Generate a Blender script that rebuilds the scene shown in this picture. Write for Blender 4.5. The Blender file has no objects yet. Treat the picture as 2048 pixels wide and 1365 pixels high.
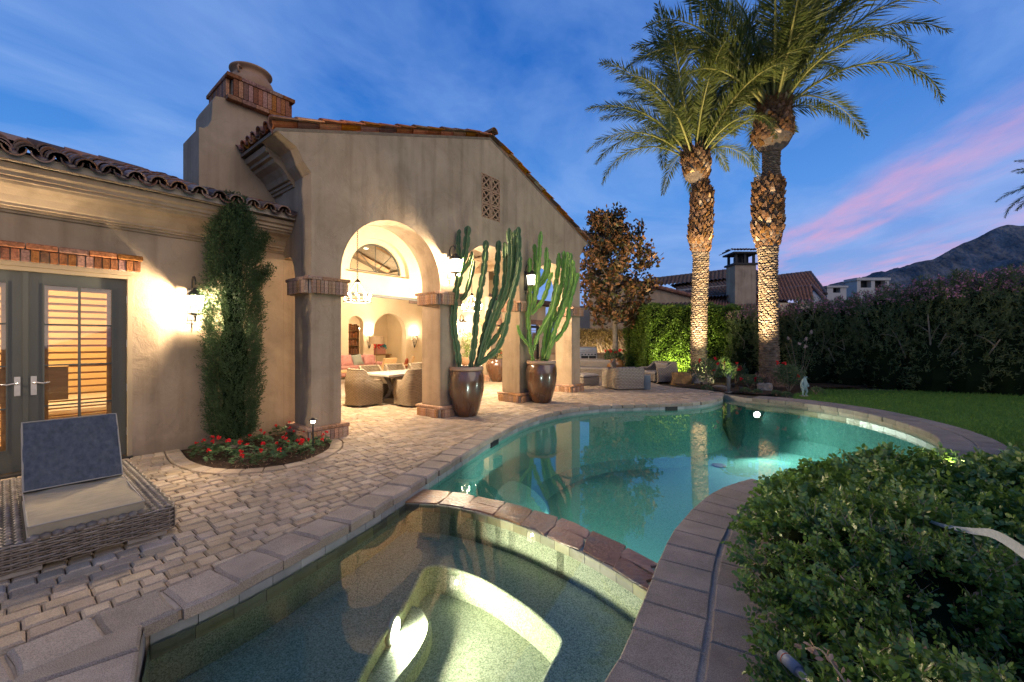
import bpy, math, random
import numpy as np
from mathutils import Vector, Matrix, geometry
R = random.Random(11); NR = np.random.default_rng(5)
PI = math.pi
sc = bpy.context.scene
C = sc.collection

# ------------------------------------------------------------ camera, sky, exposure
cam_d = bpy.data.cameras.new('camera'); cam = bpy.data.objects.new('camera', cam_d); C.objects.link(cam)
cam.location = (0, 0, 1.6); cam.rotation_euler = (PI/2, 0, 0)
cam_d.sensor_width = 36; cam_d.lens = 830/2048*36; cam_d.clip_start = .05; cam_d.clip_end = 9000
cam_d.shift_y = -2.5/2048
sc.camera = cam
sc.view_settings.view_transform = 'Standard'; sc.view_settings.look = 'None'
sc.view_settings.exposure = .32; sc.view_settings.gamma = 1
try: sc.view_settings.use_curve_mapping = False
except Exception: pass
cy = sc.cycles
cy.use_denoising = True
try: cy.denoiser = 'OPENIMAGEDENOISE'
except Exception: pass
cy.max_bounces = 7; cy.diffuse_bounces = 3; cy.glossy_bounces = 3; cy.transparent_max_bounces = 12
cy.transmission_bounces = 4; cy.sample_clamp_indirect = 4.0; cy.caustics_reflective = False; cy.caustics_refractive = False
cy.use_adaptive_sampling = True; cy.adaptive_threshold = .015

class NT:
    """tiny node-tree helper"""
    def __init__(s, t): s.t = t; s.n = t.nodes; s.l = t.links; s.n.clear()
    def add(s, typ, ins=None, **kw):
        nd = s.n.new(typ)
        for k, v in kw.items(): setattr(nd, k, v)
        for k, v in (ins or {}).items():
            if isinstance(v, tuple) and len(v) == 2 and isinstance(v[0], bpy.types.Node): s.l.new(v[0].outputs[v[1]], nd.inputs[k])
            elif isinstance(v, bpy.types.NodeSocket): s.l.new(v, nd.inputs[k])
            else: nd.inputs[k].default_value = v
        return nd
    def math(s, op, a, b=0.0, c=None, clamp=False):
        nd = s.n.new('ShaderNodeMath'); nd.operation = op; nd.use_clamp = clamp
        for i, v in enumerate((a, b, c)):
            if v is None: continue
            if isinstance(v, bpy.types.NodeSocket): s.l.new(v, nd.inputs[i])
            else: nd.inputs[i].default_value = v
        return nd.outputs[0]
    def mix(s, f, a, b, typ='MIX'):
        nd = s.n.new('ShaderNodeMix'); nd.data_type = 'RGBA'; nd.blend_type = typ
        for i, v in ((0, f), (6, a), (7, b)):
            if isinstance(v, bpy.types.NodeSocket): s.l.new(v, nd.inputs[i])
            else: nd.inputs[i].default_value = v if i == 0 else (tuple(v)+(1,) if len(v) == 3 else v)
        return nd.outputs[2]
    def ramp(s, f, stops, interp='LINEAR'):
        nd = s.n.new('ShaderNodeValToRGB'); s.l.new(f, nd.inputs[0]); cr = nd.color_ramp; cr.interpolation = interp
        while len(cr.elements) < len(stops): cr.elements.new(.5)
        for e, (p, c) in zip(cr.elements, stops):
            e.position = p; e.color = tuple(c)+(1,) if len(c) == 3 else c
        return nd.outputs[0]

def make_world():
    w = bpy.data.worlds.new('World'); sc.world = w; w.use_nodes = True
    n = NT(w.node_tree)
    tc = n.add('ShaderNodeTexCoord')
    sep = n.add('ShaderNodeSeparateXYZ', {0: tc.outputs['Generated']})
    x, y, z = sep.outputs
    zc = n.math('MAXIMUM', z, .03)
    el = n.math('MAXIMUM', z, 0.0)
    base = n.ramp(el, [(0, (.36, .43, .78)), (.12, (.17, .36, .80)), (.30, (.075, .29, .80)), (.52, (.018, .155, .60)), (1, (.006, .08, .40))])
    # thin high cloud: planar cloud layer coordinates
    px = n.math('DIVIDE', x, zc); py = n.math('DIVIDE', y, zc)
    cc = n.math('SUBTRACT', px, n.math('MULTIPLY', py, .28))
    vec = n.add('ShaderNodeCombineXYZ', {0: n.math('MULTIPLY', cc, .85), 1: n.math('MULTIPLY', py, .62), 2: 0.0})
    ns = n.add('ShaderNodeTexNoise', {'Vector': vec.outputs[0], 'Scale': 1.1, 'Detail': 6.0, 'Roughness': .58, 'Distortion': .4})
    soft = n.ramp(ns.outputs[0], [(.40, (0, 0, 0)), (.66, (1, 1, 1))])
    veil = n.math('MULTIPLY', soft, .72)
    col = n.mix(veil, base, (.26, .45, .90))
    vec2 = n.add('ShaderNodeCombineXYZ', {0: n.math('MULTIPLY', cc, 1.6), 1: n.math('MULTIPLY', py, .45), 2: 3.0})
    ns2 = n.add('ShaderNodeTexNoise', {'Vector': vec2.outputs[0], 'Scale': 1.3, 'Detail': 5.0, 'Roughness': .6})
    wob = n.math('MULTIPLY', n.math('SUBTRACT', ns2.outputs[0], .5), 1.3)
    c2 = n.math('ADD', cc, wob)
    def band(c0, wd):
        d = n.math('DIVIDE', n.math('SUBTRACT', c2, c0), wd)
        return n.math('POWER', 2.718, n.math('MULTIPLY', n.math('MULTIPLY', d, d), -1.0))
    b = n.math('ADD', band(1.88, .30), band(3.5, .55)); b = n.math('ADD', b, n.math('MULTIPLY', band(4.9, .6), .8), clamp=True)
    vec3 = n.add('ShaderNodeCombineXYZ', {0: n.math('MULTIPLY', cc, 2.2), 1: n.math('MULTIPLY', py, .8), 2: 7.0})
    ns2b = n.add('ShaderNodeTexNoise', {'Vector': vec3.outputs[0], 'Scale': 1.2, 'Detail': 6.0, 'Roughness': .6})
    front = n.math('MULTIPLY', n.math('MULTIPLY', n.math('SUBTRACT', y, .1), 3.0, clamp=True), n.math('SUBTRACT', 1.0, n.math('MULTIPLY', n.math('SUBTRACT', z, .36), 4.0, clamp=True)))
    pk = n.math('MULTIPLY', n.math('MULTIPLY', b, front), n.math('MULTIPLY', n.math('SUBTRACT', ns2b.outputs[0], .30), 2.6, clamp=True), clamp=True)
    col = n.mix(n.math('MULTIPLY', pk, .68), col, (.80, .38, .60))
    sky = n.add('ShaderNodeTexSky', sky_type='NISHITA'); sky.sun_disc = False
    sky.sun_elevation = math.radians(1.0); sky.sun_rotation = math.radians(60)
    add = n.mix(1.0, col, n.mix(1.0, sky.outputs[0], (.02, .02, .02), 'MULTIPLY'), 'ADD')
    bg = n.add('ShaderNodeBackground', {0: add, 1: SKY})
    n.add('ShaderNodeOutputWorld', {0: bg.outputs[0]})
SKY = .77
make_world()
# added warm soft fill to lift the facade, from behind the camera to the right
sd = bpy.data.lights.new('sun', 'SUN'); sd.energy = .95; sd.angle = math.radians(50); sd.color = (1, .76, .50)
sun = bpy.data.objects.new('sun', sd); C.objects.link(sun); sun.rotation_euler = Vector((-.70, .68, -.42)).to_track_quat('-Z', 'Y').to_euler()

# ------------------------------------------------------------ frames
H0 = Vector((-3.148, 6.513, 0)); HA = math.atan2(.776, .630)
HM = Matrix.Translation(H0) @ Matrix.Rotation(HA, 4, 'Z')
def HW(u, v, z=0): return HM @ Vector((u, v, z))
def g(px, py, z=0.0):            # a point of the ground (or of the level z) read off the photograph
    Y = 830*(1.6-z)/(py-680); return Vector(((px-1024)/830*Y, Y, z))
def at(px, py, Y): return Vector(((px-1024)/830*Y, Y, 1.6+(680-py)/830*Y))

# ------------------------------------------------------------ object helpers
def tag(o, label=None, cat=None, group=None, kind=None):
    if label: o['label'] = label
    if cat: o['category'] = cat
    if group: o['group'] = group
    if kind: o['kind'] = kind
    return o
def link(name, data, parent=None, loc=None, rot=None, mat=None):
    o = bpy.data.objects.new(name, data); C.objects.link(o)
    if parent is not None: o.parent = parent
    if loc is not None: o.location = loc
    if rot is not None: o.rotation_euler = rot
    if mat is not None: o.matrix_local = mat
    return o
def thing(name, label, cat, loc=(0, 0, 0), rz=0, group=None):
    return tag(link(name, None, None, loc, (0, 0, rz)), label, cat, group)
def copy_tree(o, parent=None):
    c = o.copy(); C.objects.link(c); c.parent = parent
    for ch in list(o.children): copy_tree(ch, c)
    return c

class MB:
    def __init__(s): s.v = []; s.f = []
    def add(s, vs, fs, M=None):
        o = len(s.v)
        if M is not None: vs = [M @ Vector(p) for p in vs]
        s.v += [tuple(p) for p in vs]; s.f += [tuple(i+o for i in f) for f in fs]; return s
    def box(s, x0, x1, y0, y1, z0, z1, M=None, c=0.0):
        if c <= 0:
            vs = [(x, y, z) for z in (z0, z1) for x, y in ((x0, y0), (x1, y0), (x1, y1), (x0, y1))]
            return s.add(vs, [(3, 2, 1, 0), (4, 5, 6, 7), (0, 1, 5, 4), (1, 2, 6, 5), (2, 3, 7, 6), (3, 0, 4, 7)], M)
        vs = []
        for z, d in ((z0, c), (z0+c, 0), (z1-c, 0), (z1, c)):
            vs += [(x0+d, y0+d, z), (x1-d, y0+d, z), (x1-d, y1-d, z), (x0+d, y1-d, z)]
        fs = [(3, 2, 1, 0), (12, 13, 14, 15)]
        for k in range(3):
            for i in range(4): fs.append((k*4+i, k*4+(i+1) % 4, k*4+4+(i+1) % 4, k*4+4+i))
        return s.add(vs, fs, M)
    def poly(s, pts, z0, z1, c=0.0, M=None):
        """prism over a simple polygon (xy), top chamfered by c"""
        n = len(pts)
        if c > 0:
            ins = inset(pts, c)
            vs = [(x, y, z0) for x, y in pts]+[(x, y, z1-c) for x, y in pts]+[(x, y, z1) for x, y in ins]
            fs = [tuple(range(n))[::-1], tuple(range(2*n, 3*n))]
            for k in range(2):
                for i in range(n): fs.append((k*n+i, k*n+(i+1) % n, k*n+n+(i+1) % n, k*n+n+i))
        else:
            vs = [(x, y, z0) for x, y in pts]+[(x, y, z1) for x, y in pts]
            fs = [tuple(range(n))[::-1], tuple(range(n, 2*n))]+[(i, (i+1) % n, n+(i+1) % n, n+i) for i in range(n)]
        return s.add(vs, fs, M)
    def prism(s, loops, h0, h1, fn):
        """loops: outer + holes in 2D; fn(a,b,h)->3D"""
        tri = geometry.tessellate_polygon([[Vector((a, b, 0)) for a, b in lp] for lp in loops])
        flat = [p for lp in loops for p in lp]; n = len(flat)
        vs = [fn(a, b, h0) for a, b in flat]+[fn(a, b, h1) for a, b in flat]
        fs = [tuple(t) for t in tri]+[tuple(i+n for i in t[::-1]) for t in tri]
        o = 0
        for lp in loops:
            m = len(lp)
            for i in range(m): fs.append((o+i, o+(i+1) % m, n+o+(i+1) % m, n+o+i))
            o += m
        return s.add(vs, fs)
    def tube(s, pts, rad, n=8, cap=True, M=None):
        pts = [Vector(p) for p in pts]; m = len(pts)
        if not hasattr(rad, '__len__'): rad = [rad]*m
        vs = []; up = Vector((0, 0, 1)); px = None
        for i, p in enumerate(pts):
            t = (pts[min(i+1, m-1)]-pts[max(i-1, 0)])
            t = t.normalized() if t.length > 1e-9 else Vector((0, 0, 1))
            if px is None:
                a = Vector((1, 0, 0)) if abs(t.z) > .8 else up
                px = (a-t*a.dot(t)).normalized()
            else:
                px = (px-t*px.dot(t)); px = px.normalized() if px.length > 1e-6 else Vector((1, 0, 0))
            py = t.cross(px)
            for k in range(n):
                a = 2*PI*k/n; vs.append(p+(px*math.cos(a)+py*math.sin(a))*rad[i])
        fs = [(i*n+k, i*n+(k+1) % n, (i+1)*n+(k+1) % n, (i+1)*n+k) for i in range(m-1) for k in range(n)]
        if cap: fs += [tuple(range(n))[::-1], tuple(range((m-1)*n, m*n))]
        return s.add(vs, fs, M)
    def lathe(s, prof, n=24, c=(0, 0, 0), M=None):
        vs = [(c[0]+r*math.cos(2*PI*k/n), c[1]+r*math.sin(2*PI*k/n), c[2]+z) for r, z in prof for k in range(n)]
        m = len(prof)
        fs = [(i*n+k, i*n+(k+1) % n, (i+1)*n+(k+1) % n, (i+1)*n+k) for i in range(m-1) for k in range(n)]
        fs += [tuple(range(n))[::-1], tuple(range((m-1)*n, m*n))]
        return s.add(vs, fs, M)
    def sweep(s, prof, a, b, fn, n=1):
        """open profile (p,q) extruded from a to b along the third axis; fn(p,q,h)->3D"""
        m = len(prof); vs = []
        for k in range(n+1):
            h = a+(b-a)*k/n; vs += [fn(p, q, h) for p, q in prof]
        fs = [(k*m+i, k*m+i+1, (k+1)*m+i+1, (k+1)*m+i) for k in range(n) for i in range(m-1)]
        fs += [tuple(range(m)), tuple(range(n*m, n*m+m))[::-1]]
        return s.add(vs, fs)
    def mesh(s, name, mat, smooth=False, fix=True):
        me = bpy.data.meshes.new(name); me.from_pydata([tuple(p) for p in s.v], [], s.f)
        if fix:
            import bmesh
            bm = bmesh.new(); bm.from_mesh(me); bmesh.ops.recalc_face_normals(bm, faces=bm.faces); bm.to_mesh(me); bm.free()
        if mat is not None: me.materials.append(mat)
        if smooth: me.polygons.foreach_set('use_smooth', [True]*len(me.polygons))
        me.update(); return me
    def build(s, name, mat, parent=None, smooth=False, loc=None, rot=None, fix=True, ang=None):
        me = s.mesh(name, mat, smooth, fix); o = link(name, me, parent, loc, rot)
        if ang: me.set_sharp_from_angle(angle=math.radians(ang))
        return o
def inset(pts, d):
    n = len(pts); out = []
    ar = sum(pts[i][0]*pts[(i+1) % n][1]-pts[(i+1) % n][0]*pts[i][1] for i in range(n)); sg = 1 if ar > 0 else -1
    for i in range(n):
        p, q, r = Vector(pts[i-1]).xy, Vector(pts[i]).xy, Vector(pts[(i+1) % n]).xy
        e1 = (q-p); e2 = (r-q)
        if e1.length < 1e-9 or e2.length < 1e-9: out.append(tuple(q)); continue
        e1.normalize(); e2.normalize()
        n1 = Vector((-e1.y, e1.x))*sg; n2 = Vector((-e2.y, e2.x))*sg
        m = n1+n2; l = m.dot(n1)
        m = m/max(l, .35)
        out.append((q.x+m.x*d, q.y+m.y*d))
    return out
def raw(name, V, F, mat, parent=None, smooth=False):
    """numpy vertices (n,3) and faces (m,k) -> object"""
    me = bpy.data.meshes.new(name); n, m, k = len(V), len(F), F.shape[1]
    me.vertices.add(n); me.vertices.foreach_set('co', V.astype(np.float32).ravel())
    me.loops.add(m*k); me.loops.foreach_set('vertex_index', F.astype(np.int32).ravel())
    me.polygons.add(m); me.polygons.foreach_set('loop_start', np.arange(0, m*k, k, dtype=np.int32))
    me.polygons.foreach_set('loop_total', np.full(m, k, dtype=np.int32))
    if smooth: me.polygons.foreach_set('use_smooth', np.ones(m, dtype=bool))
    me.update(calc_edges=True); me.materials.append(mat)
    return link(name, me, parent) if name[0] != '_' else me
def unit(a): return a/np.maximum(np.linalg.norm(a, axis=1, keepdims=True), 1e-9)
def leaves(P, D, N, L, W, shape='oval', fold=.15):
    """leaf faces at points P, pointing along D with face normal N"""
    n = len(P); D = unit(D); S = unit(np.cross(D, N)); N = unit(np.cross(S, D))
    L = np.broadcast_to(np.asarray(L, float).reshape(-1, 1), (n, 1)); W = np.broadcast_to(np.asarray(W, float).reshape(-1, 1), (n, 1))
    if shape == 'oval':   # 6 points, 2 quads folded on the midrib
        rows = [(0, 0, 0), (.35, .5, 1), (.75, .42, 1), (1, 0, 0), (.75, -.42, 1), (.35, -.5, 1)]; F = np.array([[0, 1, 2, 3], [0, 3, 4, 5]])
    elif shape == 'blade':
        rows = [(0, .12, 0), (.45, .5, 1), (1, 0, 0), (.45, -.5, 1)]; F = np.array([[0, 3, 2, 1]])
    V = np.stack([P+D*L*a+S*W*b+N*W*fold*c for a, b, c in rows], 1)
    F = F[None]+(np.arange(n)*len(rows))[:, None, None]
    return V.reshape(-1, 3), F.reshape(-1, F.shape[-1])
def rdir(n, up=0.0):
    a = NR.normal(size=(n, 3)); a[:, 2] += up; return unit(a)
def catmull(pts, k=6, closed=False):
    P = [Vector(p) for p in pts]; n = len(P); out = []
    for i in range(n if closed else n-1):
        p0 = P[(i-1) % n] if closed or i > 0 else P[0]*2-P[1]
        p1 = P[i]; p2 = P[(i+1) % n]
        p3 = P[(i+2) % n] if closed or i+2 < n else P[-1]*2-P[-2]
        for j in range(k):
            t = j/k; out.append(.5*((2*p1)+(p2-p0)*t+(2*p0-5*p1+4*p2-p3)*t*t+(3*p1-p0-3*p2+p3)*t**3))
    if not closed: out.append(P[-1])
    return out
def resample(pts, step):
    pts = [Vector(p) for p in pts]; L = [0]
    for a, b in zip(pts, pts[1:]): L.append(L[-1]+(b-a).length)
    n = max(1, round(L[-1]/step)); out = []; j = 0
    for i in range(n+1):
        d = L[-1]*i/n
        while j < len(pts)-2 and L[j+1] < d: j += 1
        t = (d-L[j])/max(L[j+1]-L[j], 1e-9); out.append(pts[j].lerp(pts[j+1], min(max(t, 0), 1)))
    return out
def normals2(pts):
    out = []
    for i in range(len(pts)):
        t = pts[min(i+1, len(pts)-1)]-pts[max(i-1, 0)]; t = t.xy.normalized() if len(t) == 3 else t.normalized()
        out.append(Vector((-t.y, t.x)))
    return out
def inside(x, y, poly):
    c = False; n = len(poly); j = n-1
    for i in range(n):
        if (poly[i][1] > y) != (poly[j][1] > y) and x < (poly[j][0]-poly[i][0])*(y-poly[i][1])/(poly[j][1]-poly[i][1])+poly[i][0]: c = not c
        j = i
    return c
def inside_np(X, Y, poly):
    c = np.zeros(len(X), bool); n = len(poly); j = n-1
    for i in range(n):
        xi, yi = poly[i][:2]; xj, yj = poly[j][:2]
        if yi != yj:
            m = ((yi > Y) != (yj > Y)) & (X < (xj-xi)*(Y-yi)/(yj-yi)+xi); c ^= m
        j = i
    return c

# ------------------------------------------------------------ materials
def newmat(name):
    m = bpy.data.materials.new(name); m.use_nodes = True; return m, NT(m.node_tree)
def pbr(name, c1, c2=None, scale=5.0, rough=.8, bump=0.0, bscale=60.0, spec=.3, metal=0.0, vary=0.0, c3=None, detail=6.0, bdist=.01, coat=0.0, stretch=None, rough2=None, speck=None):
    m, n = newmat(name); tc = n.add('ShaderNodeTexCoord'); co = tc.outputs['Object']
    if stretch: co = n.add('ShaderNodeMapping', {0: co, 'Scale': stretch}).outputs[0]
    ns = n.add('ShaderNodeTexNoise', {'Vector': co, 'Scale': scale, 'Detail': detail, 'Roughness': .6})
    col = n.ramp(ns.outputs[0], [(.3, c1), (.7, c2 or c1)] if c3 is None else [(.28, c1), (.5, c2), (.72, c3)])
    if vary:
        oi = n.add('ShaderNodeObjectInfo'); ge = n.add('ShaderNodeNewGeometry')
        r = n.math('FRACT', n.math('ADD', oi.outputs['Random'], ge.outputs['Random Per Island']))
        v = n.math('ADD', 1-vary, n.math('MULTIPLY', r, 2*vary))
        hs = n.add('ShaderNodeHueSaturation', {'Color': col, 'Value': v, 'Hue': n.math('ADD', .5, n.math('MULTIPLY', n.math('SUBTRACT', n.math('FRACT', n.math('MULTIPLY', r, 7.3)), .5), vary*.05)),
              'Saturation': n.math('ADD', 1-vary*.6, n.math('MULTIPLY', n.math('FRACT', n.math('MULTIPLY', r, 3.7)), vary*1.2))}); col = hs.outputs[0]
    if speck:
        s2 = n.add('ShaderNodeTexNoise', {'Vector': co, 'Scale': speck[0], 'Detail': 2.0})
        col = n.mix(n.ramp(s2.outputs[0], [(.42, (0, 0, 0)), (.6, (1, 1, 1))]), col, n.mix(1.0, col, (speck[1],)*3, 'MULTIPLY'))
    b = n.add('ShaderNodeBsdfPrincipled', {'Base Color': col, 'Roughness': rough, 'Metallic': metal, 'Specular IOR Level': spec, 'Coat Weight': coat, 'Coat Roughness': .08})
    if rough2 is not None: n.l.new(n.ramp(ns.outputs[0], [(.35, (rough,)*3), (.65, (rough2,)*3)]), b.inputs['Roughness'])
    if bump:
        bn = n.add('ShaderNodeTexNoise', {'Vector': co, 'Scale': bscale, 'Detail': 5.0})
        bp = n.add('ShaderNodeBump', {'Height': bn.outputs[0], 'Strength': bump, 'Distance': bdist}); n.l.new(bp.outputs[0], b.inputs['Normal'])
    n.add('ShaderNodeOutputMaterial', {0: b.outputs[0]}); return m
def stuccomat(name, c1, c2, *a, **k):
    m, n = newmat(name); tc = n.add('ShaderNodeTexCoord'); co = tc.outputs['Object']
    n1 = n.add('ShaderNodeTexNoise', {'Vector': co, 'Scale': 1.4, 'Detail': 9.0, 'Roughness': .62, 'Distortion': .6})
    col = n.ramp(n1.outputs[0], [(.3, c1), (.7, c2)])
    st = n.add('ShaderNodeTexNoise', {'Vector': n.add('ShaderNodeMapping', {0: co, 'Scale': (5.0, 5.0, .35)}).outputs[0], 'Scale': 1.0, 'Detail': 5.0})
    col = n.mix(n.ramp(st.outputs[0], [(.48, (0, 0, 0)), (.70, (.8, .8, .8))]), col, n.mix(1.0, col, (.70, .68, .66), 'MULTIPLY'))
    cr = n.add('ShaderNodeTexVoronoi', {'Vector': n.add('ShaderNodeVectorMath', {0: co, 1: n1.outputs[1]}, operation='ADD').outputs[0], 'Scale': .8}, feature='DISTANCE_TO_EDGE')
    col = n.mix(n.ramp(cr.outputs[0], [(0, (.35, .35, .35)), (.006, (0, 0, 0))]), col, n.mix(1.0, col, (.62, .60, .58), 'MULTIPLY'))
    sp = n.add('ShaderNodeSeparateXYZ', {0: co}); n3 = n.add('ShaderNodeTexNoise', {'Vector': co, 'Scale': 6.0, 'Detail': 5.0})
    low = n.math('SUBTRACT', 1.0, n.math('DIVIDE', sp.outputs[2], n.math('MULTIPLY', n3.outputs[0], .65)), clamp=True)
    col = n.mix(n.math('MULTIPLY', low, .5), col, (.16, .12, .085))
    b = n.add('ShaderNodeBsdfPrincipled', {'Base Color': col, 'Roughness': .9, 'Specular IOR Level': .12})
    b1 = n.add('ShaderNodeTexNoise', {'Vector': co, 'Scale': 4.5, 'Detail': 8.0, 'Roughness': .6, 'Distortion': .8}); b2 = n.add('ShaderNodeTexNoise', {'Vector': co, 'Scale': 60.0, 'Detail': 4.0})
    bp = n.add('ShaderNodeBump', {'Height': b1.outputs[0], 'Strength': .5, 'Distance': .025}); bq = n.add('ShaderNodeBump', {'Height': b2.outputs[0], 'Strength': .35, 'Distance': .006, 'Normal': bp.outputs[0]}); n.l.new(bq.outputs[0], b.inputs['Normal'])
    n.add('ShaderNodeOutputMaterial', {0: b.outputs[0]}); return m
def leafmat(name, c1, c2, trans=.35, rough=.55, back=None, spec=.3, scale=1.2):
    m, n = newmat(name); ge = n.add('ShaderNodeNewGeometry'); tc = n.add('ShaderNodeTexCoord')
    ns = n.add('ShaderNodeTexNoise', {'Vector': tc.outputs['Object'], 'Scale': scale, 'Detail': 2.0})
    r = n.math('ADD', n.math('MULTIPLY', ge.outputs['Random Per Island'], .65), n.math('MULTIPLY', ns.outputs[0], .35))
    col = n.mix(r, c1, c2)
    if back: col = n.mix(ge.outputs['Backfacing'], col, back)
    b = n.add('ShaderNodeBsdfPrincipled', {'Base Color': col, 'Roughness': rough, 'Specular IOR Level': spec})
    t = n.add('ShaderNodeBsdfTranslucent', {0: col}); mx = n.add('ShaderNodeMixShader', {0: trans, 1: b.outputs[0], 2: t.outputs[0]})
    n.add('ShaderNodeOutputMaterial', {0: mx.outputs[0]}); return m
def emis(name, col, st):
    m, n = newmat(name); e = n.add('ShaderNodeEmission', {0: tuple(col)+(1,), 1: st}); n.add('ShaderNodeOutputMaterial', {0: e.outputs[0]}); return m
def weave(name, c1, c2, sx=45.0, sy=70.0, bump=.9):
    """woven wicker: crossing strands"""
    m, n = newmat(name); tc = n.add('ShaderNodeTexCoord'); sp = n.add('ShaderNodeSeparateXYZ', {0: tc.outputs['Object']})
    s = n.math('ADD', sp.outputs[0], sp.outputs[1])
    a = n.math('SINE', n.math('MULTIPLY', s, sx*2)); rowi = n.math('FLOOR', n.math('MULTIPLY', sp.outputs[2], sy))
    par = n.math('MULTIPLY', n.math('SUBTRACT', n.math('MODULO', rowi, 2.0), .5), 2.0)
    row = n.math('ABSOLUTE', n.math('SINE', n.math('MULTIPLY', sp.outputs[2], sy*PI)))
    h = n.math('ADD', n.math('MULTIPLY', n.math('MULTIPLY', a, par), .5), row)
    ns = n.add('ShaderNodeTexNoise', {'Vector': tc.outputs['Object'], 'Scale': 14.0, 'Detail': 3.0})
    col = n.mix(ns.outputs[0], c1, c2)
    col = n.mix(n.ramp(h, [(.05, (1, 1, 1)), (.45, (0, 0, 0))]), col, (.03, .022, .015))
    b = n.add('ShaderNodeBsdfPrincipled', {'Base Color': col, 'Roughness': .6, 'Specular IOR Level': .3})
    bp = n.add('ShaderNodeBump', {'Height': h, 'Strength': bump, 'Distance': .006}); n.l.new(bp.outputs[0], b.inputs['Normal'])
    n.add('ShaderNodeOutputMaterial', {0: b.outputs[0]}); return m
def glass(name, tint=(1, 1, 1), refl=1.0, ior=1.45):
    m, n = newmat(name); f = n.add('ShaderNodeFresnel', {0: ior}); fac = n.math('MULTIPLY', f.outputs[0], refl, clamp=True)
    t = n.add('ShaderNodeBsdfTransparent', {0: tuple(tint)+(1,)}); gl = n.add('ShaderNodeBsdfGlossy', {'Roughness': .015})
    mx = n.add('ShaderNodeMixShader', {0: fac, 1: t.outputs[0], 2: gl.outputs[0]}); n.add('ShaderNodeOutputMaterial', {0: mx.outputs[0]}); return m
def lampglass(name, col, st):
    m, n = newmat(name); t = n.add('ShaderNodeBsdfTransparent'); e = n.add('ShaderNodeEmission', {0: tuple(col)+(1,), 1: st})
    mx = n.add('ShaderNodeMixShader', {0: .35, 1: t.outputs[0], 2: e.outputs[0]}); n.add('ShaderNodeOutputMaterial', {0: mx.outputs[0]}); return m
M = {}
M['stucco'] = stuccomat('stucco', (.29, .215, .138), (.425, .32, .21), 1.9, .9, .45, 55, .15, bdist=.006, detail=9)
M['stucco_cream'] = pbr('stucco_cream', (.58, .45, .29), (.66, .52, .35), 1.2, .9, .12, 40, .15)
M['stucco_grey'] = pbr('stucco_grey', (.30, .27, .23), (.38, .34, .29), 1.0, .9, .3, 40, .15)
M['brick'] = pbr('brick', (.25, .105, .055), (.42, .20, .11), 18, .9, .6, 70, .15, vary=.38, speck=(45, .6))
M['brick_tan'] = pbr('brick_tan', (.34, .185, .105), (.50, .31, .19), 18, .9, .6, 70, .15, vary=.28, speck=(45, .7))
M['tile_far'] = pbr('tile_far', (.10, .045, .03), (.26, .12, .075), 2.2, .8, .3, 20, .25, c3=(.15, .10, .085), detail=8)
M['tile_far_dark'] = pbr('tile_far_dark', (.05, .035, .03), (.13, .08, .06), 2.2, .75, .3, 20, .3, c3=(.10, .085, .075), detail=8)
M['mortar'] = pbr('mortar', (.33, .28, .22), (.42, .36, .29), 12, .95, .4, 60, .1)
M['terracotta'] = pbr('terracotta', (.20, .065, .035), (.40, .17, .085), 6, .8, .4, 40, .25, vary=.5, c3=(.30, .13, .08))
M['terracotta_dark'] = pbr('terracotta_dark', (.085, .05, .04), (.20, .105, .07), 6, .75, .4, 40, .3, vary=.55, c3=(.15, .12, .10))
M['paver'] = pbr('paver', (.33, .25, .165), (.48, .375, .26), 5, .9, .7, 110, .15, vary=.20, speck=(170, .72), bdist=.004)
M['coping'] = pbr('coping', (.29, .235, .18), (.42, .345, .265), 4, .95, .9, 120, .12, vary=.13, speck=(210, .62), bdist=.006)
M['coping_grey'] = pbr('coping_grey', (.235, .19, .145), (.34, .28, .22), 4, .95, .9, 120, .12, vary=.12, speck=(210, .62), bdist=.006)
M['flagstone'] = pbr('flagstone', (.16, .075, .045), (.27, .15, .09), 5, .28, .8, 26, .5, vary=.35, c3=(.13, .12, .12), bdist=.012)
M['sand'] = pbr('sand', (.15, .115, .08), (.22, .17, .12), 9, .95, .5, 60, .1)
M['soil'] = pbr('soil', (.035, .022, .014), (.085, .055, .035), 14, .95, 1.0, 40, .1, bdist=.03)
M['lawn'] = pbr('lawn', (.06, .13, .018), (.10, .20, .03), 3, .9, .8, 90, .1)
M['ground'] = pbr('ground', (.08, .065, .045), (.13, .105, .07), .3, .95, .5, 8, .1)
M['mount'] = pbr('mount', (.03, .05, .07), (.21, .21, .21), .009, .95, 1.0, .03, .05, bdist=60, detail=12)  # blue of distance haze and sky light put into the slope colour
M['iron'] = pbr('iron', (.022, .02, .018), (.05, .045, .04), 30, .5, .2, 60, .5, metal=.4)
M['door_paint'] = pbr('door_paint', (.050, .052, .042), (.062, .063, .052), 2, .45, .08, 60, .4)
M['frame_tan'] = pbr('frame_tan', (.33, .25, .15), (.37, .28, .17), 3, .6, .1, 60, .3)
M['wood_orange'] = pbr('wood_orange', (.42, .17, .045), (.58, .27, .08), 4, .45, .1, 60, .4, stretch=(1, 8, 8))
M['beam'] = pbr('beam', (.20, .11, .05), (.32, .19, .09), 3, .6, .3, 40, .3, stretch=(6, 1, 6))
M['room'] = pbr('room', (.78, .55, .27), (.84, .60, .31), 1, .9)
M['nickel'] = pbr('nickel', (.42, .40, .37), (.5, .48, .45), 20, .35, 0, spec=.5, metal=.9)
M['wicker'] = weave('wicker', (.17, .125, .075), (.29, .22, .14), 30, 33)
M['wicker_far'] = weave('wicker_far', (.20, .165, .125), (.31, .26, .20), 26, 21)
M['strand'] = pbr('strand', (.12, .09, .065), (.26, .21, .155), 26, .5, .25, 80, .4, vary=.3)
M['strand_dark'] = pbr('strand_dark', (.035, .03, .025), (.06, .05, .04), 26, .8)
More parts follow.
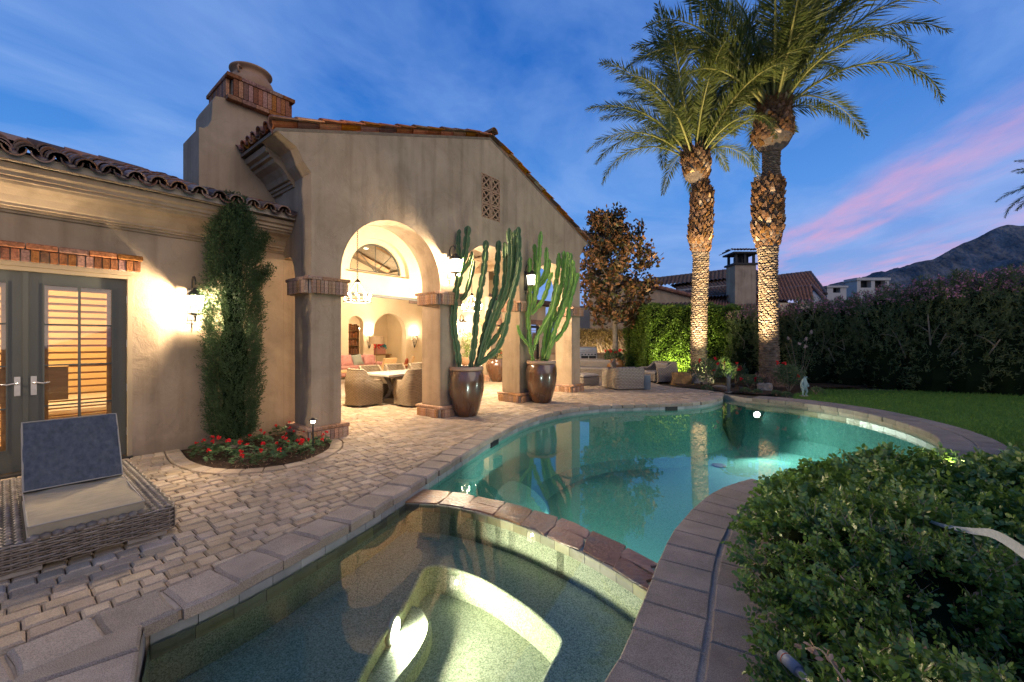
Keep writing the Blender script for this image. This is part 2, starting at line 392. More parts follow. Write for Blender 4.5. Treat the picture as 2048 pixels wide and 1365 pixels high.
M['cushion_blue'] = pbr('cushion_blue', (.06, .066, .076), (.11, .118, .128), 30, .95, .7, 420, .1, bdist=.002, stretch=(1, 1, .35))
M['cushion_tan'] = pbr('cushion_tan', (.26, .22, .15), (.33, .28, .195), 30, .95, .7, 420, .1, bdist=.002, stretch=(.35, 1, 1))
M['cushion_grey'] = pbr('cushion_grey', (.24, .215, .19), (.30, .27, .24), 14, .95, .4, 200, .1)
M['piping'] = pbr('piping', (.30, .27, .22), None, 5, .9)
M['pot'] = pbr('pot', (.045, .026, .016), (.12, .052, .024), 3.2, .16, .1, 14, .6, c3=(.04, .032, .028), coat=.6, rough2=.32, stretch=(1, 1, .35))
M['pot_rim'] = pbr('pot_rim', (.32, .20, .13), (.40, .26, .17), 8, .6, .2, 40, .3)
M['pot_ochre'] = pbr('pot_ochre', (.28, .12, .035), (.38, .18, .06), 5, .25, .1, 14, .5, coat=.5)
M['clay'] = pbr('clay', (.30, .17, .095), (.40, .25, .15), 7, .85, .3, 40, .2)
M['cactus'] = pbr('cactus', (.035, .075, .028), (.075, .13, .045), 9, .5, .3, 50, .35, c3=(.055, .12, .045))
M['cactus_light'] = pbr('cactus_light', (.14, .27, .035), (.24, .40, .075), 9, .5, .3, 50, .35)
M['rib'] = pbr('rib', (.20, .22, .11), None, 9, .7)
M['bark_palm'] = pbr('bark_palm', (.13, .095, .065), (.26, .195, .135), 8, .95, 1, 30, .1, vary=.3, bdist=.02)
M['boot'] = pbr('boot', (.10, .05, .025), (.21, .115, .055), 12, .9, 1, 30, .1, vary=.25, bdist=.02)
M['boot_pale'] = pbr('boot_pale', (.40, .27, .15), (.55, .40, .24), 12, .9, .6, 30, .1, vary=.3)
M['frond'] = leafmat('frond', (.055, .085, .018), (.145, .165, .04), .25, .5)
M['rachis'] = pbr('rachis', (.20, .21, .06), (.30, .28, .09), 4, .5)
M['bark'] = pbr('bark', (.17, .145, .11), (.28, .24, .19), 9, .95, .8, 30, .1)
M['bark_dark'] = pbr('bark_dark', (.17, .135, .10), (.32, .26, .20), 9, .95, .8, 30, .1)
M['cypress'] = leafmat('cypress', (.028, .055, .022), (.075, .115, .045), .15, .75, spec=.15)
M['core'] = pbr('core', (.008, .014, .006), (.014, .022, .009), 5, 1.0, spec=0)  # near-black solid filler, deep shade inside the foliage put into its colour
M['hedge'] = leafmat('hedge', (.07, .125, .014), (.17, .25, .035), .35, .45)
M['oleander'] = leafmat('oleander', (.06, .10, .038), (.17, .19, .08), .2, .6)
M['boxleaf'] = leafmat('boxleaf', (.045, .10, .016), (.17, .27, .05), .30, .34, spec=.45, scale=3)
M['blossom'] = leafmat('blossom', (.48, .17, .26), (.62, .30, .38), .3, .8)
M['magnolia'] = leafmat('magnolia', (.035, .06, .018), (.13, .075, .025), .15, .40, back=(.22, .105, .04), scale=.9)
M['vine'] = leafmat('vine', (.14, .11, .04), (.26, .17, .06), .3, .8)
M['twig'] = pbr('twig', (.20, .15, .10), (.30, .23, .16), 9, .9)
M['lavender'] = leafmat('lavender', (.06, .10, .04), (.12, .17, .07), .2, .8)
M['geranium'] = leafmat('geranium', (.03, .075, .02), (.13, .20, .08), .25, .6)
M['red'] = leafmat('red', (.55, .012, .018), (.75, .03, .03), .3, .6)
M['white_petal'] = leafmat('white_petal', (.6, .42, .36), (.75, .6, .52), .3, .6)
M['grassblade'] = leafmat('grassblade', (.04, .11, .015), (.15, .27, .045), .3, .7, scale=.8)
M['grass_yellow'] = leafmat('grass_yellow', (.10, .17, .03), (.2, .28, .06), .3, .7)
M['rock'] = pbr('rock', (.16, .135, .105), (.30, .26, .21), 4, .95, 1, 20, .15, bdist=.03)
M['rock_brown'] = pbr('rock_brown', (.14, .085, .04), (.22, .14, .07), 4, .95, 1, 20, .15, bdist=.03)
M['verdigris'] = pbr('verdigris', (.16, .26, .24), (.28, .38, .34), 14, .7, .4, 40, .3)
M['bronze'] = pbr('bronze', (.06, .065, .06), (.12, .125, .11), 14, .6, .4, 40, .3)
M['steel'] = pbr('steel', (.42, .41, .38), (.52, .50, .47), 6, .35, 0, metal=.6)
M['black'] = pbr('black', (.015, .015, .015), None, 5, .6)
M['blue_grey'] = pbr('blue_grey', (.10, .13, .155), (.15, .185, .21), 4, .6, .2, 40)
M['white'] = pbr('white', (.36, .34, .31), (.43, .41, .37), 4, .6)
M['linen'] = pbr('linen', (.68, .60, .48), (.76, .68, .56), 6, .9, .3, 60)
M['pink_fabric'] = pbr('pink_fabric', (.45, .20, .17), (.55, .28, .24), 12, .9, .3, 60)
M['sage'] = pbr('sage', (.26, .27, .22), None, 12, .9)
M['rust'] = pbr('rust', (.30, .07, .03), (.38, .1, .05), 12, .9)
M['tan_chair'] = pbr('tan_chair', (.50, .31, .14), (.56, .36, .18), 6, .7)
M['table_wood'] = pbr('table_wood', (.22, .19, .155), (.32, .28, .23), 5, .4, .3, 40, stretch=(1, 6, 6))
M['table_top'] = pbr('table_top', (.40, .36, .31), (.50, .46, .40), 5, .18, .05, 40, .5)
M['shade'] = pbr('shade', (.34, .24, .15), (.38, .28, .18), 12, .9)
M['floor_in'] = pbr('floor_in', (.50, .43, .33), (.58, .50, .39), 3, .35, .1, 20, .4)
M['teal'] = pbr('teal', (.03, .3, .32), None, 5, .6)
M['hose'] = pbr('hose', (.11, .13, .17), (.16, .18, .22), 8, .5)
M['dry'] = leafmat('dry', (.28, .16, .10), (.42, .28, .20), .3, .8)
M['agave'] = pbr('agave', (.32, .37, .38), (.46, .50, .50), 9, .5, .2, 60, stretch=(1, 6, 6))
M['bulb'] = emis('bulb', (1, .86, .62), 38)
M['bulb_soft'] = emis('bulb_soft', (1, .80, .5), 9)
M['poolbulb'] = emis('poolbulb', (.95, 1, .92), 60)
M['lampglass'] = lampglass('lampglass', (1, .88, .68), 7)
M['glass'] = glass('glass', (.93, .95, .95), 1.6)
M['win_dark'] = pbr('win_dark', (.02, .025, .03), None, 3, .1, spec=.6)

def pebble(name, dark, mid, light, scale=115):
    m, n = newmat(name); tc = n.add('ShaderNodeTexCoord')
    vo = n.add('ShaderNodeTexVoronoi', {'Vector': tc.outputs['Object'], 'Scale': scale})
    w = n.add('ShaderNodeSeparateColor', {0: vo.outputs['Color']})
    ns = n.add('ShaderNodeTexNoise', {'Vector': tc.outputs['Object'], 'Scale': 1.3, 'Detail': 3.0})
    col = n.ramp(w.outputs[0], [(0, dark), (.35, mid), (1, light)])
    col = n.mix(n.math('MULTIPLY', ns.outputs[0], .35), col, mid)
    b = n.add('ShaderNodeBsdfPrincipled', {'Base Color': col, 'Roughness': .8, 'Specular IOR Level': .1})
    bp = n.add('ShaderNodeBump', {'Height': vo.outputs[0], 'Strength': .4, 'Distance': .004}); n.l.new(bp.outputs[0], b.inputs['Normal'])
    n.add('ShaderNodeOutputMaterial', {0: b.outputs[0]}); return m
M['pebble_pool'] = pebble('pebble_pool', (.035, .125, .11), (.06, .22, .19), (.11, .31, .27), 105)
M['pebble_spa'] = pebble('pebble_spa', (.14, .17, .11), (.33, .365, .24), (.60, .61, .45), 150)
M['tile_wl'] = pbr('tile_wl', (.26, .22, .13), (.36, .33, .20), 5, .35, .3, 30, .4, vary=.35)
M['tile_grey'] = pbr('tile_grey', (.20, .21, .20), (.30, .30, .28), 5, .5, .3, 30, .3, vary=.2)
def watermat(tint=(.86, .985, .95, 1)):
    m, n = newmat('pool_water'); tc = n.add('ShaderNodeTexCoord')
    ns = n.add('ShaderNodeTexNoise', {'Vector': tc.outputs['Object'], 'Scale': 2.3, 'Detail': 3.0, 'Roughness': .55})
    bp = n.add('ShaderNodeBump', {'Height': ns.outputs[0], 'Strength': .05, 'Distance': .02})
    f = n.add('ShaderNodeFresnel', {0: 1.33, 'Normal': bp.outputs[0]})
    fac = n.math('ADD', n.math('MULTIPLY', f.outputs[0], 1.25), .01, clamp=True)
    t = n.add('ShaderNodeBsdfTransparent', {0: tint})
    gl = n.add('ShaderNodeBsdfGlossy', {'Roughness': .0, 'Normal': bp.outputs[0]})
    mx = n.add('ShaderNodeMixShader', {0: fac, 1: t.outputs[0], 2: gl.outputs[0]}); n.add('ShaderNodeOutputMaterial', {0: mx.outputs[0]}); return m
M['water'] = watermat(); M['water_spa'] = watermat((.95, .985, .88, 1))

def lamp(typ, loc, power, col=(1, .78, .5), radius=.05, parent=None, name='lamp_light', aim=None, spot=120, blend=.6):
    d = bpy.data.lights.new(name, typ); d.energy = power; d.color = col
    if typ != 'AREA': d.shadow_soft_size = radius
    else: d.size = radius
    if typ == 'SPOT': d.spot_size = math.radians(spot); d.spot_blend = blend
    o = link(name, d, parent, loc)
    if aim is not None: o.rotation_euler = (Vector(aim)-Vector(loc)).to_track_quat('-Z', 'Y').to_euler()
    return o
WARM = (1, .74, .46); WARMW = (1, .79, .55)

# ============================================================ GROUND, POOL, PATIO
LEFT = [(-2.08, 2.38), (-1.98, 2.50), (-1.81, 2.77), (-1.67, 3.05), (-1.54, 3.36), (-1.41, 3.65), (-1.30, 3.94), (-1.19, 4.27), (-1.02, 4.78), (-.83, 5.38), (-.63, 5.98), (-.42, 6.62), (-.19, 7.24), (.09, 7.88), (.42, 8.48), (.87, 9.10), (1.46, 9.66), (2.25, 10.10), (3.15, 10.30), (3.98, 10.38), (4.75, 10.64), (5.42, 11.12), (5.95, 11.75), (6.25, 12.35)]
FAR = [(6.47, 11.50), (6.92, 11.05), (7.32, 10.60), (7.60, 10.0), (7.73, 9.30), (7.66, 8.5), (7.45, 7.70), (7.08, 6.92), (6.40, 6.15), (5.60, 5.52), (4.70, 5.12), (3.90, 4.93), (3.12, 4.85)]
RIGHT = [(2.76, 4.75), (2.24, 4.43), (1.81, 4.01), (1.40, 3.50), (1.16, 3.13), (1.01, 2.87), (.85, 2.58), (.69, 2.30), (.56, 2.08), (.42, 1.88)]
BOT = [(.10, 1.55), (-.35, 1.32), (-.95, 1.30), (-1.45, 1.55), (-1.76, 1.94)]
Lc = [p.xy for p in catmull([(x, y, 0) for x, y in LEFT[1:]], 4)]; Lc = [Vector(LEFT[0])]+Lc
Fc = [p.xy for p in catmull([(x, y, 0) for x, y in FAR], 4)]
Rc = [p.xy for p in catmull([(x, y, 0) for x, y in RIGHT+BOT[:3]], 4)]
Bc = [Vector(p) for p in BOT[3:]]
OUT = Lc+Fc+Rc+Bc                      # water outline, clockwise from the spa corner
OUT2 = [tuple(p) for p in OUT]
damN = [p.xy for p in catmull([(-1.13, 4.42, 0), (-.75, 4.36, 0), (-.38, 4.20, 0), (.04, 3.92, 0), (.30, 3.68, 0), (.59, 3.38, 0), (.78, 3.13, 0), (.97, 2.83, 0)], 4)]
damF = [p.xy for p in catmull([(-1.03, 4.76, 0), (-.70, 4.68, 0), (-.36, 4.54, 0), (.10, 4.27, 0), (.42, 4.03, 0), (.64, 3.83, 0), (.86, 3.56, 0), (1.14, 3.15, 0)], 4)]
def idx_near(P, q): return min(range(len(P)), key=lambda i: (P[i]-q).length)
# water outlines of the two basins
iL1, iL2 = idx_near(Lc, damN[0]), idx_near(Lc, damF[0])
iR2, iR1 = idx_near(Rc, damF[-1]), idx_near(Rc, damN[-1])
SPA = Lc[:iL1]+damN+Rc[iR1+1:]+Bc
POOL = damF[::-1]+Lc[iL2+1:]+Fc+Rc[:iR2]
WZ = -.14

def sheet(name, outer, holes, z, mat, kind='structure', parent=None):
    loops = [[Vector((x, y, 0)) for x, y in lp] for lp in [outer]+holes]
    tri = geometry.tessellate_polygon(loops); fl = [p for lp in loops for p in lp]
    me = bpy.data.meshes.new(name); me.from_pydata([(p.x, p.y, z) for p in fl], [], [tuple(t) for t in tri])
    me.materials.append(mat); me.update()
    if sum(p.normal.z for p in me.polygons) < 0: me.flip_normals()
    return tag(link(name, me, parent), kind=kind)
hole = inset(OUT2, -.10)
sheet('ground', [(-4000, -60), (4500, -60), (4500, 6000), (-4000, 6000)], [hole], -.05, M['ground'])

backing = [tuple(p) for p in inset(OUT2, -.016)]
# coping courses -------------------------------------------------
def offs(P, d):
    N = normals2(P); return [p+n*d for p, n in zip(P, N)]
pool = tag(link('pool_edge', None), kind='structure')
def wall_shell(name, P, z0, z1, mat, parent, closed=True):
    n = len(P); V = [(p[0], p[1], z1) for p in P]+[(p[0], p[1], z0) for p in P]
    F = [(i, (i+1) % n, n+(i+1) % n, n+i) for i in range(n if closed else n-1)]
    return MB().add(V, F).build(name, mat, parent, fix=False)
def basin(name, P, depth, mat, cove=.22):
    P2 = [tuple(p) for p in P]; n = len(P2)
    I1 = inset(P2, cove*.35); I2 = inset(P2, cove)
    V = [(x, y, -.15) for x, y in P2]+[(x, y, -depth+cove) for x, y in P2]+[(x, y, -depth+cove*.3) for x, y in I1]+[(x, y, -depth) for x, y in I2]
    F = [(k*n+i, k*n+(i+1) % n, (k+1)*n+(i+1) % n, (k+1)*n+i) for k in range(3) for i in range(n)]
    tri = geometry.tessellate_polygon([[Vector((x, y, 0)) for x, y in I2]])
    F += [tuple(3*n+i for i in t) for t in tri]
    return tag(MB().add(V, F).build(name, mat, None, fix=False), kind='structure')
pb = basin('pool_basin', POOL, 1.45, M['pebble_pool'], .5)
sb = basin('spa_basin', SPA, .70, M['pebble_spa'], .06)
pb.visible_shadow = True
wp = sheet('pool_water', [tuple(p) for p in POOL], [], WZ, M['water'])
ws = sheet('spa_water', [tuple(p) for p in SPA], [], WZ, M['water_spa'])

def course(P, width, step, z1, thick, mat, parent, name='coping_stone', side=1, over=.02, jit=.006, c=.014, gap=.007):
    """row of stones along P (inner edge), laid to the side given"""
    A = resample([Vector((p.x, p.y, 0)) for p in P], step); A = [a.xy for a in A]; N = normals2(A)
    for i in range(len(A)-1):
        a, b = A[i], A[i+1]; na, nb = N[i]*side, N[i+1]*side; t = (b-a).normalized()
        ga = gap
        q = [a-na*over+t*ga, b-nb*over-t*ga, b+nb*width-t*ga, a+na*width+t*ga]
        q = [(p.x+R.uniform(-jit, jit), p.y+R.uniform(-jit, jit)) for p in q]
        # subdivide long edges a little so the faces look cut by hand
        qq = []
        for k in range(4):
            p, r = Vector(q[k]), Vector(q[(k+1) % 4]); qq.append(tuple(p))
            m = (p+r)/2; nn = Vector((-(r-p).y, (r-p).x)).normalized()*R.uniform(-jit, jit)*.8; qq.append(tuple(m+nn))
        dz = R.uniform(-.003, .003)
        MB().poly(qq, z1-thick, z1+dz, c).build(name, mat, parent)
cst = link('coping_left', None); cst.name = 'coping'; tag(cst, kind='structure')
Lstr = [Vector((-2.66, 1.42))]+[Vector((-2.38, 1.89))]+Lc
course(Lstr, .31, .318, .010, .085, M['coping'], cst, side=1, over=.025, jit=.012, c=.020)
# big cut stones that fill the corner by the spa
for q in ([(-2.10, 2.36), (-1.94, 2.16), (-2.36, 1.86), (-2.50, 1.70), (-2.30, 2.02)], ):
    pass
cn = [(-2.085, 2.34), (-1.925, 2.14), (-1.76, 1.93), (-1.60, 1.74), (-1.44, 1.54), (-1.2, 1.38)]
for i in range(len(cn)-1):
    a, b = Vector(cn[i]), Vector(cn[i+1]); nrm = Vector((-.80, -.60))
    la, lb = .08+.30*i*.5+.0, .08+.30*(i+1)*.5
    q = [a+(b-a)*.03, b-(b-a)*.03, b+nrm*(lb+.30)-(b-a)*.03, a+nrm*(la+.22)+(b-a)*.03]
    MB().poly([tuple(p) for p in q], -.08, .010+R.uniform(-.002, .003), .014).build('coping_stone', M['coping'], cst)
# right hand double course
cr = tag(link('coping', None), kind='structure')
Rfull = Fc[-16:]+Rc
course(Rc[:-1], .335, .272, .008, .085, M['coping_grey'], cr, side=1, over=.02, jit=.003, c=.008, gap=.005)
course(offs(Rc[:-1], .362), .33, .30, .004, .06, M['coping_grey'], cr, side=1, over=0, jit=.003, c=.008, gap=.005)
# far double course
cf = tag(link('coping', None), kind='structure')
course(Fc[1:], .34, .40, .008, .10, M['coping_grey'], cf, side=1, over=.03, c=.015)
course(offs(Fc[1:], .365), .34, .43, .004, .06, M['coping_grey'], cf, side=1, over=0, c=.012)
# mortar beds below the courses, a sheet each
def strip_sheet(name, P, d0, d1, z, mat, parent):
    A, B = offs(P, d0), offs(P, d1); n = len(P)
    V = [(p.x, p.y, z) for p in A]+[(p.x, p.y, z) for p in B]; F = [(i, n+i, n+i+1, i+1) for i in range(n-1)]
    return MB().add(V, F).build(name, mat, parent, fix=False)
strip_sheet('mortar_bed', Rc[:-1], .01, .69, -.0015, M['coping_grey'], cr)
strip_sheet('mortar_bed', Fc[1:], .0, .70, -.012, M['mortar'], cf)
strip_sheet('mortar_bed', Lstr, .0, .32, -.02, M['mortar'], cst)
# masonry course and waterline tiles under the coping
def tiles_row(P, z0, z1, step, mat, parent, name, out=.012, th=.02):
    A = [a.xy for a in resample([Vector((p.x, p.y, 0)) for p in P], step)]; N = normals2(A)
    for i in range(len(A)-1):
        a, b = A[i], A[i+1]; t = (b-a)*.012; na, nb = N[i], N[i+1]
        q = [a-na*out+t, b-nb*out-t, b+nb*th-t, a+na*th+t]
        MB().poly([tuple(p) for p in q], z0, z1, .003).build(name, mat, parent)
tiles_row(Lc, -.155, -.082, .23, M['tile_grey'], pb, 'waterline_tile')
tiles_row(Lc[:iL1+2], -.235, -.158, .22, M['tile_wl'], sb, 'waterline_tile')
tiles_row(damN[::-1], -.205, -.128, .16, M['tile_wl'], sb, 'waterline_tile', out=.012, th=.03)
tiles_row(Fc, -.19, -.094, .36, M['coping'], pb, 'wall_block', out=.0, th=.05)
tiles_row(Fc, -.33, -.195, .34, M['tile_wl'], pb, 'waterline_tile', out=.005, th=.05)
tiles_row(Rc, -.16, -.082, .3, M['tile_grey'], pb, 'waterline_tile')
MB().add([(x, y, -.012) for x, y in backing]+[(x, y, -.6) for x, y in backing], [(i, (i+1) % len(backing), len(backing)+(i+1) % len(backing), len(backing)+i) for i in range(len(backing))]).build('wall_backing', M['mortar'], pb, fix=False)
# dam of wet flagstone
dam = tag(link('spa_wall', None), kind='structure')
Vd = MB(); nN = resample([Vector((p.x, p.y, 0)) for p in damN], .08); nF = resample([Vector((p.x, p.y, 0)) for p in damF], .08)
k = min(len(nN), len(nF)); ring = [tuple(p.xy) for p in nN]+[tuple(p.xy) for p in nF[::-1]]
Vd.poly(ring, -1.3, -.135).build('wall_core', M['pebble_spa'], dam)
def damp(s, t):
    A = nN[0:]; i = s*(len(nN)-1); j = s*(len(nF)-1)
    a = nN[int(min(i, len(nN)-1.001))].lerp(nN[min(int(i)+1, len(nN)-1)], i-int(i)); b = nF[int(min(j, len(nF)-1.001))].lerp(nF[min(int(j)+1, len(nF)-1)], j-int(j))
    return a.lerp(b, t)
cuts = [0, .13, .24, .37, .50, .61, .74, .87, 1.0]
for i in range(len(cuts)-1):
    sk = R.uniform(-.02, .02) if 0 < i else 0; sk2 = R.uniform(-.02, .02)
    s0, s1 = cuts[i]+.004, cuts[i+1]-.004
    split = i in (2, 5, 7)
    def quad(a0, a1, t0, t1, b0=None, b1=None):
        pts = []
        for s_, t_ in ((a0, t0), ((a0+a1)/2, t0), (a1, t0), (a1+.006, (t0+t1)/2), (b1 or a1, t1), ((a0+a1)/2, t1), (b0 or a0, t1), (a0-.004, (t0+t1)/2)):
            p = damp(min(max(s_, 0), 1), t_); pts.append((p.x+R.uniform(-.018, .018), p.y+R.uniform(-.018, .018)))
        return pts
    if split:
        MB().poly(quad(s0, s1, -.04, .50), -.134, -.116+R.uniform(-.003, .003), .005).build('flagstone', M['flagstone'], dam)
        MB().poly(quad(s0, s1, .54, 1.03), -.134, -.116+R.uniform(-.003, .003), .005).build('flagstone', M['flagstone'], dam)
    else:
        MB().poly(quad(s0, s1, -.04, 1.03), -.134, -.115+R.uniform(-.004, .004), .005).build('flagstone', M['flagstone'], dam)
# steps and benches inside the spa, read through the water
def gp(px, py, z): p = g(px, py, z); return (p.x, p.y)
zb = -.44
well = [gp(*p, zb) for p in ((905, 1137), (950, 1152), (992, 1173), (1058, 1216), (1100, 1252), (1124, 1279), (1120, 1305), (1098, 1345), (1072, 1400), (1030, 1480), (900, 1540), (770, 1490), (700, 1410), (732, 1325), (772, 1258), (806, 1212), (830, 1168), (846, 1138), (872, 1130))]
well = [tuple(p.xy) for p in catmull([(*p, 0) for p in well], 4, True)]
MB().prism([inset([tuple(p) for p in SPA], .004), well], -.72, zb, lambda a, b, h: (a, b, h)).build('bench', M['pebble_spa'], sb)
MB().tube([(x, y, zb-.012) for x, y in well+[well[0]]], .022, 8, cap=False).build('bench_edge', M['pebble_spa'], sb, True)
zt = -.57
tong = [gp(*p, zt) for p in ((752, 1290), (772, 1235), (808, 1208), (842, 1212), (862, 1238), (860, 1270), (836, 1315), (790, 1375), (730, 1460), (660, 1450), (700, 1370))]
MB().poly([tuple(p.xy) for p in catmull([(*p, 0) for p in tong], 3, True)], -.72, zt, .03).build('step', M['pebble_spa'], sb)
# underwater lamps
def pool_lamp(loc, aim, power, label, spot=150, col=(.90, 1, .90)):
    t = thing('pool_light', label, 'pool light', (0, 0, 0), 0, 'underwater lights'); d = (Vector(aim)-Vector(loc)).normalized()
    q = d.to_track_quat('Z', 'Y').to_matrix().to_4x4(); Mx = Matrix.Translation(loc) @ q
    MB().lathe([(.10, -.03), (.105, 0), (.09, .012), (.085, .008)], 20, M=Mx).build('rim', M['steel'], t, True)
    MB().lathe([(.083, .006), (.06, .018), (.0, .024)], 20, M=Mx).build('lens', M['poolbulb'], t, True)
    lamp('SPOT', tuple(Vector(loc)+d*.06), power, col, .05, t, 'bulb_light', tuple(Vector(loc)+d), spot, .5)
    return t
nl = g(783, 1262, -.51)
pool_lamp((nl.x+.02, nl.y, -.505), (nl.x+.8, nl.y-.1, -.54), 115, 'round lit lamp set in the curved step of the spa', 165, (1, 1, .84))
dl = damF[13]; dn = normals2(damF)[13]
pool_lamp((dl.x+dn.x*.05, dl.y+dn.y*.05, -.48), (dl.x+dn.x*2+.3, dl.y+dn.y*2, -.75), 330, 'lit lamp on the pool side of the flagstone spa wall', 160)
pool_lamp((6.62, 11.22, -.42), (6.3, 8.6, -.8), 420, 'bright lamp below the far coping near the flower bed', 125)
pool_lamp((7.0, 6.95, -.5), (4.2, 7.6, -1.0), 300, 'underwater lamp in the right wall, hidden behind the shrubs', 160)
# curved ledge in the pool by the dam
zc_ = -.55
led = [gp(*p, zc_) for p in ((985, 1000), (1015, 962), (1050, 968), (1082, 990), (1098, 1016), (1085, 1030), (1040, 1030))]
MB().poly([tuple(p.xy) for p in catmull([(*p, 0) for p in led], 3, True)], -1.3, zc_, .03).build('ledge', M['pebble_pool'], pb)
dp = g(1438, 928, -1.4); MB().lathe([(.0, -1.445), (.15, -1.445), (.16, -1.43), (.13, -1.425), (.0, -1.425)], 24, (dp.x, dp.y, 0)).build('drain', M['black'], pb)
# skimmer mouths in the left wall
for px_, py_ in ((975, 884), (1346, 815)):
    p = g(px_, py_, -.1); i = idx_near(Lc, p.xy); c = Lc[i]; nn = normals2(Lc)[i]; a = math.atan2(-nn.x, nn.y)
    Mx = Matrix.Translation((c.x-nn.x*.02, c.y-nn.y*.02, -.12)) @ Matrix.Rotation(a, 4, 'Z')
    MB().box(-.16, .16, -.01, .02, -.05, .05, Mx).build('skimmer_mouth', M['black'], pb)

# ------------------------------------------------------------ patio
Lout = offs(Lstr, .322)
patio_out = [tuple(p) for p in Lout]+[(6.40, 12.55), (6.25, 13.2), (5.6, 13.9), (5.3, 14.5), (5.2, 16.5), (5.2, 21.5), (0, 23.5), tuple(HW(14, 9).xy), tuple(HW(9, 4.69).xy), tuple(HW(.35, 4.69).xy), tuple(HW(.35, 1.07).xy), tuple(HW(-7, 1.07).xy), tuple(HW(-7, -5).xy), (-4.3, .3), (-3.2, .5)]
BED = [(-1.42, 1.05), (-1.47, .60), (-1.49, .15), (-1.38, -.45), (-1.08, -.82), (-.62, -.96), (-.12, -.70), (.14, -.32), (.20, -.07)]
BEDc = [p.xy for p in catmull([(a, b, 0) for a, b in BED], 4)]
BEDp = [tuple(HW(p.x, p.y).xy) for p in BEDc]+[tuple(HW(.2, .5).xy), tuple(HW(.3, 1.06).xy)]
patio = sheet('patio', patio_out, [], -.028, M['sand'])
bedo = sheet('flower_bed', BEDp, [], -.022, M['soil'])
# border bricks round the bed
BW = [HW(p.x, p.y).xy for p in BEDc]
bo = [p for p in offs(BW, -.20)]
def bset():
    A = [a.xy for a in resample([Vector((p.x, p.y, 0)) for p in BW], .21)]; N = normals2(A)
    for i in range(len(A)-1):
        a, b = A[i], A[i+1]; t = (b-a)*.025; q = [a+t, a-N[i]*.17+t, b-N[i+1]*.17-t, b-t]
        MB().poly([tuple(p) for p in q], -.03, .006, .008).build('border_stone', M['paver'], patio)
bset()
bed_out = [tuple(p) for p in offs(BW, -.18)]+[tuple(HW(.4, .6).xy), tuple(HW(.3, 1.3).xy), tuple(HW(-1.6, 1.3).xy)]
# clipping of pavers against curved edges
def clip_half(poly, p0, nrm):
    out = []; n = len(poly)
    for i in range(n):
        a, b = Vector(poly[i]), Vector(poly[(i+1) % n]); da, db = (a-p0).dot(nrm), (b-p0).dot(nrm)
        if da >= 0: out.append(tuple(a))
        if (da >= 0) != (db >= 0): out.append(tuple(a.lerp(b, da/(da-db))))
    return out
Ls = [(Lout[i], Lout[i+1]) for i in range(len(Lout)-1)]
Bs_ = [Vector(p) for p in bed_out[:len(BW)]]; Bs = [(Bs_[i], Bs_[i+1]) for i in range(len(Bs_)-1)]
def near_seg(c, S):
    best = None
    for a, b in S:
        d = b-a; t = max(0, min(1, (c-a).dot(d)/d.dot(d))); q = a+d*t; l = (q-c).length
        if best is None or l < best[0]: best = (l, q, Vector((-d.y, d.x)).normalized())
    return best
tip = [(patio_out[i], patio_out[i+1]) for i in range(len(Lout)-1, len(Lout)+4)]
tip = [(Vector(a), Vector(b)) for a, b in tip]
piers_uv = [0, 2.64, 5.3, 7.88]
def paver_polys():
    v = -6.2; row = 0; out = []
    while v < 15:
        h = R.choice((.112, .125, .125, .14)); u = -7+R.uniform(0, .2)
        while u < 15.5:
            l = R.choice((.13, .13, .17, .21)) if h < .15 else R.choice((.155, .19, .23)); u0, u1 = u, u+l; u = u1
            c = HW(u0+l/2, v+h/2).xy
            if c.y < 1.0 or c.x < -1.30*c.y-1.4 or c.y > 23 or c.x > 6.7: continue
            if v > 4.6 and -7 < u0 < 9.0: continue
            if v > 1.0 and u0 < .3: continue
            if any(a+.01 < u0+l/2 < a+.48 and .02 < v+h/2 < .56 for a in piers_uv): continue
            ins_ = inside(c.x, c.y, patio_out); ns = near_seg(c, Ls)
            if not ins_ and ns[0] > .12: continue
            inb = inside(c.x, c.y, bed_out); nb = near_seg(c, Bs)
            if inb and nb[0] > .12: continue
            G = .0035; j = lambda: R.uniform(-.002, .002)
            P = [HW(u0+G+j(), v+G+j()).xy, HW(u1-G+j(), v+G+j()).xy, HW(u1-G+j(), v+h-G+j()).xy, HW(u0+G+j(), v+h-G+j()).xy]
            if ns[0] < .30: P = clip_half(P, ns[1]+ns[2]*.004, ns[2])
            if len(P) >= 3 and nb[0] < .3: P = clip_half(P, nb[1]-nb[2]*.004, -nb[2])
            if len(P) >= 3:
                nt = near_seg(c, tip)
                if nt[0] < .2: P = clip_half(P, nt[1], nt[2])
            if len(P) < 3: continue
            P = [Vector(p) for p in P]
            Q = [P[i] for i in range(len(P)) if (P[i]-P[i-1]).length > .012]
            if len(Q) < 3: continue
            ar = abs(sum(Q[i-1].x*Q[i].y-Q[i].x*Q[i-1].y for i in range(len(Q))))/2
            if ar < .0018: continue
            out.append((c.length, c, Q, ar))
        v += h; row += 1
    return out
PV = paver_polys(); 
def vis(c): return c.y > 1.2 and abs(c.x/c.y) < 1.26
chx = lambda c: False
PV.sort(key=lambda t: (0 if vis(t[1]) else 1, t[0]))
field = MB()
for i, (d, c, Q, ar) in enumerate(PV):
    z1 = R.uniform(-.0045, .0045); cc = .012 if d < 6 else .009
    if i < 298: MB().poly([tuple(p) for p in Q], -.027, z1, cc).build('paver', M['paver'], patio)
    else: field.poly([tuple(p) for p in Q], -.02, z1, cc)
tag(field.build('paver_field', M['paver'], patio, fix=False), kind='stuff')
print('pavers', len(PV))

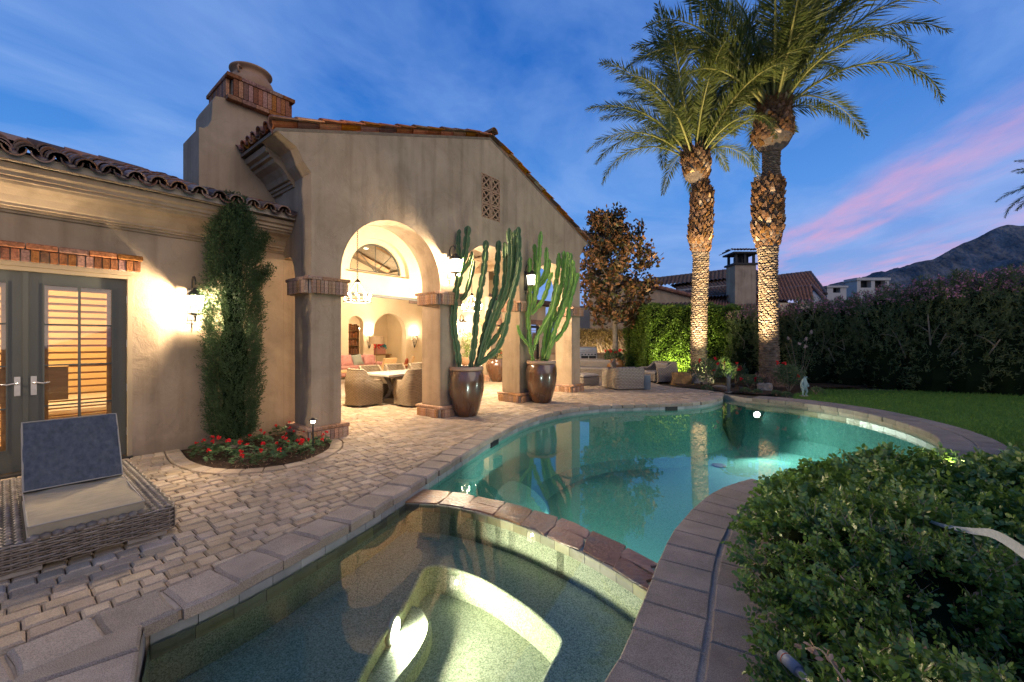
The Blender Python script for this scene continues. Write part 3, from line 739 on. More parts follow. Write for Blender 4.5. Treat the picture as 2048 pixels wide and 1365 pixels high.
# lawn, beds on the right
LAWN = [tuple(p) for p in offs(Fc, .71)[6:44]]+[(4.7, 4.2), (6, 3.0), (14, 3), (30, 8), (30, 14), (13.5, 13.2), (10.2, 13.6), (9.2, 13.0), (8.35, 12.3)]
sheet('lawn', LAWN, [], -.035, M['lawn'])
BED2 = [(6.55, 12.5), (7.0, 12.0), (7.6, 11.9), (8.3, 12.2), (9.2, 13.0), (10.2, 13.6), (16, 14), (16, 22), (6, 22), (5.6, 15), (5.7, 14.0), (6.3, 13.3)]
def bump_sheet(name, poly, z, amp, mat, step=.18):
    xs = [p[0] for p in poly]; ys = [p[1] for p in poly]
    nx, ny = int((max(xs)-min(xs))/step)+2, int((max(ys)-min(ys))/step)+2
    X, Y = np.meshgrid(min(xs)+np.arange(nx)*step, min(ys)+np.arange(ny)*step)
    ok = inside_np(X.ravel(), Y.ravel(), poly).reshape(X.shape)
    Z = z+amp*(np.sin(X*3.1)*np.cos(Y*2.7)+.5*np.sin(X*7+Y*5)+NR.uniform(-.4, .4, X.shape))
    V = np.stack([X, Y, Z], -1).reshape(-1, 3); I = np.arange(nx*ny).reshape(ny, nx)
    F = np.stack([I[:-1, :-1], I[:-1, 1:], I[1:, 1:], I[1:, :-1]], -1).reshape(-1, 4)
    m = ok[:-1, :-1] & ok[:-1, 1:] & ok[1:, 1:] & ok[1:, :-1]
    return raw(name, V, F[m.ravel()], mat, None, True)
tag(bump_sheet('garden_bed', BED2, .02, .02, M['soil']), kind='structure')
SH = [(3.10, 4.45), (2.34, 3.80), (1.84, 3.24), (1.56, 2.82), (1.38, 2.36), (1.20, 1.95), (1.02, 1.6), (.95, 1.05), (1.9, .6), (5.5, .8), (8.8, 2.4), (9.2, 5.2), (8.2, 6.0), (7.2, 5.6), (6.0, 4.9), (5.0, 4.45), (4.1, 4.4)]
sheet('shrub_bed', [(2.95, 4.55), (2.42, 4.08), (2.0, 3.55), (1.7, 3.05), (1.5, 2.55), (1.35, 2.1), (1.2, 1.5), (1.0, .4), (12, .4), (12, 5), (8.4, 6.6), (7.6, 6.3), (6.6, 5.3), (5.6, 4.75), (4.7, 4.42), (3.9, 4.22)], [], -.03, M['soil'])
# grass blades
nb_ = 70000
X = NR.uniform(6.5, 20, nb_*2); Y = NR.uniform(4.5, 14, nb_*2); k = inside_np(X, Y, LAWN); w = NR.uniform(0, 1, nb_*2) < np.clip(9.5/np.hypot(X, Y), 0, 1)**2
k &= w; X, Y = X[k][:nb_], Y[k][:nb_]; n_ = len(X)
P = np.stack([X, Y, np.full(n_, -.035)], 1); D = rdir(n_, 2.2); N_ = rdir(n_)
V, F = leaves(P, D, N_, NR.uniform(.05, .09, n_), .012, 'blade', 0)
tag(raw('grass', V, F, M['grassblade']), 'short green lawn grass between the pool and the oleander hedge', 'grass', kind='stuff')

# ============================================================ VILLA
villa = thing('villa', 'tan stucco villa with arched loggia, clay tile roofs and urn topped chimney', 'house', H0, HA)
uz = lambda v0, v1: (lambda a, b, h: (a, v0+(v1-v0)*h, b))
def zr(u): return 4.68+.346*(4.685-abs(u-4.185))
PU = [0, 2.64, 5.30, 7.88]; PD = .58; CAPZ = 2.60
def arc(cx, cz, r, a0, a1, n): return [(cx+r*math.cos(a0+(a1-a0)*i/n), cz+r*math.sin(a0+(a1-a0)*i/n)) for i in range(n+1)]
ogL = [(0, 4.22), (-.05, 4.28), (-.13, 4.37), (-.175, 4.47), (-.23, 4.55), (-.35, 4.61), (-.46, 4.665), (-.5, zr(-.5))]
ol = [(0, CAPZ), (.49, CAPZ)]
for i in range(3):
    a, b = PU[i]+.49, PU[i+1]; c, r = (a+b)/2, (b-a)/2
    ol += arc(c, 2.73, r, PI, 0, 28)+[(b, CAPZ), (b+.49, CAPZ)]
ogR = [(8.37-p, z) for p, z in ogL]
ol += ogR+[(4.185, zr(4.185))]+ogL[::-1]
vent_h = [(3.885, 4.43), (4.535, 4.43), (4.535, 5.45), (3.885, 5.45)]
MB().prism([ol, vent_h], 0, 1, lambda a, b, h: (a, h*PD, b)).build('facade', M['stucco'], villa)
# pierced clay vent: 2 x 3 blocks
vp = link('vent_grille', MB().box(3.885, 4.535, .16, .18, 4.43, 5.45).mesh('vent_back', M['black']), villa)
for i in range(2):
    for j in range(3):
        x0, z0 = 3.885+i*.325, 4.43+j*.34; m = MB(); w = .022
        m.box(x0+.002, x0+.323, -.006, .06, z0+.002, z0+w); m.box(x0+.002, x0+.323, -.006, .06, z0+.338-w, z0+.338)
        m.box(x0+.002, x0+w, -.0055, .06, z0+w, z0+.338-w); m.box(x0+.323-w, x0+.323, -.0055, .06, z0+w, z0+.338-w)
        cx, cz = x0+.1625, z0+.17
        for an in (PI/4, -PI/4):
            Mx = Matrix.Translation((cx, .025, cz)) @ Matrix.Rotation(an, 4, 'Y'); m.box(-.19, .19, -.026+an*.002, .022, -.016, .016, Mx)
        rg = [(cx+.13*math.cos(t*PI/8), -.0, cz+.13*math.sin(t*PI/8)) for t in range(17)]
        m.tube([(a, .01, b) for a, _, b in rg], .018, 6)
        m.build('vent_block', M['clay'], vp)
# piers with brick caps and plinths
def soldier(m, parent, x0, x1, y0, y1, z0, z1, w=.072, th=.03, c=.006, nm='brick', g_=.008, sides='fblr'):
    """upright bricks round a rectangle core, each its own object"""
    me = {}
    def put(cx, cy, rot, ww, hh):
        key = (round(ww, 4), round(hh, 4))
        if key not in me: me[key] = MB().box(-ww/2+g_/2, ww/2-g_/2, -.05, 0, 0, hh, c=c).mesh('brick_mesh', m)
        link(nm, me[key], parent, (cx, cy, z0+R.uniform(-.001, .001)), (0, 0, rot))
    def side(L, fn, rot, ww):
        n = max(1, round(L/ww)); q = L/n
        for i in range(n): put(*fn((i+.5)*q), rot, q, z1-z0)
    ws = w
    if 'f' in sides: side(x1-x0, lambda t: (x0+t, y0-th+.05+R.uniform(0, .003)-.05, ), 0, ws)
    if 'b' in sides: side(x1-x0, lambda t: (x0+t, y1+th), PI, ws)
    if 'l' in sides: side(y1-y0-.02, lambda t: (x0-th, y0+.01+t), -PI/2, ws)
    if 'r' in sides: side(y1-y0-.02, lambda t: (x1+th, y0+.01+t), PI/2, ws)
def pier(u, v, w, d, h=CAPZ, vis=True):
    p = link('pier', MB().box(u, u+w, v, v+d, -.02, h-.02).mesh('pier_shaft', M['stucco']), villa)
    # plinth
    MB().box(u-.055, u+w+.055, v-.055, v+d+.055, -.02, .17).build('plinth_core', M['mortar'], p)
    soldier(M['brick_tan'], p, u-.04, u+w+.04, v-.04, v+d+.04, 0, .165, .075, .03)
    for a0, a1, b0, b1, ax in ((u-.10, u+w+.10, v-.10, v+.04, 0), (u-.10, u+w+.10, v+d-.04, v+d+.10, 0), (u-.10, u+.04, v+.045, v+d-.045, 1), (u+w-.04, u+w+.10, v+.045, v+d-.045, 1)):
        n = 3 if ax == 0 else 2
        for i in range(n):
            if ax == 0: q = (a1-a0)/n; x0, x1, y0, y1 = a0+i*q+.003, a0+(i+1)*q-.003, b0, b1
            else: q = (b1-b0)/n; x0, x1, y0, y1 = a0, a1, b0+i*q+.003, b0+(i+1)*q-.003
            MB().box(x0, x1, y0, y1, .172, .225+R.uniform(-.002, .002), c=.008).build('brick', M['brick_tan'], p)
    # cap
    MB().box(u-.05, u+w+.05, v-.05, v+d+.05, h-.27, h-.06).build('cap_core', M['mortar'], p)
    soldier(M['brick_tan'], p, u-.035, u+w+.035, v-.035, v+d+.035, h-.27, h-.062, .062, .03)
    for a0, a1, b0, b1, ax in ((u-.11, u+w+.11, v-.11, v+.04, 0), (u-.11, u+w+.11, v+d-.04, v+d+.11, 0), (u-.11, u+.04, v+.045, v+d-.045, 1), (u+w-.04, u+w+.11, v+.045, v+d-.045, 1)):
        n = 3 if ax == 0 else 2
        for i in range(n):
            if ax == 0: q = (a1-a0)/n; x0, x1, y0, y1 = a0+i*q+.003, a0+(i+1)*q-.003, b0, b1
            else: q = (b1-b0)/n; x0, x1, y0, y1 = a0, a1, b0+i*q+.003, b0+(i+1)*q-.003
            MB().box(x0, x1, y0, y1, h-.06, h-.004+R.uniform(-.002, .001), c=.008).build('brick', M['brick_tan'], p)
    return p
for u in PU: pier(u, 0, .49, PD)
# quarter arch from the corner pier back to the wing wall, and side walls
qa = [(PD, CAPZ)]+[(PD+.48*(1-math.cos(t*PI/16)), CAPZ+.52*math.sin(t*PI/16)) for t in range(1, 9)]
qa += [(1.06, 3.12), (1.06, 4.20), (PD, 4.20)]
MB().prism([qa], 0, 1, lambda a, b, h: (h*.49, a+.001, b)).build('side_arch', M['stucco'], villa)
MB().box(.02, .30, PD+.002, 11.2, 3.0, 4.84).box(.02, .30, 1.06, 11.2, -.02, 2.995).build('wall', M['stucco'], villa)
# wing with the glazed doors
DU0, DU1, DH = -3.83, -1.94, 2.47
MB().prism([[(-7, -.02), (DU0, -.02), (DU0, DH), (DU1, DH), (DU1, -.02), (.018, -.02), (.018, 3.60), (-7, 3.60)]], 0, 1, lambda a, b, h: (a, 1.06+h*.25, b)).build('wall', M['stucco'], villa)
prof = [(1.07, 3.08), (1.035, 3.085), (1.03, 3.115), (1.0, 3.12), (1.0, 3.15), (.965, 3.155), (.965, 3.185), (.945, 3.20), (.90, 3.265), (.83, 3.32), (.75, 3.355), (.735, 3.385), (.70, 3.39), (.70, 3.425), (.665, 3.43), (.66, 3.47), (.62, 3.49), (.61, 3.55), (1.07, 3.56)]
MB().sweep(prof, -7, .012, lambda p, q, h: (h, p, q)).build('cornice', M['stucco'], villa, fix=True)
prof2 = [(.03, 4.12), (-.02, 4.13), (-.03, 4.17), (-.06, 4.18), (-.06, 4.22), (-.10, 4.23), (-.14, 4.31), (-.22, 4.40), (-.31, 4.45), (-.33, 4.50), (-.38, 4.51), (-.38, 4.56), (-.44, 4.58), (-.46, 4.66), (.03, 4.70)]
MB().sweep(prof2, PD+.004, 1.9, lambda p, q, h: (p, h, q)).build('cornice', M['stucco'], villa)
# plain eave band on the right
MB().sweep([(8.37-p, q) for p, q in prof2], PD+.004, 11.2, lambda p, q, h: (p, h, q)).build('cornice', M['stucco'], villa)
# brick lintel above the doors
lin = link('lintel', MB().box(DU0-.09, DU1+.08, 1.02, 1.07, 2.52, 2.735).mesh('lintel_bed', M['mortar']), villa)
n = 27; q = (DU1-DU0+.17)/n
for i in range(n): MB().box(DU0-.09+i*q+.006, DU0-.09+(i+1)*q-.006, .975+R.uniform(0, .008), 1.03, 2.525, 2.665, c=.007).build('brick', M['brick'], lin)
n = 8; q = (DU1-DU0+.21)/n
for i in range(n): MB().box(DU0-.11+i*q+.004, DU0-.11+(i+1)*q-.004, .945, 1.03, 2.672, 2.74+R.uniform(-.003, .003), c=.01).build('brick', M['brick'], lin)
MB().box(DU0-.075, DU1+.075, 1.03, 1.058, 2.472, 2.518).build('lintel_trim', M['frame_tan'], villa)
# door surround and doors
MB().box((DU0+DU1)/2-.022, (DU0+DU1)/2+.022, 1.108, 1.124, .03, DH-.05).build('astragal', M['door_paint'], villa)
dr = link('door_frame', MB().box(DU1-.045, DU1+.0, 1.055, 1.17, 0, DH-.002).box(DU0, DU0+.045, 1.055, 1.17, 0, DH-.002).box(DU0+.045, DU1-.045, 1.056, 1.17, DH-.047, DH-.002).mesh('frame', M['frame_tan']), villa)
MB().box(DU0, DU1, 1.0, 1.28, -.015, .022).build('threshold', M['iron'], villa)
def door_leaf(u0, u1, hinge_right):
    y0, y1 = 1.125, 1.17; z0, z1 = .03, DH-.05; st = .135
    d = link('french_door', MB().box(u0, u0+st, y0, y1, z0, z1).box(u1-st, u1, y0, y1, z0, z1).box(u0+st, u1-st, y0, y1, z1-.13, z1).box(u0+st, u1-st, y0, y1, z0, z0+.25).mesh('door_stiles', M['door_paint']), villa)
    ga, gb, gz0, gz1 = u0+st, u1-st, z0+.25, z1-.13
    # raised lips
    MB().box(ga, gb, y0-.006, y0, gz0, gz0+.018).box(ga, gb, y0-.006, y0, gz1-.018, gz1).box(ga, ga+.014, y0-.006, y0, gz0+.018, gz1-.018).box(gb-.014, gb, y0-.006, y0, gz0+.018, gz1-.018).build('glazing_bead', M['frame_tan'] if 0 else M['door_paint'], d)
    mw = .013; mid = (ga+gb)/2
    MB().box(mid-mw, mid+mw, y0+.004, y0+.03, gz0, gz1).build('muntin', M['door_paint'], d)
    for i in (1, 2, 3):
        z = gz0+(gz1-gz0)*i/4
        MB().box(ga, mid-mw-.001, y0+.005, y0+.029, z-.009, z+.009).build('muntin', M['door_paint'], d); MB().box(mid+mw+.001, gb, y0+.005, y0+.029, z-.009, z+.009).build('muntin', M['door_paint'], d)
    for a, b in ((ga+.002, mid-mw-.002), (mid+mw+.002, gb-.002)):
        for i in range(4):
            za, zb_ = gz0+(gz1-gz0)*i/4+.011, gz0+(gz1-gz0)*(i+1)/4-.011
            MB().box(a, b, y0+.014, y0+.019, za, zb_).build('pane', M['glass'], d)
    # hinges, handle
    hx = u1+.006 if hinge_right else u0-.006
    for z in (.35, .95, 1.55, 2.15): MB().tube([(hx, y0-.006, z-.05), (hx, y0-.006, z+.05)], .009, 8).build('hinge', M['nickel'], d)
    x = u0+.062 if hinge_right else u1-.062; s = 1 if hinge_right else -1
    MB().box(x-.024, x+.024, y0-.008, y0, .93, 1.16, c=.003).build('lock_plate', M['nickel'], d)
    MB().tube([(x, y0-.008, 1.08), (x, y0-.05, 1.08), (x+s*.03, y0-.055, 1.082), (x+s*.08, y0-.055, 1.07), (x+s*.13, y0-.05, 1.08)], [.012, .011, .010, .009, .007], 8).build('handle', M['nickel'], d, True)
    # shutter behind the glass
    ya, yb = 1.20, 1.235; sa, sb_ = ga-.02, gb+.02; s1 = .07
    sh = MB().box(sa, sa+s1, ya, yb, gz0-.05, gz1+.02).box(sb_-s1, sb_, ya, yb, gz0-.05, gz1+.02).box(sa+s1, sb_-s1, ya, yb, gz1-.07, gz1+.02).box(sa+s1, sb_-s1, ya, yb, gz0-.05, gz0+.06)
    sh.box((sa+sb_)/2-.01, (sa+sb_)/2+.01, ya-.03, ya-.02, gz0+.1, gz1-.1)
    # solid cut-out panel around the handle
    xa, xb = (sa+s1, sa+s1+.17) if hinge_right else (sb_-s1-.17, sb_-s1)
    sh.box(xa+.001, xb, ya+.002, yb-.002, .84, 1.26)
    sh.build('shutter_frame', M['wood_orange'], d)
    z = gz0+.10; me = None
    while z < gz1-.10:
        x0, x1 = sa+s1+.001, sb_-s1-.001
        if .82 < z < 1.28:
            if hinge_right: x0 = xb+.001
            else: x1 = xa-.001
        Mx = Matrix.Translation((0, (ya+yb)/2, z)) @ Matrix.Rotation(math.radians(-12), 4, 'X')
        MB().box(x0, x1, -.042, .042, -.006, .006, Mx, c=.003).build('louver', M['wood_orange'], d)
        z += .088
    return d
door_leaf(DU0+.048, (DU0+DU1)/2-.002, False)
door_leaf((DU0+DU1)/2+.002, DU1-.048, True)
# small bedroom behind
def room(u0, u1, v0, v1, z0, z1, m, name='bedroom_shell', fl=None):
    t = .06
    MB().box(u0, u1, v0, v1, z0-t, z0).box(u0, u1, v0, v1, z1, z1+t).box(u0, u0+t, v0, v1, z0, z1).box(u1-t, u1, v0, v1, z0, z1).box(u0+t, u1-t, v1-t, v1, z0, z1).build(name, m, villa)
room(-6.2, .01, 1.312, 4.6, .0, 2.75, M['room'])
MB().box(-3.0, -1.3, 2.5, 4.3, .02, .45, c=.05).box(-3.0, -1.3, 2.45, 4.3, .46, .62, c=.06).build('bed', M['linen'], villa)
lamp('POINT', (-3.3, 2.6, 2.2), 130, (1, .72, .38), .12, villa, 'room_light')
lamp('POINT', (-1.5, 2.0, 2.3), 70, (1, .76, .45), .12, villa, 'room_light')

# chimney
ch = link('chimney', MB().prism([[(-1.10, 3.3), (.60, 3.3), (.60, 5.58), (-.72, 5.58), (-.80, 5.57), (-.88, 5.55), (-.92, 5.45), (-.925, 5.25), (-.94, 5.12), (-.98, 5.02), (-1.04, 4.97), (-1.10, 4.96)]], 0, 1, lambda a, b, h: (a, 1.42+h*.9, b)).mesh('chimney_shaft', M['stucco']), villa)
MB().box(-.70, .25, 1.34, 2.32, 5.56, 5.62).box(-.66, .21, 1.38, 2.28, 5.62, 5.90).box(-.72, .27, 1.32, 2.34, 5.97, 5.985).build('brick_core', M['mortar'], ch)
soldier(M['brick'], ch, -.665, .215, 1.375, 2.285, 5.62, 5.895, .075, .03)
for k, (z0, z1, e) in enumerate(((5.545, 5.615, .045), (5.90, 5.97, .06))):
    for a0, a1, b0, b1, ax in ((-.70-e, .25+e, 1.34-e, 1.42, 0), (-.70-e, .25+e, 2.24, 2.32+e, 0), (-.70-e, -.62, 1.424, 2.236, 1), (.17, .25+e, 1.424, 2.236, 1)):
        for i in range(5):
            if ax == 0: q = (a1-a0)/5; x = (a0+i*q+.003, a0+(i+1)*q-.003, b0, b1)
            else: q = (b1-b0)/5; x = (a0, a1, b0+i*q+.003, b0+(i+1)*q-.003)
            MB().box(*x, z0, z1, c=.008).build('brick', M['brick'], ch)
urn = [(.26, 0), (.32, .03), (.36, .11), (.36, .18), (.33, .25), (.28, .31), (.262, .34), (.275, .365), (.315, .39), (.335, .405), (.335, .425), (.31, .43), (.28, .40), (.24, .35), (.2, .2)]
MB().lathe(urn, 40, (-.225, 1.83, 5.985)).build('urn', M['clay'], ch, True)
for s in (0, PI):
    a = s+.7; c_, s_ = math.cos(a), math.sin(a)
    MB().tube([(-.225+c_*r, 1.83+s_*r, 5.985+z) for r, z in ((.275, .345), (.35, .35), (.375, .31), (.36, .26), (.34, .235))], .018, 8).build('urn_handle', M['clay'], ch, True)

# roofs ----------------------------------------------------------
def tile_mb(r0, r1, L, concave=False, n=7, th=.014):
    m = MB(); vs = []
    for x, r in ((0, r1), (L, r0)):          # r0 at the lower end
        for rr in (r, r-th):
            for k in range(n+1):
                a = PI*k/n; y, z = rr*math.cos(a), rr*math.sin(a)
                if concave: z = -z
                vs.append((x, y, z+(0 if not concave else .0)))
    q = n+1; fs = []
    for k in range(n): fs += [(k, k+1, 2*q+k+1, 2*q+k), (q+k+1, q+k, 3*q+k, 3*q+k+1), (k+1, k, q+k, q+k+1), (2*q+k, 2*q+k+1, 3*q+k+1, 3*q+k)]
    fs += [(0, 2*q, 3*q, q), (q-1, 2*q-1, 4*q-1, 3*q-1)]
    return m.add(vs, fs)
def frame(x, y, z, o): 
    Mx = Matrix.Identity(4)
    for i, c in enumerate((x, y, z, o)):
        for j in range(3): Mx[j][i] = c[j]
    return Mx
def roofer(name, mat, parent):
    return dict(parts=[], stuff=MB(), name=name, mat=mat, parent=parent)
cov = tile_mb(.098, .078, .44); pan = tile_mb(.098, .078, .44, True)
cov_me = {}; 
def tileobj(kind, mat, parent, Mx, name='roof_tile'):
    key = (kind, mat.name)
    if key not in cov_me: cov_me[key] = (cov if kind == 'c' else pan).mesh('tile', mat, False)
    return link(name, cov_me[key], parent, mat=Mx)
def jitM(a=.02): return Matrix.Translation((R.uniform(-.01, .01), R.uniform(-.006, .006), R.uniform(-.003, .006))) @ Matrix.Rotation(R.uniform(-a, a), 4, 'Z') @ Matrix.Rotation(R.uniform(-a, a)*.6, 4, 'Y')
# wing roof
al = math.atan(.34); ca, sa_ = math.cos(al), math.sin(al)
rw = link('roof', MB().prism([[(.52, 3.563), (2.95, 3.563+.34*2.43), (5.5, 3.563), (5.5, 3.50), (2.95, 3.50+.34*2.43), (1.4, 3.56+.2), (.62, 3.562)]], 0, 1, lambda a, b, h: (-7+h*7.015, a, b)).mesh('roof_deck', M['sand']), villa)
MB().box(-7, .01, .575, .60, 3.562, 3.665).build('eave_mortar', M['mortar'], rw)
st = MB()
for c_ in range(int(7.0/.222)):
    u = -.10-.222*c_
    for r_ in range(7):
        vv = .50+r_*.37*ca; zz = 3.60+.34*(vv-.52)
        if vv+.37 > 1.42 and -1.15 < u < .2: continue
        Mb = frame((0, -ca, -sa_), (1, 0, 0), (0, -sa_, ca), (0, 0, 0))
        for kind, du, dz in (('p', 0, .105), ('c', .111, .05)):
            Mx = Matrix.Translation((u-du, vv+.44*ca-.02-(.02 if kind == 'c' else 0), zz+dz*1.0+.44*sa_+.006*0)) @ Mb @ jitM()
            if u > -3.35 and not (kind == 'p' and r_ > 2): tileobj(kind, M['terracotta_dark'], rw, Mx)
            else: st.add((cov if kind == 'c' else pan).v, (cov if kind == 'c' else pan).f, Mx)
    # ridge piece
for i in range(18):
    Mx = Matrix.Translation((-.0-i*.38, 2.95, 3.60+.34*2.43+.06)) @ frame((-1, 0, 0), (0, -1, 0), (0, 0, 1), (0, 0, 0)) @ Matrix.Scale(1.25, 4)
    if i*.38 < 1.2: continue
    tileobj('c', M['terracotta_dark'], rw, Mx, 'ridge_tile')
tag(st.build('tile_field', M['terracotta_dark'], rw, fix=False), kind='stuff')
# main roof
def zt_(u, d): return zr(u)+d
sl = .346; al = math.atan(sl); ca, sa_ = math.cos(al), math.sin(al)
MB_ = MB().prism([[(-.52, zr(-.52)+.001), (4.185, zr(4.185)+.001), (8.89, zr(8.89)+.001), (8.89, zr(8.89)+.05), (4.185, zr(4.185)+.055), (-.52, zr(-.52)+.05)]], 0, 1, lambda a, b, h: (a, -.005+h*11.3, b))
rm = link('roof', MB_.mesh('roof_deck', M['sand']), villa)
st = MB(); nr = 13; ex = (4.72/ca)/nr
for side in (-1, 1):
    xa = (side*ca, 0, -sa_); ya = (0, 1 if side > 0 else -1, 0); za = (side*sa_, 0, ca)
    Mb = frame(xa, ya, za, (0, 0, 0))
    for c_ in range(48):
        v = .14+c_*.235
        for r_ in range(nr):
            s = (r_+1)*ex; u = 4.185+side*(s-.44)*ca; z = zr(u)+.055
            for kind, dv, dz in (('p', 0, .10), ('c', .118, .055)):
                if c_ == 0 and kind == 'p' and 0: continue
                Mx = Matrix.Translation((u+side*.03, v+dv, z+dz)) @ Mb @ jitM()
                if c_ == 0 or (side < 0 and c_ < 6 and r_ == nr-1): tileobj(kind, M['terracotta'], rm, Mx)
                elif c_ < 48 and not (1.42 < v < 2.4 and u < .7): st.add((cov if kind == 'c' else pan).v, (cov if kind == 'c' else pan).f, Mx)
        
    # verge: row of tiles rolled over the gable edge
    for r_ in range(nr):
        s = (r_+1)*ex; u = 4.185+side*(s-.44)*ca; z = zr(u)+.055
        Mx = Matrix.Translation((u+side*.03, .01, z+.025)) @ Mb @ Matrix.Rotation(side*-.75, 4, 'X') @ jitM(.012) @ Matrix.Scale(1.35, 4, (0, 1, 0)) @ Matrix.Scale(1.35, 4, (0, 0, 1))
        tileobj('c', M['terracotta'], rm, Mx, 'verge_tile')
for i in range(30):
    Mx = Matrix.Translation((4.185, -.04+i*.38, zr(4.185)+.10+.03)) @ frame((0, -1, 0), (1, 0, 0), (0, 0, 1), (0, 0, 0)) @ Matrix.Translation((-.42, 0, 0)) @ Matrix.Scale(1.2, 4)
    tileobj('c', M['terracotta'], rm, Mx, 'ridge_tile')
tag(st.build('tile_field', M['terracotta'], rm, fix=False), kind='stuff')

# loggia back wall: opening + fan window
fan = arc(4.30, 3.68, .90, 0, PI, 24)
nic = arc(4.30, 3.60, 1.12, 0, PI, 24)
MB().prism([[(.302, -.02), (1.9, -.02), (1.9, 2.98), (6.55, 2.98), (6.55, -.02), (9.3, -.02), (9.3, 4.68), (8.87, 4.68), (4.185, zr(4.185)-.004), (.302, 4.8)], nic], 0, 1, lambda a, b, h: (a, 4.70+h*.16, b)).build('wall', M['stucco_cream'], villa)
MB().prism([[(1.9, 2.985), (6.55, 2.985), (6.55, 4.9), (1.9, 4.9)], fan], 0, 1, lambda a, b, h: (a, 4.862+h*.14, b)).build('wall', M['stucco_cream'], villa)
MB().box(1.9, 6.55, 4.66, 4.74, 2.90, 2.98).build('door_track', M['door_paint'], villa)
fw = MB(); fw.tube([(a, 4.93, b) for a, b in arc(4.30, 3.68, .875, 0, PI, 24)], .03, 6)
fw.tube([(3.42, 4.93, 3.70), (5.18, 4.93, 3.70)], .025, 6)
for a in (45, 90, 135): fw.tube([(4.30, 4.93, 3.70), (4.30+.87*math.cos(math.radians(a)), 4.93, 3.70+.87*math.sin(math.radians(a)))], .014, 6)
fwo = fw.build('fan_window', M['door_paint'], villa)
MB().prism([arc(4.30, 3.69, .87, 0, PI, 20)], 0, 1, lambda a, b, h: (a, 4.94+h*.005, b)).build('pane', M['glass'], fwo)
# living room
MB().box(.3, 12.0, 4.86, 17, -.05, -.004).build('floor', M['floor_in'], villa)
bwall = [(.3, 0), (6.83, 0)]+[(6.83, 2.33)]+arc(7.20, 2.33, .37, PI, 0, 12)+[(7.57, 2.33), (7.57, 0), (8.10, 0), (8.10, 1.97)]+arc(9.03, 1.97, .93, PI, 0, 18)+[(9.96, 1.97), (9.96, 0), (12.5, 0), (12.5, 5.6), (.3, 5.6)]
MB().prism([bwall], 0, 1, lambda a, b, h: (a, 11.0+h*.30, b)).build('wall', M['stucco_cream'], villa)
MB().box(.302, 12.5, 16.2, 16.3, 0, 4).box(12.4, 12.5, 5.0, 16.2, 0, 6).box(.302, .36, 11.3, 16.2, 0, 4).box(.36, 12.4, 11.3, 16.2, 3.4, 3.45).build('wall', M['stucco_cream'], villa)
MB().box(9.3, 12.5, 5.0, 11.3, 4.6, 4.68).build('ceiling', M['stucco_cream'], villa)
for v in (6.3, 8.1, 9.9):
    for s in (-1, 1):
        a = (4.185, v, zr(4.185)-.15); b = (4.185+s*4.0, v, zr(4.185+s*4.0)-.15)
        MB().tube([a, b], .13, 4).build('beam', M['beam'], villa)
# downlights in the room ceiling
for u, v in ((3.3, 7.2), (5.1, 7.2), (4.2, 9.2), (6.6, 9.2)):
    z = zr(u)-.03; MB().lathe([(.09, 0), (.075, -.012), (.0, -.012)], 14, (u, v, z)).build('downlight', M['bulb_soft'], villa)
for u, v, p in ((4.2, 7.4, 330), (7.6, 9.2, 260)): lamp('POINT', (u, v, 3.9), p, (1, .80, .54), .18, villa, 'room_light')
lamp('POINT', (9.2, 13.6, 2.7), 180, (1, .80, .52), .12, villa, 'room_light')
# right wing wall beyond the loggia
rwall = [(9.3, -.02), (10.25, -.02), (10.25, 2.3), (11.5, 2.3), (11.5, -.02), (13.25, -.02), (13.25, 2.35), (14.0, 2.35), (14.0, -.02), (14.5, -.02), (14.5, 3.3), (9.3, 3.3)]
MB().prism([rwall], 0, 1, lambda a, b, h: (a, 5.5+h*.25, b)).build('wall', M['stucco_cream'], villa)
MB().box(9.05, 9.3, 4.45, 5.5, -.02, 3.3).build('wall', M['stucco_cream'], villa)
pier(8.86, 4.2, .42, .42, 2.45)
MB().box(9.0, 15, 4.9, 9.5, 3.31, 3.5).build('roof', M['terracotta_dark'], villa)
MB().box(10.1, 11.65, 5.42, 5.5, 2.3, 2.5).box(13.1, 14.15, 5.42, 5.5, 2.36, 2.58).build('lintel', M['brick'], villa)
for a, b in ((10.25, 11.5), (13.25, 14.0)):
    d = link('window', MB().box(a, a+.09, 5.55, 5.62, 0, 2.3).box(b-.09, b, 5.55, 5.62, 0, 2.3).box(a+.09, b-.09, 5.55, 5.62, 2.18, 2.3).mesh('window_frame', M['door_paint']), villa)
    for k in range(20): MB().box(a+.1, b-.1, 5.66, 5.72, .15+k*.1, .17+k*.1).build('louver', M['wood_orange'], d)
MB().box(9.4, 14.4, 7.4, 7.45, 0, 3.2).build('wall', M['room'], villa)
lamp('POINT', (11.2, 6.6, 2.2), 100, (1, .72, .38), .12, villa, 'room_light')

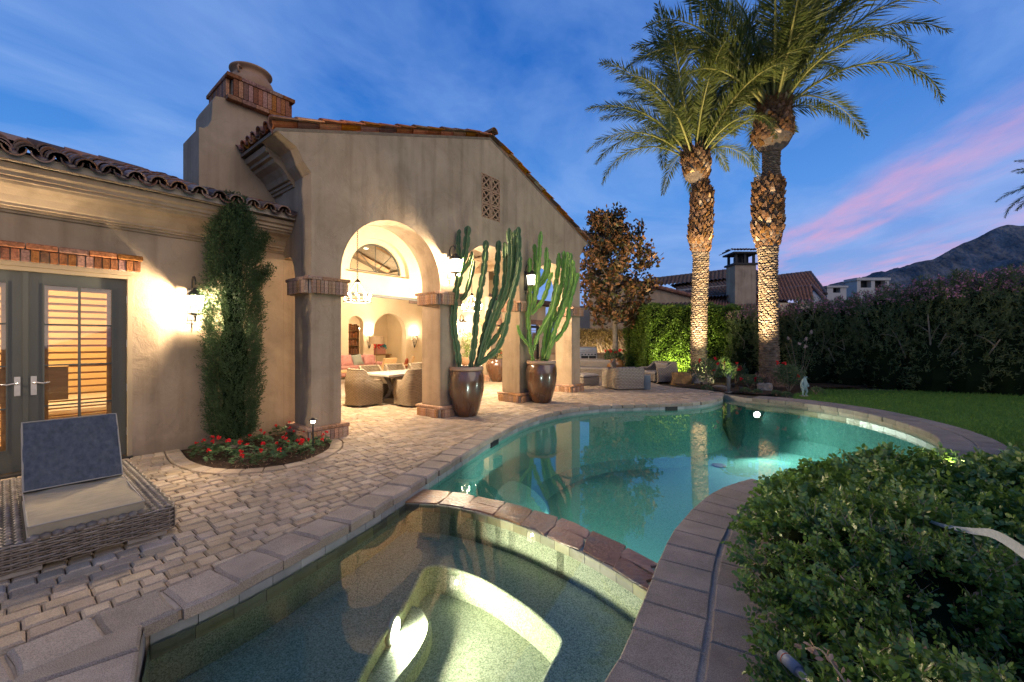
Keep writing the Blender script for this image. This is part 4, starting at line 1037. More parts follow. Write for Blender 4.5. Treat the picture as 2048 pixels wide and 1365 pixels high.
# ============================================================ LAMPS
def lantern_body(t, cx, cy, cz, s, power, rad=.035, glow='bulb'):
    """square tapered lantern, cz = middle of the glass"""
    rot = Matrix.Translation((cx, cy, cz)) @ Matrix.Rotation(PI/4, 4, 'Z') @ Matrix.Scale(s, 4)
    MB().lathe([(.205, .17), (.20, .185), (.13, .26), (.085, .285), (.06, .33), (.02, .345)], 4, M=rot).build('lantern_roof', M['iron'], t)
    MB().lathe([(.05, -.235), (.13, -.22), (.145, -.20), (.145, -.185)], 4, M=rot).lathe([(.0, -.34), (.016, -.33), (.012, -.29), (.03, -.27), (.02, -.24)], 8, M=rot).build('lantern_base', M['iron'], t)
    fr = MB()
    for k in range(4):
        a = PI/2*k; fr.tube([(.14*math.cos(a), .14*math.sin(a), -.19), (.19*math.cos(a), .19*math.sin(a), .175)], .011, 5, M=rot)
    fr.build('lantern_frame', M['iron'], t)
    m = MB(); vs = []
    for z, r in ((-.185, .135), (.17, .182)): vs += [(r*math.cos(PI/2*k), r*math.sin(PI/2*k), z) for k in range(4)]
    m.add(vs, [(k, (k+1) % 4, 4+(k+1) % 4, 4+k) for k in range(4)], rot).build('lantern_glass', M['lampglass'], t)
    b = MB()
    for k in range(3):
        a = 2*PI*k/3+.4; b.tube([(.06*math.cos(a), .06*math.sin(a), -.02), (.06*math.cos(a), .06*math.sin(a), .03), (.06*math.cos(a), .06*math.sin(a), .085)], [.012, .022, .005], 7, M=rot)
    b.build('bulb', M[glow], t, True)
    c = MB()
    for k in range(3):
        a = 2*PI*k/3+.4; c.tube([(.06*math.cos(a), .06*math.sin(a), -.19), (.06*math.cos(a), .06*math.sin(a), -.03)], .013, 7, M=rot)
    c.build('candle_tube', M['white'], t)
    lamp('POINT', (cx, cy, cz+.04*s), power, WARMW, rad, t)
def wall_lantern(u, v, z, s, power, label, group='wall lanterns'):
    t = thing('wall_lantern', label, 'wall lamp', tuple(HW(u, v, z)), HA, group)
    pl = MB().box(-.07*s, .07*s, -.016, .0, -.34*s, .34*s, c=.004)
    fr = MB().tube([(-.075*s, -.02, -.36*s), (-.075*s, -.02, .32*s), (.075*s, -.02, .32*s), (.075*s, -.02, -.36*s), (-.075*s, -.02, -.36*s)], .009*s, 5)
    fr.build('back_frame', M['iron'], t); pl.build('back_plate', M['iron'], t)
    arm = [(0, -.02, -.36*s)]+[(0, -.02-.01, -.2*s), (0, -.03*s, .2*s)]+[(0, -.165*s-.135*s*math.cos(a), .36*s+.20*s*math.sin(a)) for a in [PI*k/10 for k in range(10, -1, -1)]]
    arm = [(0, -.02, .10*s), (0, -.025, .34*s)]+[(0, -.155*s+.13*s*math.cos(PI*k/10), .40*s+.19*s*math.sin(PI*k/10)) for k in range(0, 11)]
    MB().tube(arm, .016*s, 8).build('arm', M['iron'], t, True)
    MB().tube([(0, -.02, -.30*s), (0, -.05*s, -.42*s), (0, -.03*s, -.50*s), (0, -.0, -.46*s), (0, -.01, -.40*s)], .010*s, 6).build('scroll', M['iron'], t, True)
    lantern_body(t, 0, -.285*s, 0, s, power)
    return t
wall_lantern(-1.28, 1.06, 2.12, .70, 560, 'lit iron wall lantern between the glazed doors and the tall cypress')
wall_lantern(-4.49, 1.06, 2.12, .70, 560, 'lit iron wall lantern left of the glazed doors, just outside the picture')
wall_lantern(2.885, 0, 3.14, .72, 650, 'lit iron lantern high on the gable wall left of the first cactus top')
wall_lantern(5.545, 0, 3.14, .72, 650, 'lit iron lantern high on the gable wall behind the second cactus')
wall_lantern(7.70, 4.70, 2.12, .7, 260, 'lit lantern on the back wall of the loggia above the slim potted plant')
wall_lantern(9.62, 5.50, 2.10, .7, 260, 'lit lantern on the far loggia wall above the round brown planter')

def chandelier(u, v, z, label, power, r=.30, top=None, group='ring chandeliers in the loggia', glow='bulb'):
    t = thing('chandelier', label, 'chandelier', tuple(HW(u, v, z)), HA, group)
    top = (zr(u)-.02-z) if top is None else top
    rg = MB()
    rg.tube([(r*math.cos(2*PI*k/24), r*math.sin(2*PI*k/24), 0) for k in range(25)], .016, 6, cap=False)
    rg.tube([(r*math.cos(2*PI*k/24), r*math.sin(2*PI*k/24), .05) for k in range(25)], .008, 5, cap=False); rg.build('ring', M['iron'], t, True)
    for k in range(6):
        a = 2*PI*k/6; MB().tube([(r*math.cos(a), r*math.sin(a), .03), (.05*math.cos(a), .05*math.sin(a), .46)], .009, 5).build('rod', M['iron'], t)
    MB().lathe([(.06, .43), (.07, .46), (.05, .50), (.015, .54)], 10).build('hub', M['iron'], t, True)
    cm = MB(); z_ = .54; i = 0
    while z_ < top:
        p = [(.018*math.cos(a) if i % 2 else 0, 0 if i % 2 else .018*math.cos(a), z_+.03+.032*math.sin(a)) for a in [PI/4*k for k in range(9)]]
        cm.tube(p, .005, 4, cap=False); z_ += .048; i += 1
    cm.lathe([(.07, top-.03), (.06, top)], 12); cm.build('chain', M['iron'], t)
    cn = MB()
    for k in range(10):
        a = 2*PI*(k+.5)/10; x, y = r*math.cos(a), r*math.sin(a)
        MB().tube([(x, y, .02), (x, y, .125)], .014, 7).build('candle_tube', M['white'], t)
        MB().tube([(x, y, .127), (x, y, .155), (x, y, .20)], [.012, .021, .004], 7).build('bulb', M[glow], t, True)
    lamp('POINT', (0, 0, .17), power, WARMW, .10, t)
    return t
chandelier(2.20, 2.40, 2.49, 'lit iron ring chandelier hanging in the left arch', 850)
chandelier(6.00, 2.40, 2.49, 'lit iron ring chandelier hanging behind the first cactus', 1250)
chandelier(9.15, 13.4, 2.05, 'small lit chandelier seen through the arched niche of the living room', 60, r=.34, top=1.3, group='chandelier of the inner room', glow='bulb')
def torch(u, v, z, label):
    t = thing('wall_sconce', label, 'wall lamp', tuple(HW(u, v, z)), HA, 'scrolled iron sconces in the living room')
    m = MB()
    for s in (-1, 1): m.tube([(s*.02, -.06, -.5), (s*.10, -.09, -.25), (s*.17, -.10, 0), (s*.15, -.12, .14), (s*.09, -.12, .12), (s*.09, -.12, .05)], .016, 6)
    m.tube([(0, -.05, -.55), (0, -.10, -.2), (0, -.10, .1)], .016, 6); m.tube([(-.13, -.1, .02), (.13, -.1, .02)], .014, 6); m.tube([(-.08, -.08, -.25), (.08, -.08, -.25)], .012, 6)
    m.build('bracket', M['iron'], t, True)
    for s in (-1, 0, 1): MB().tube([(s*.09, -.12, .12), (s*.09, -.12, .17), (s*.09, -.12, .24)], [.02, .035, .006], 7).build('bulb', M['bulb'], t, True)
    lamp('POINT', (0, -.22, .30), 45, WARMW, .05, t)
torch(7.83, 11.0, 1.72, 'scrolled iron sconce between the two arched niches of the living room')
torch(10.45, 11.0, 1.72, 'scrolled iron sconce right of the wide arched niche of the living room')
# path light in the flower bed
p = g(626, 902, 0)
t = thing('path_light', 'slim lit path light standing in the red flower bed by the corner pier', 'garden light', tuple(p))
MB().tube([(0, 0, -.05), (0, 0, .44)], .012, 8).build('stake', M['iron'], t)
MB().lathe([(.055, .44), (.05, .455), (.012, .475)], 14).build('hood', M['iron'], t, True)
MB().lathe([(.028, .405), (.028, .438)], 10).build('lens', M['bulb'], t)
lamp('POINT', (0, 0, .38), 2.2, WARM, .02, t)

# ============================================================ FURNITURE
def tub(t, w, d, hb, ha, mat, th=.06, zb=.05, flare=.04, seat=.42, cush=None, rf=.28):
    """wicker tub chair, back towards -y, open towards +y; origin on the floor"""
    path = []; r = min(w, d)*rf; x, y = w/2, d/2
    pts = [(x, y), (x, -y+r)]+[(x-r+r*math.cos(a), -y+r-r*math.sin(a)) for a in [PI/2*k/5 for k in range(1, 6)]]
    pts += [(-x+r-r*math.sin(a), -y+r-r*math.cos(a)) for a in [PI/2*k/5 for k in range(0, 6)]]+[(-x, y)]
    P = [p.xy for p in resample([Vector((a, b, 0)) for a, b in pts], .07)]; N = normals2(P)
    n = len(P); vs = []; rows = [(0, 0), (.25, .01), (.55, -.012), (.8, .015), (1, flare)]
    L = [0]
    for a, b in zip(P, P[1:]): L.append(L[-1]+(b-a).length)
    def top(i):
        f = (P[i].y+y)/(2*y)   # 0 back .. 1 front
        k = min(max((f-.18)/.45, 0), 1); k = k*k*(3-2*k); return hb+(ha-hb)*k
    for zf, off in rows:
        for i in range(n): q = P[i]-N[i]*off*-1 if False else P[i]+N[i]*(-off); vs.append((q.x, q.y, zb+(top(i)-zb)*zf))
    for zf, off in rows[::-1]:
        for i in range(n): q = P[i]+N[i]*(-off+th); vs.append((q.x, q.y, zb+(top(i)-zb)*zf))
    m = len(rows)*2; fs = [(k*n+i, k*n+i+1, (k+1)*n+i+1, (k+1)*n+i) for k in range(m-1) for i in range(n-1)]
    fs += [((m-1)*n+i, (m-1)*n+i+1, i+1, i) for i in range(n-1)]
    fs += [tuple(k*n for k in range(m)), tuple(k*n+n-1 for k in range(m))[::-1]]
    MB().add(vs, fs).build('wicker_shell', mat, t, True, ang=50)
    # rolled rim
    rim = [(P[i].x-N[i].x*(flare-.03), P[i].y-N[i].y*(flare-.03), top(i)) for i in range(n)]
    MB().tube(rim, th*.55, 7).build('rim', mat, t, True)
    MB().box(-w/2+th, w/2-th, -d/2+th, d/2-.005, zb, seat-.02).build('seat_base', mat, t)
    if cush: MB().box(-w/2+th+.01, w/2-th-.01, -d/2+th+.02, d/2+.0, seat-.018, seat+.10, c=.035).build('cushion', cush, t, True, ang=40)
    for sx in (-1, 1):
        for sy in (-1, 1): MB().box(sx*(w/2-.07)-.025, sx*(w/2-.07)+.025, sy*(d/2-.08)-.025, sy*(d/2-.08)+.025, 0, zb).build('foot', M['table_wood'], t)
def dchair(u, v, rz, label, first=[None]):
    if first[0] is None:
        t = thing('dining_chair', label, 'chair', tuple(HW(u, v)), HA+rz, 'wicker chairs round the dining table'); tub(t, .62, .62, .88, .60, M['wicker'], flare=.05, seat=.44); first[0] = t
    else:
        t = copy_tree(first[0]); t.location = HW(u, v); t.rotation_euler = (0, 0, HA+rz); t['label'] = label
    return t
dchair(2.52, 2.68, -PI/2, 'wicker tub chair at the left end of the dining table')
dchair(3.30, 1.72, 0, 'wicker tub chair with its back to the pool, nearest the left arch')
dchair(4.15, 1.72, 0, 'wicker tub chair hidden behind the second pier, back to the pool')
dchair(3.25, 3.40, PI, 'wicker chair on the far side of the table, next to the end chair')
dchair(4.05, 3.42, PI, 'wicker chair in the middle of the far side of the table')
dchair(4.85, 3.40, PI, 'wicker chair at the far side of the table, partly behind the second pier')
t = thing('dining_table', 'long pale topped dining table on crossed trestle legs in the loggia', 'table', tuple(HW(4.05, 2.55)), HA)
MB().box(-1.28, 1.28, -.57, .57, .70, .765, c=.01).build('tabletop', M['table_top'], t)
for s in (-1, 1):
    x = s*.80; m = MB()
    for a in (1, -1):
        pts = [(x, a*.34, .03), (x, a*.16, .18), (x, a*.05, .35), (x, a*.16, .52), (x, a*.34, .68)]; m.tube(pts, .055, 4)
    m.box(x-.05, x+.05, -.42, .42, 0, .09).box(x-.05, x+.05, -.42, .42, .62, .699); m.build('trestle', M['table_wood'], t)
MB().box(-.74, .74, -.03, .03, .30, .38).build('stretcher', M['table_wood'], t)

# near chaise longue ----------------------------------------------
ch_ = thing('chaise_longue', 'wide woven wicker chaise with raised navy back cushion and tan seat by the doors', 'sun lounger', tuple(HW(-2.66, -1.15)), HA)
x0, x1, y0, y1, zt0, zb0 = -.53, .51, -1.06, 1.05, .235, .045
xs0, xs1 = -.30, .325            # cushion bay
MB().box(x0+.012, x1-.012, y0+.012, y1-.012, zb0+.01, zt0-.03).build('frame_core', M['strand_dark'], ch_)
# woven sides: horizontal strands over vertical stakes
def woven_wall(path, z0, z1, pitch, stake, amp=.006):
    m = MB(); P = resample([Vector((a, b, 0)) for a, b in path], stake/2); N = normals2(P); k = 0; z = z0
    while z < z1:
        pts = [(p.x-n.x*(amp*math.sin(PI*(i/2+.5))*(1 if k % 2 else -1)+.004), p.y-n.y*(amp*math.sin(PI*(i/2+.5))*(1 if k % 2 else -1)+.004), z+R.uniform(-.0007, .0007)) for i, (p, n) in enumerate(zip(P, N))]
        m.tube(pts, pitch*.46, 5); z += pitch; k += 1
    return m
rc = .05
pth = [(x0, y1), (x0, y0+rc)]+[(x0+rc-rc*math.cos(a), y0+rc-rc*math.sin(a)) for a in (.5, 1.05)]+[(x0+rc, y0), (x1-rc, y0)]+[(x1-rc+rc*math.sin(a), y0+rc-rc*math.cos(a)) for a in (.5, 1.05)]+[(x1, y0+rc), (x1, y1)]
tag(woven_wall(pth[::-1], zb0, zt0-.018, 0.017, .076, .010).build('woven_side', M['strand'], ch_, True), kind='stuff')
sk_ = MB()
for p in resample([Vector((a, b, 0)) for a, b in pth], .038): sk_.tube([(p.x*.992, p.y*.994, zb0), (p.x*.992, p.y*.994, zt0-.02)], .006, 4)
tag(sk_.build('stakes', M['strand'], ch_), kind='stuff')
# woven top: short knuckles in offset rows
def knuckles(xa, xb, ya, yb, z, along='y', px=.046, py=.070):
    m = MB(); i = 0; x = xa
    while x < xb:
        y = ya+(py/2 if i % 2 else 0)
        while y < yb-py*.3:
            c = (x, y, z); hx, hy = px*.47, py*.34
            vs = [(x-hx, y, z-.003), (x-hx*.6, y-hy*.7, z-.004), (x+hx*.6, y-hy*.7, z-.004), (x+hx, y, z-.003), (x+hx*.6, y+hy*.7, z-.004), (x-hx*.6, y+hy*.7, z-.004), (x-hx*.35, y-hy*.2, z+.009), (x+hx*.35, y-hy*.2, z+.009), (x+hx*.35, y+hy*.2, z+.009), (x-hx*.35, y+hy*.2, z+.009)]
            m.add(vs, [(0, 1, 6), (1, 2, 7, 6), (2, 3, 7), (3, 8, 7), (3, 4, 8), (4, 5, 9, 8), (5, 0, 9), (0, 6, 9), (6, 7, 8, 9)]); y += py
        x += px; i += 1
    return m
kk = knuckles(xs1+.0, x1-.012, y0+.03, y1-.02, zt0-.008); k2 = knuckles(x0+.012, xs0-.0, y0+.03, y1-.02, zt0-.008); k3 = knuckles(xs0, xs1, y1-.75, y1-.02, zt0-.014)
kk.add(k2.v, k2.f).add(k3.v, k3.f)
tag(kk.build('woven_top', M['strand'], ch_, True, fix=False), kind='stuff')
MB().box(xs1+.002, x1-.012, y0+.02, y1-.015, zt0-.03, zt0-.013).box(x0+.012, xs0-.002, y0+.02, y1-.015, zt0-.03, zt0-.013).build('top_board', M['strand_dark'], ch_)
# wrapped rail across the front of the bay
n = 11; q = (xs1-xs0)/n
for i in range(n):
    cx = xs0+(i+.5)*q
    MB().tube([(cx-q/2+.002, y0+.022, zt0-.022), (cx-q/4, y0+.022, zt0-.012), (cx, y0+.022, zt0-.008), (cx+q/4, y0+.022, zt0-.012), (cx+q/2-.002, y0+.022, zt0-.022)], [.016, .028, .031, .028, .016], 10).build('rail_wrap', M['strand'], ch_, True)
for a in (x0+.06, x1-.30):
    for b in (y0+.02, y1-.12): MB().box(a, a+.24, b, b+.07, 0, zb0-.0, c=.004).build('foot', M['table_wood'], ch_)
def cushion(name, a0, a1, b0, b1, h, mat, Mx, parent, pr=.006):
    m = MB(); nx, ny = 22, 26; vs = []
    for s in (1, -1):
        for j in range(ny+1):
            for i in range(nx+1):
                fx, fy = i/nx*2-1, j/ny*2-1
                e = (1-abs(fx)**5)*(1-abs(fy)**5); e = max(e, 0)**.5
                vs.append((a0+(a1-a0)*i/nx, b0+(b1-b0)*j/ny, s*h/2*(.80+.20*e)+((.005*math.sin(fx*5+fy*3)+.004*math.sin(fx*11-fy*7)*abs(fx)+.0035*math.sin(fy*19+fx*4)*abs(fy)-.012*(1-fx*fx)*(1-fy*fy)) if s > 0 else 0)))
    q = (nx+1)*(ny+1)
    fs = [(j*(nx+1)+i, j*(nx+1)+i+1, (j+1)*(nx+1)+i+1, (j+1)*(nx+1)+i) for j in range(ny) for i in range(nx)]
    fs += [tuple(q+k for k in f[::-1]) for f in list(fs)]
    rim = [i for i in range(nx+1)]+[j*(nx+1)+nx for j in range(1, ny+1)]+[ny*(nx+1)+i for i in range(nx-1, -1, -1)]+[j*(nx+1) for j in range(ny-1, 0, -1)]
    for k in range(len(rim)): a, b = rim[k], rim[(k+1) % len(rim)]; fs.append((a, q+a, q+b, b))
    o = MB().add(vs, fs, Mx).build(name, mat, parent, True, ang=60)
    for s in (1, -1):
        pp = [Mx @ Vector((vs[k][0]*1.0, vs[k][1], s*h/2*.80)) for k in rim]+[Mx @ Vector((vs[rim[0]][0], vs[rim[0]][1], s*h/2*.80))]
        MB().tube(pp, pr, 6, cap=False).build('piping', M['piping'], o, True)
    return o
cushion('seat_cushion', xs0+.005, xs1-.012, y0+.045, .02, .095, M['cushion_tan'], Matrix.Translation((0, 0, zt0+.035)), ch_)
Mb = Matrix.Translation((0, -.035, zt0+.075)) @ Matrix.Rotation(math.radians(56), 4, 'X')
cushion('back_cushion', xs0+.005, xs1-.012, 0, .64, .10, M['cushion_blue'], Mb, ch_)
MB().box(xs0+.01, xs1-.02, 0, .62, -.095, -.055, Mb).build('back_panel', M['wicker'], ch_)
MB().tube([(xs0+.05, .75, zt0), (xs0+.05, .33, zt0+.40)], .012, 6).tube([(xs1-.05, .75, zt0), (xs1-.05, .33, zt0+.40)], .012, 6).build('back_strut', M['iron'], ch_)

# lounge set at the far end --------------------------------------
def lounge(name, px, py, w, d, rz, hb, ha, label, cush='cushion_grey', pil=True, cat='armchair'):
    p = g(px, py); t = thing(name, label, cat, tuple(p), rz, 'grey wicker lounge furniture')
    tub(t, w, d, hb, ha, M['wicker_far'], th=.09, zb=.04, flare=.03, seat=.30, cush=M[cush], rf=.10)
    if pil:
        Mx = Matrix.Translation((0, -d/2+.22, .50)) @ Matrix.Rotation(math.radians(70), 4, 'X'); m = MB().box(-w/2+.14, w/2-.14, -.20, .22, -.07, .07, Mx, c=.05); m.build('back_cushion', M[cush], t, True, ang=40)
    return t
lounge('lounge_chair', 1247, 777, .92, .92, math.radians(15), .67, .60, 'square grey wicker club chair seen from behind, left of the blue drum table')
lounge('lounge_chair', 1316, 763, .95, .95, math.radians(112), .72, .50, 'wicker armchair seen side on with tan cushion, right of the blue drum table')
lounge('lounge_sofa', 1183, 752, 1.9, .95, math.radians(155), .70, .58, 'long grey wicker sofa behind the right hand pier', cat='sofa')
p = g(1170, 770); t = thing('ottoman', 'low wicker ottoman with grey cushion right behind the last pier', 'ottoman', tuple(p), .5)
MB().box(-.35, .35, -.35, .35, .02, .28).build('wicker_base', M['wicker_far'], t); MB().box(-.34, .34, -.34, .34, .285, .40, c=.04).build('cushion', M['cushion_grey'], t, True, ang=40)
p = g(1294, 780); t = thing('drum_table', 'small blue grey drum side table between two wicker armchairs', 'side table', (p.x, p.y+.12, 0))
MB().lathe([(.135, 0), (.15, .02), (.15, .44), (.155, .455)], 20).build('drum', M['blue_grey'], t, True, ang=40); MB().lathe([(.16, .456), (.16, .475)], 20).build('tabletop', M['cushion_grey'], t)

# pots ------------------------------------------------------------
def big_pot(name, x, y, R_, H_, label, group=None, mat='pot', rim='pot_rim'):
    t = thing(name, label, 'plant pot', (x, y, 0), R.uniform(0, 3), group)
    prof = [(.0, 0), (.56, 0), (.60, .01), (.72, .12), (.86, .30), (.97, .50), (1.0, .66), (.985, .80), (.93, .90), (.90, .925)]
    MB().lathe([(r*R_, z*H_) for r, z in prof], 40).build('pot_body', M[mat], t, True)
    rp = [(.895, .92), (.955, .93), (.965, .955), (.95, .985), (.91, 1.0), (.84, .99), (.82, .95), (.80, .90)]
    MB().lathe([(r*R_, z*H_) for r, z in rp], 40).build('rim', M[rim], t, True)
    MB().lathe([(0.0, .935*H_), (.82*R_, .93*H_)], 24).build('soil', M['soil'], t)
    return t
pot1 = big_pot('glazed_pot', -.965, 8.78, .375, 1.04, 'tall glazed brown pot in front of the second pier', 'tall glazed pots')
pot2 = big_pot('glazed_pot', .755, 10.66, .395, 1.07, 'tall glazed brown pot between the third and fourth piers', 'tall glazed pots')

def cactus(label, Y, arms, r0, mat, base):
    t = thing('candelabra_cactus', label, 'cactus', base)
    for pts, dy0, dy1, rr in arms:
        n0 = len(pts); P = [at(px, py, Y+dy0+(dy1-dy0)*i/(n0-1)) for i, (px, py) in enumerate(pts)]
        P = resample(catmull(P, 8), .035); L = len(P)*.035; ph = R.uniform(0, 6); per = R.uniform(.24, .34); nseg = 10
        N = len(P); vs = []; prevx = None; ribs = MB(); rl = [[] for _ in range(5)]; tw = R.uniform(0, 2)
        for i, p in enumerate(P):
            tt = (P[min(i+1, N-1)]-P[max(i-1, 0)]).normalized(); a = Vector((1, 0, 0)) if prevx is None else prevx
            X_ = (a-tt*a.dot(tt)).normalized(); Y_ = tt.cross(X_); prevx = X_
            s = i*.035; con = 1-.38*max(0, math.cos(2*PI*s/per+ph))**3
            rad = r0*rr*con*(.78+.22*min(1, s/.3))
            endd = (N-1-i)*.035
            if endd < .10: rad *= max(.25, (1-((.10-endd)/.10)**2)**.5)
            for k in range(nseg):
                ang = 2*PI*k/nseg+tw; q = 1.0 if k % 2 == 0 else .46
                if k % 2 == 0: q *= 1+.05*math.sin(s*95+k)
                w = p+(X_*math.cos(ang)+Y_*math.sin(ang))*rad*q; vs.append(w-Vector(base))
                if k % 2 == 0: rl[k//2].append(w-Vector(base)+(X_*math.cos(ang)+Y_*math.sin(ang))*.001)
        fs = [(i*nseg+k, i*nseg+(k+1) % nseg, (i+1)*nseg+(k+1) % nseg, (i+1)*nseg+k) for i in range(N-1) for k in range(nseg)]
        fs += [tuple(range(nseg))[::-1], tuple(range((N-1)*nseg, N*nseg))]
        st = MB().add(vs, fs).build('stem', M[mat], t, False)
        rb = MB()
        for l in rl: rb.tube(l[:-1], .0045, 3, cap=False)
        rb.build('spine_edge', M['rib'], st, fix=False)
    return t
A1 = [
 ([(919, 735), (914, 696), (907, 650), (911, 590), (919, 556), (924, 535), (928, 515), (932, 495), (936, 452)], 0, -.05, 1.05),
 ([(920, 560), (921, 530), (917, 500), (917, 478), (919, 459)], 0, .08, .72),
 ([(924, 545), (936, 530), (943, 515), (944, 503)], .02, .0, .75),
 ([(922, 600), (930, 592), (936, 575), (943, 548), (948, 520)], 0, -.12, .75),
 ([(941, 735), (948, 690), (952, 640), (957, 599), (964, 562), (969, 528), (972, 481)], .05, .12, 1.0),
 ([(953, 733), (962, 700), (970, 660), (980, 620), (990, 590), (993, 555), (996, 520), (998, 481)], .1, .3, .95),
 ([(958, 728), (968, 690), (980, 650), (994, 610), (1006, 580), (1010, 545), (1010, 510), (1009, 485)], 0, .05, .9),
 ([(962, 715), (978, 670), (996, 625), (1010, 590), (1018, 550), (1020, 500), (1018, 456)], .05, -.1, .95),
 ([(1006, 600), (1020, 580), (1028, 540), (1030, 500), (1031, 460)], 0, .1, .95),
 ([(1010, 600), (1026, 570), (1036, 530), (1038, 490), (1037, 454)], .0, -.15, .9),
 ([(952, 733), (975, 716), (996, 696), (1011, 660), (1018, 623), (1023, 598), (1030, 572), (1037, 545), (1041, 512)], 0, -.15, .92),
 ([(972, 699), (988, 680), (1002, 660), (1008, 645)], .1, .0, .8),
]
cactus('dark green candelabra cactus of a dozen jointed arms in the first glazed pot', 8.78, A1, .070, 'cactus', (-.965, 8.78, .95))
A2 = [
 ([(1067, 728), (1061, 690), (1058, 662), (1056, 631), (1060, 599), (1061, 556), (1060, 516)], 0, .05, .95),
 ([(1062, 630), (1068, 590), (1071, 535), (1069, 488)], 0, .1, .85),
 ([(1066, 620), (1074, 570), (1077, 530), (1079, 495), (1082, 463)], 0, -.1, .9),
 ([(1063, 628), (1082, 607), (1094, 580), (1101, 552), (1106, 546)], 0, -.2, .9),
 ([(1064, 610), (1076, 570), (1090, 546), (1093, 495)], .05, -.05, .9),
 ([(1076, 575), (1090, 560), (1097, 540), (1098, 518)], .1, .15, .85),
 ([(1084, 728), (1089, 684), (1095, 641), (1106, 605), (1113, 560), (1117, 530), (1118, 506)], .05, .2, .95),
 ([(1089, 728), (1096, 680), (1106, 630), (1118, 590), (1126, 550), (1128, 502)], .1, .1, .9),
 ([(1092, 725), (1102, 685), (1116, 640), (1128, 600), (1134, 550), (1135, 504)], 0, 0, .95),
 ([(1094, 720), (1110, 660), (1126, 620), (1140, 580), (1146, 545), (1145, 520)], -.05, -.15, .9),
 ([(1120, 640), (1132, 600), (1141, 560), (1142, 530), (1141, 506)], .1, .2, .85),
 ([(1090, 718), (1103, 690), (1122, 669), (1136, 641), (1139, 611), (1147, 580), (1152, 562), (1157, 546)], 0, -.2, .9),
 ([(1067, 700), (1074, 675), (1087, 650), (1101, 624), (1110, 590), (1114, 567)], 0, -.15, .95),
 ([(1068, 702), (1056, 688), (1044, 674), (1038, 662), (1035, 650)], 0, -.1, .75),
 ([(1098, 660), (1108, 640), (1124, 612), (1138, 590), (1150, 570), (1152, 545)], .1, .1, .85),
]
cactus('bright green candelabra cactus with crowded upright arms in the second glazed pot', 10.66, A2, .070, 'cactus_light', (.755, 10.66, .97))

# ============================================================ VEGETATION
def V3(a): return np.array(a, float)
def joinVF(lst):
    o = 0; VV, FF = [], []
    for V, F in lst: VV.append(V); FF.append(F+o); o += len(V)
    return np.concatenate(VV), np.concatenate(FF)
# slim cypress -----------------------------------------------------
cb = HW(-.86, .66); t = thing('cypress', 'tall slim shaggy cypress in the red flower bed against the villa wall', 'tree', tuple(cb))
MB().tube([(0, 0, -.03), (.01, 0, .5), (0, .01, 3.1)], [.06, .05, .012], 8).build('trunk', M['bark_dark'], t)
def rad_c(z, a):
    z = np.clip(z, 0, 3.75); r = np.interp(z, [0, .25, .5, .75, 1.2, 1.7, 2.1, 2.35, 2.6, 2.9, 3.2, 3.45, 3.65, 3.75], [.2, .30, .33, .36, .44, .47, .46, .36, .30, .34, .33, .27, .17, .03])
    return r*(1+.16*np.sin(a*2+z*2.3)+.13*np.sin(a*5+z*6.1)+.09*np.sin(a*9-z*11))
n = 6800; z = NR.uniform(.10, 3.7, n); a = NR.uniform(0, 2*PI, n); rr = rad_c(z, a)*NR.uniform(.52, .78, n)*np.clip((3.95-z)/1.1, .35, 1)**.35
B = np.stack([rr*np.cos(a), rr*np.sin(a), z], 1)
ax = unit(np.stack([np.cos(a)*.75, np.sin(a)*.75, np.full(n, .9)], 1)+NR.normal(size=(n, 3))*.28)
L_ = []
for k in range(9):        # each spray: nine scaly twiglets off one axis
    s = k/9; P_ = B+ax*(s*.15); D_ = ax*.8+rdir(n)*.75; L_.append(leaves(P_, D_, rdir(n), NR.uniform(.035, .065, n)*(1.1-.4*s), .010, 'blade', 0))
# two stray side shoots near the top
for (dx, zz, h) in ((.36, 3.0, .34), (.40, 2.55, .30)):
    dv = Vector((.63, .78, 0))*dx; m_ = 260; s = NR.uniform(0, 1, m_); c_ = np.stack([dv.x*(.7+.55*s), dv.y*(.7+.55*s), zz-.08+h*s**1.4], 1)+NR.normal(size=(m_, 3))*.045
    for k in range(6): L_.append(leaves(c_+NR.normal(size=(m_, 3))*.02, rdir(m_, 1.0), rdir(m_), .055, .011, 'blade', 0))
V, F = joinVF(L_); tag(raw('foliage', V, F, M['cypress'], t), kind='stuff')
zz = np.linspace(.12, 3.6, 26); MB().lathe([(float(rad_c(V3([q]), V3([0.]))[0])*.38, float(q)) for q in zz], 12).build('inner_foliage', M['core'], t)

# red cyclamens / geraniums in the bed -----------------------------
def flower_plant(seed, rad=.16, nl=64, nf=2, col='red'):
    r = np.random.default_rng(seed); n = nl
    t = thing('flowering_plant', 'x', 'flower', (0, 0, 0))
    a = r.uniform(0, 2*PI, n); q = np.sqrt(r.uniform(0, 1, n))*rad; P = np.stack([q*np.cos(a), q*np.sin(a), .05+.10*(1-(q/rad)**2)+r.uniform(-.02, .02, n)], 1)
    D = unit(np.stack([np.cos(a), np.sin(a), r.uniform(-.1, .5, n)], 1)); N = unit(np.stack([r.normal(size=n)*.4, r.normal(size=n)*.4, np.ones(n)], 1))
    V, F = leaves(P, D, N, r.uniform(.04, .06, n), .052, 'oval', .12); tag(raw('leaves', V, F, M['geranium'], t), kind='stuff')
    st = MB()
    for i in range(nf):
        aa = r.uniform(0, 2*PI); qq = r.uniform(.2, .95)*rad; x, y, h = qq*math.cos(aa), qq*math.sin(aa), r.uniform(.16, .25)
        st.tube([(x*.5, y*.5, .04), (x*.9, y*.9, h*.7), (x, y, h)], .0025, 4)
        k = 9; P = np.tile(V3([x, y, h]), (k, 1)); D = rdir(k, .5); V, F = leaves(P, D, rdir(k), .035, .028, 'oval', .2)
        raw('bloom', V, F, M[col], t)
    st.build('stems', M['geranium'], t); return t
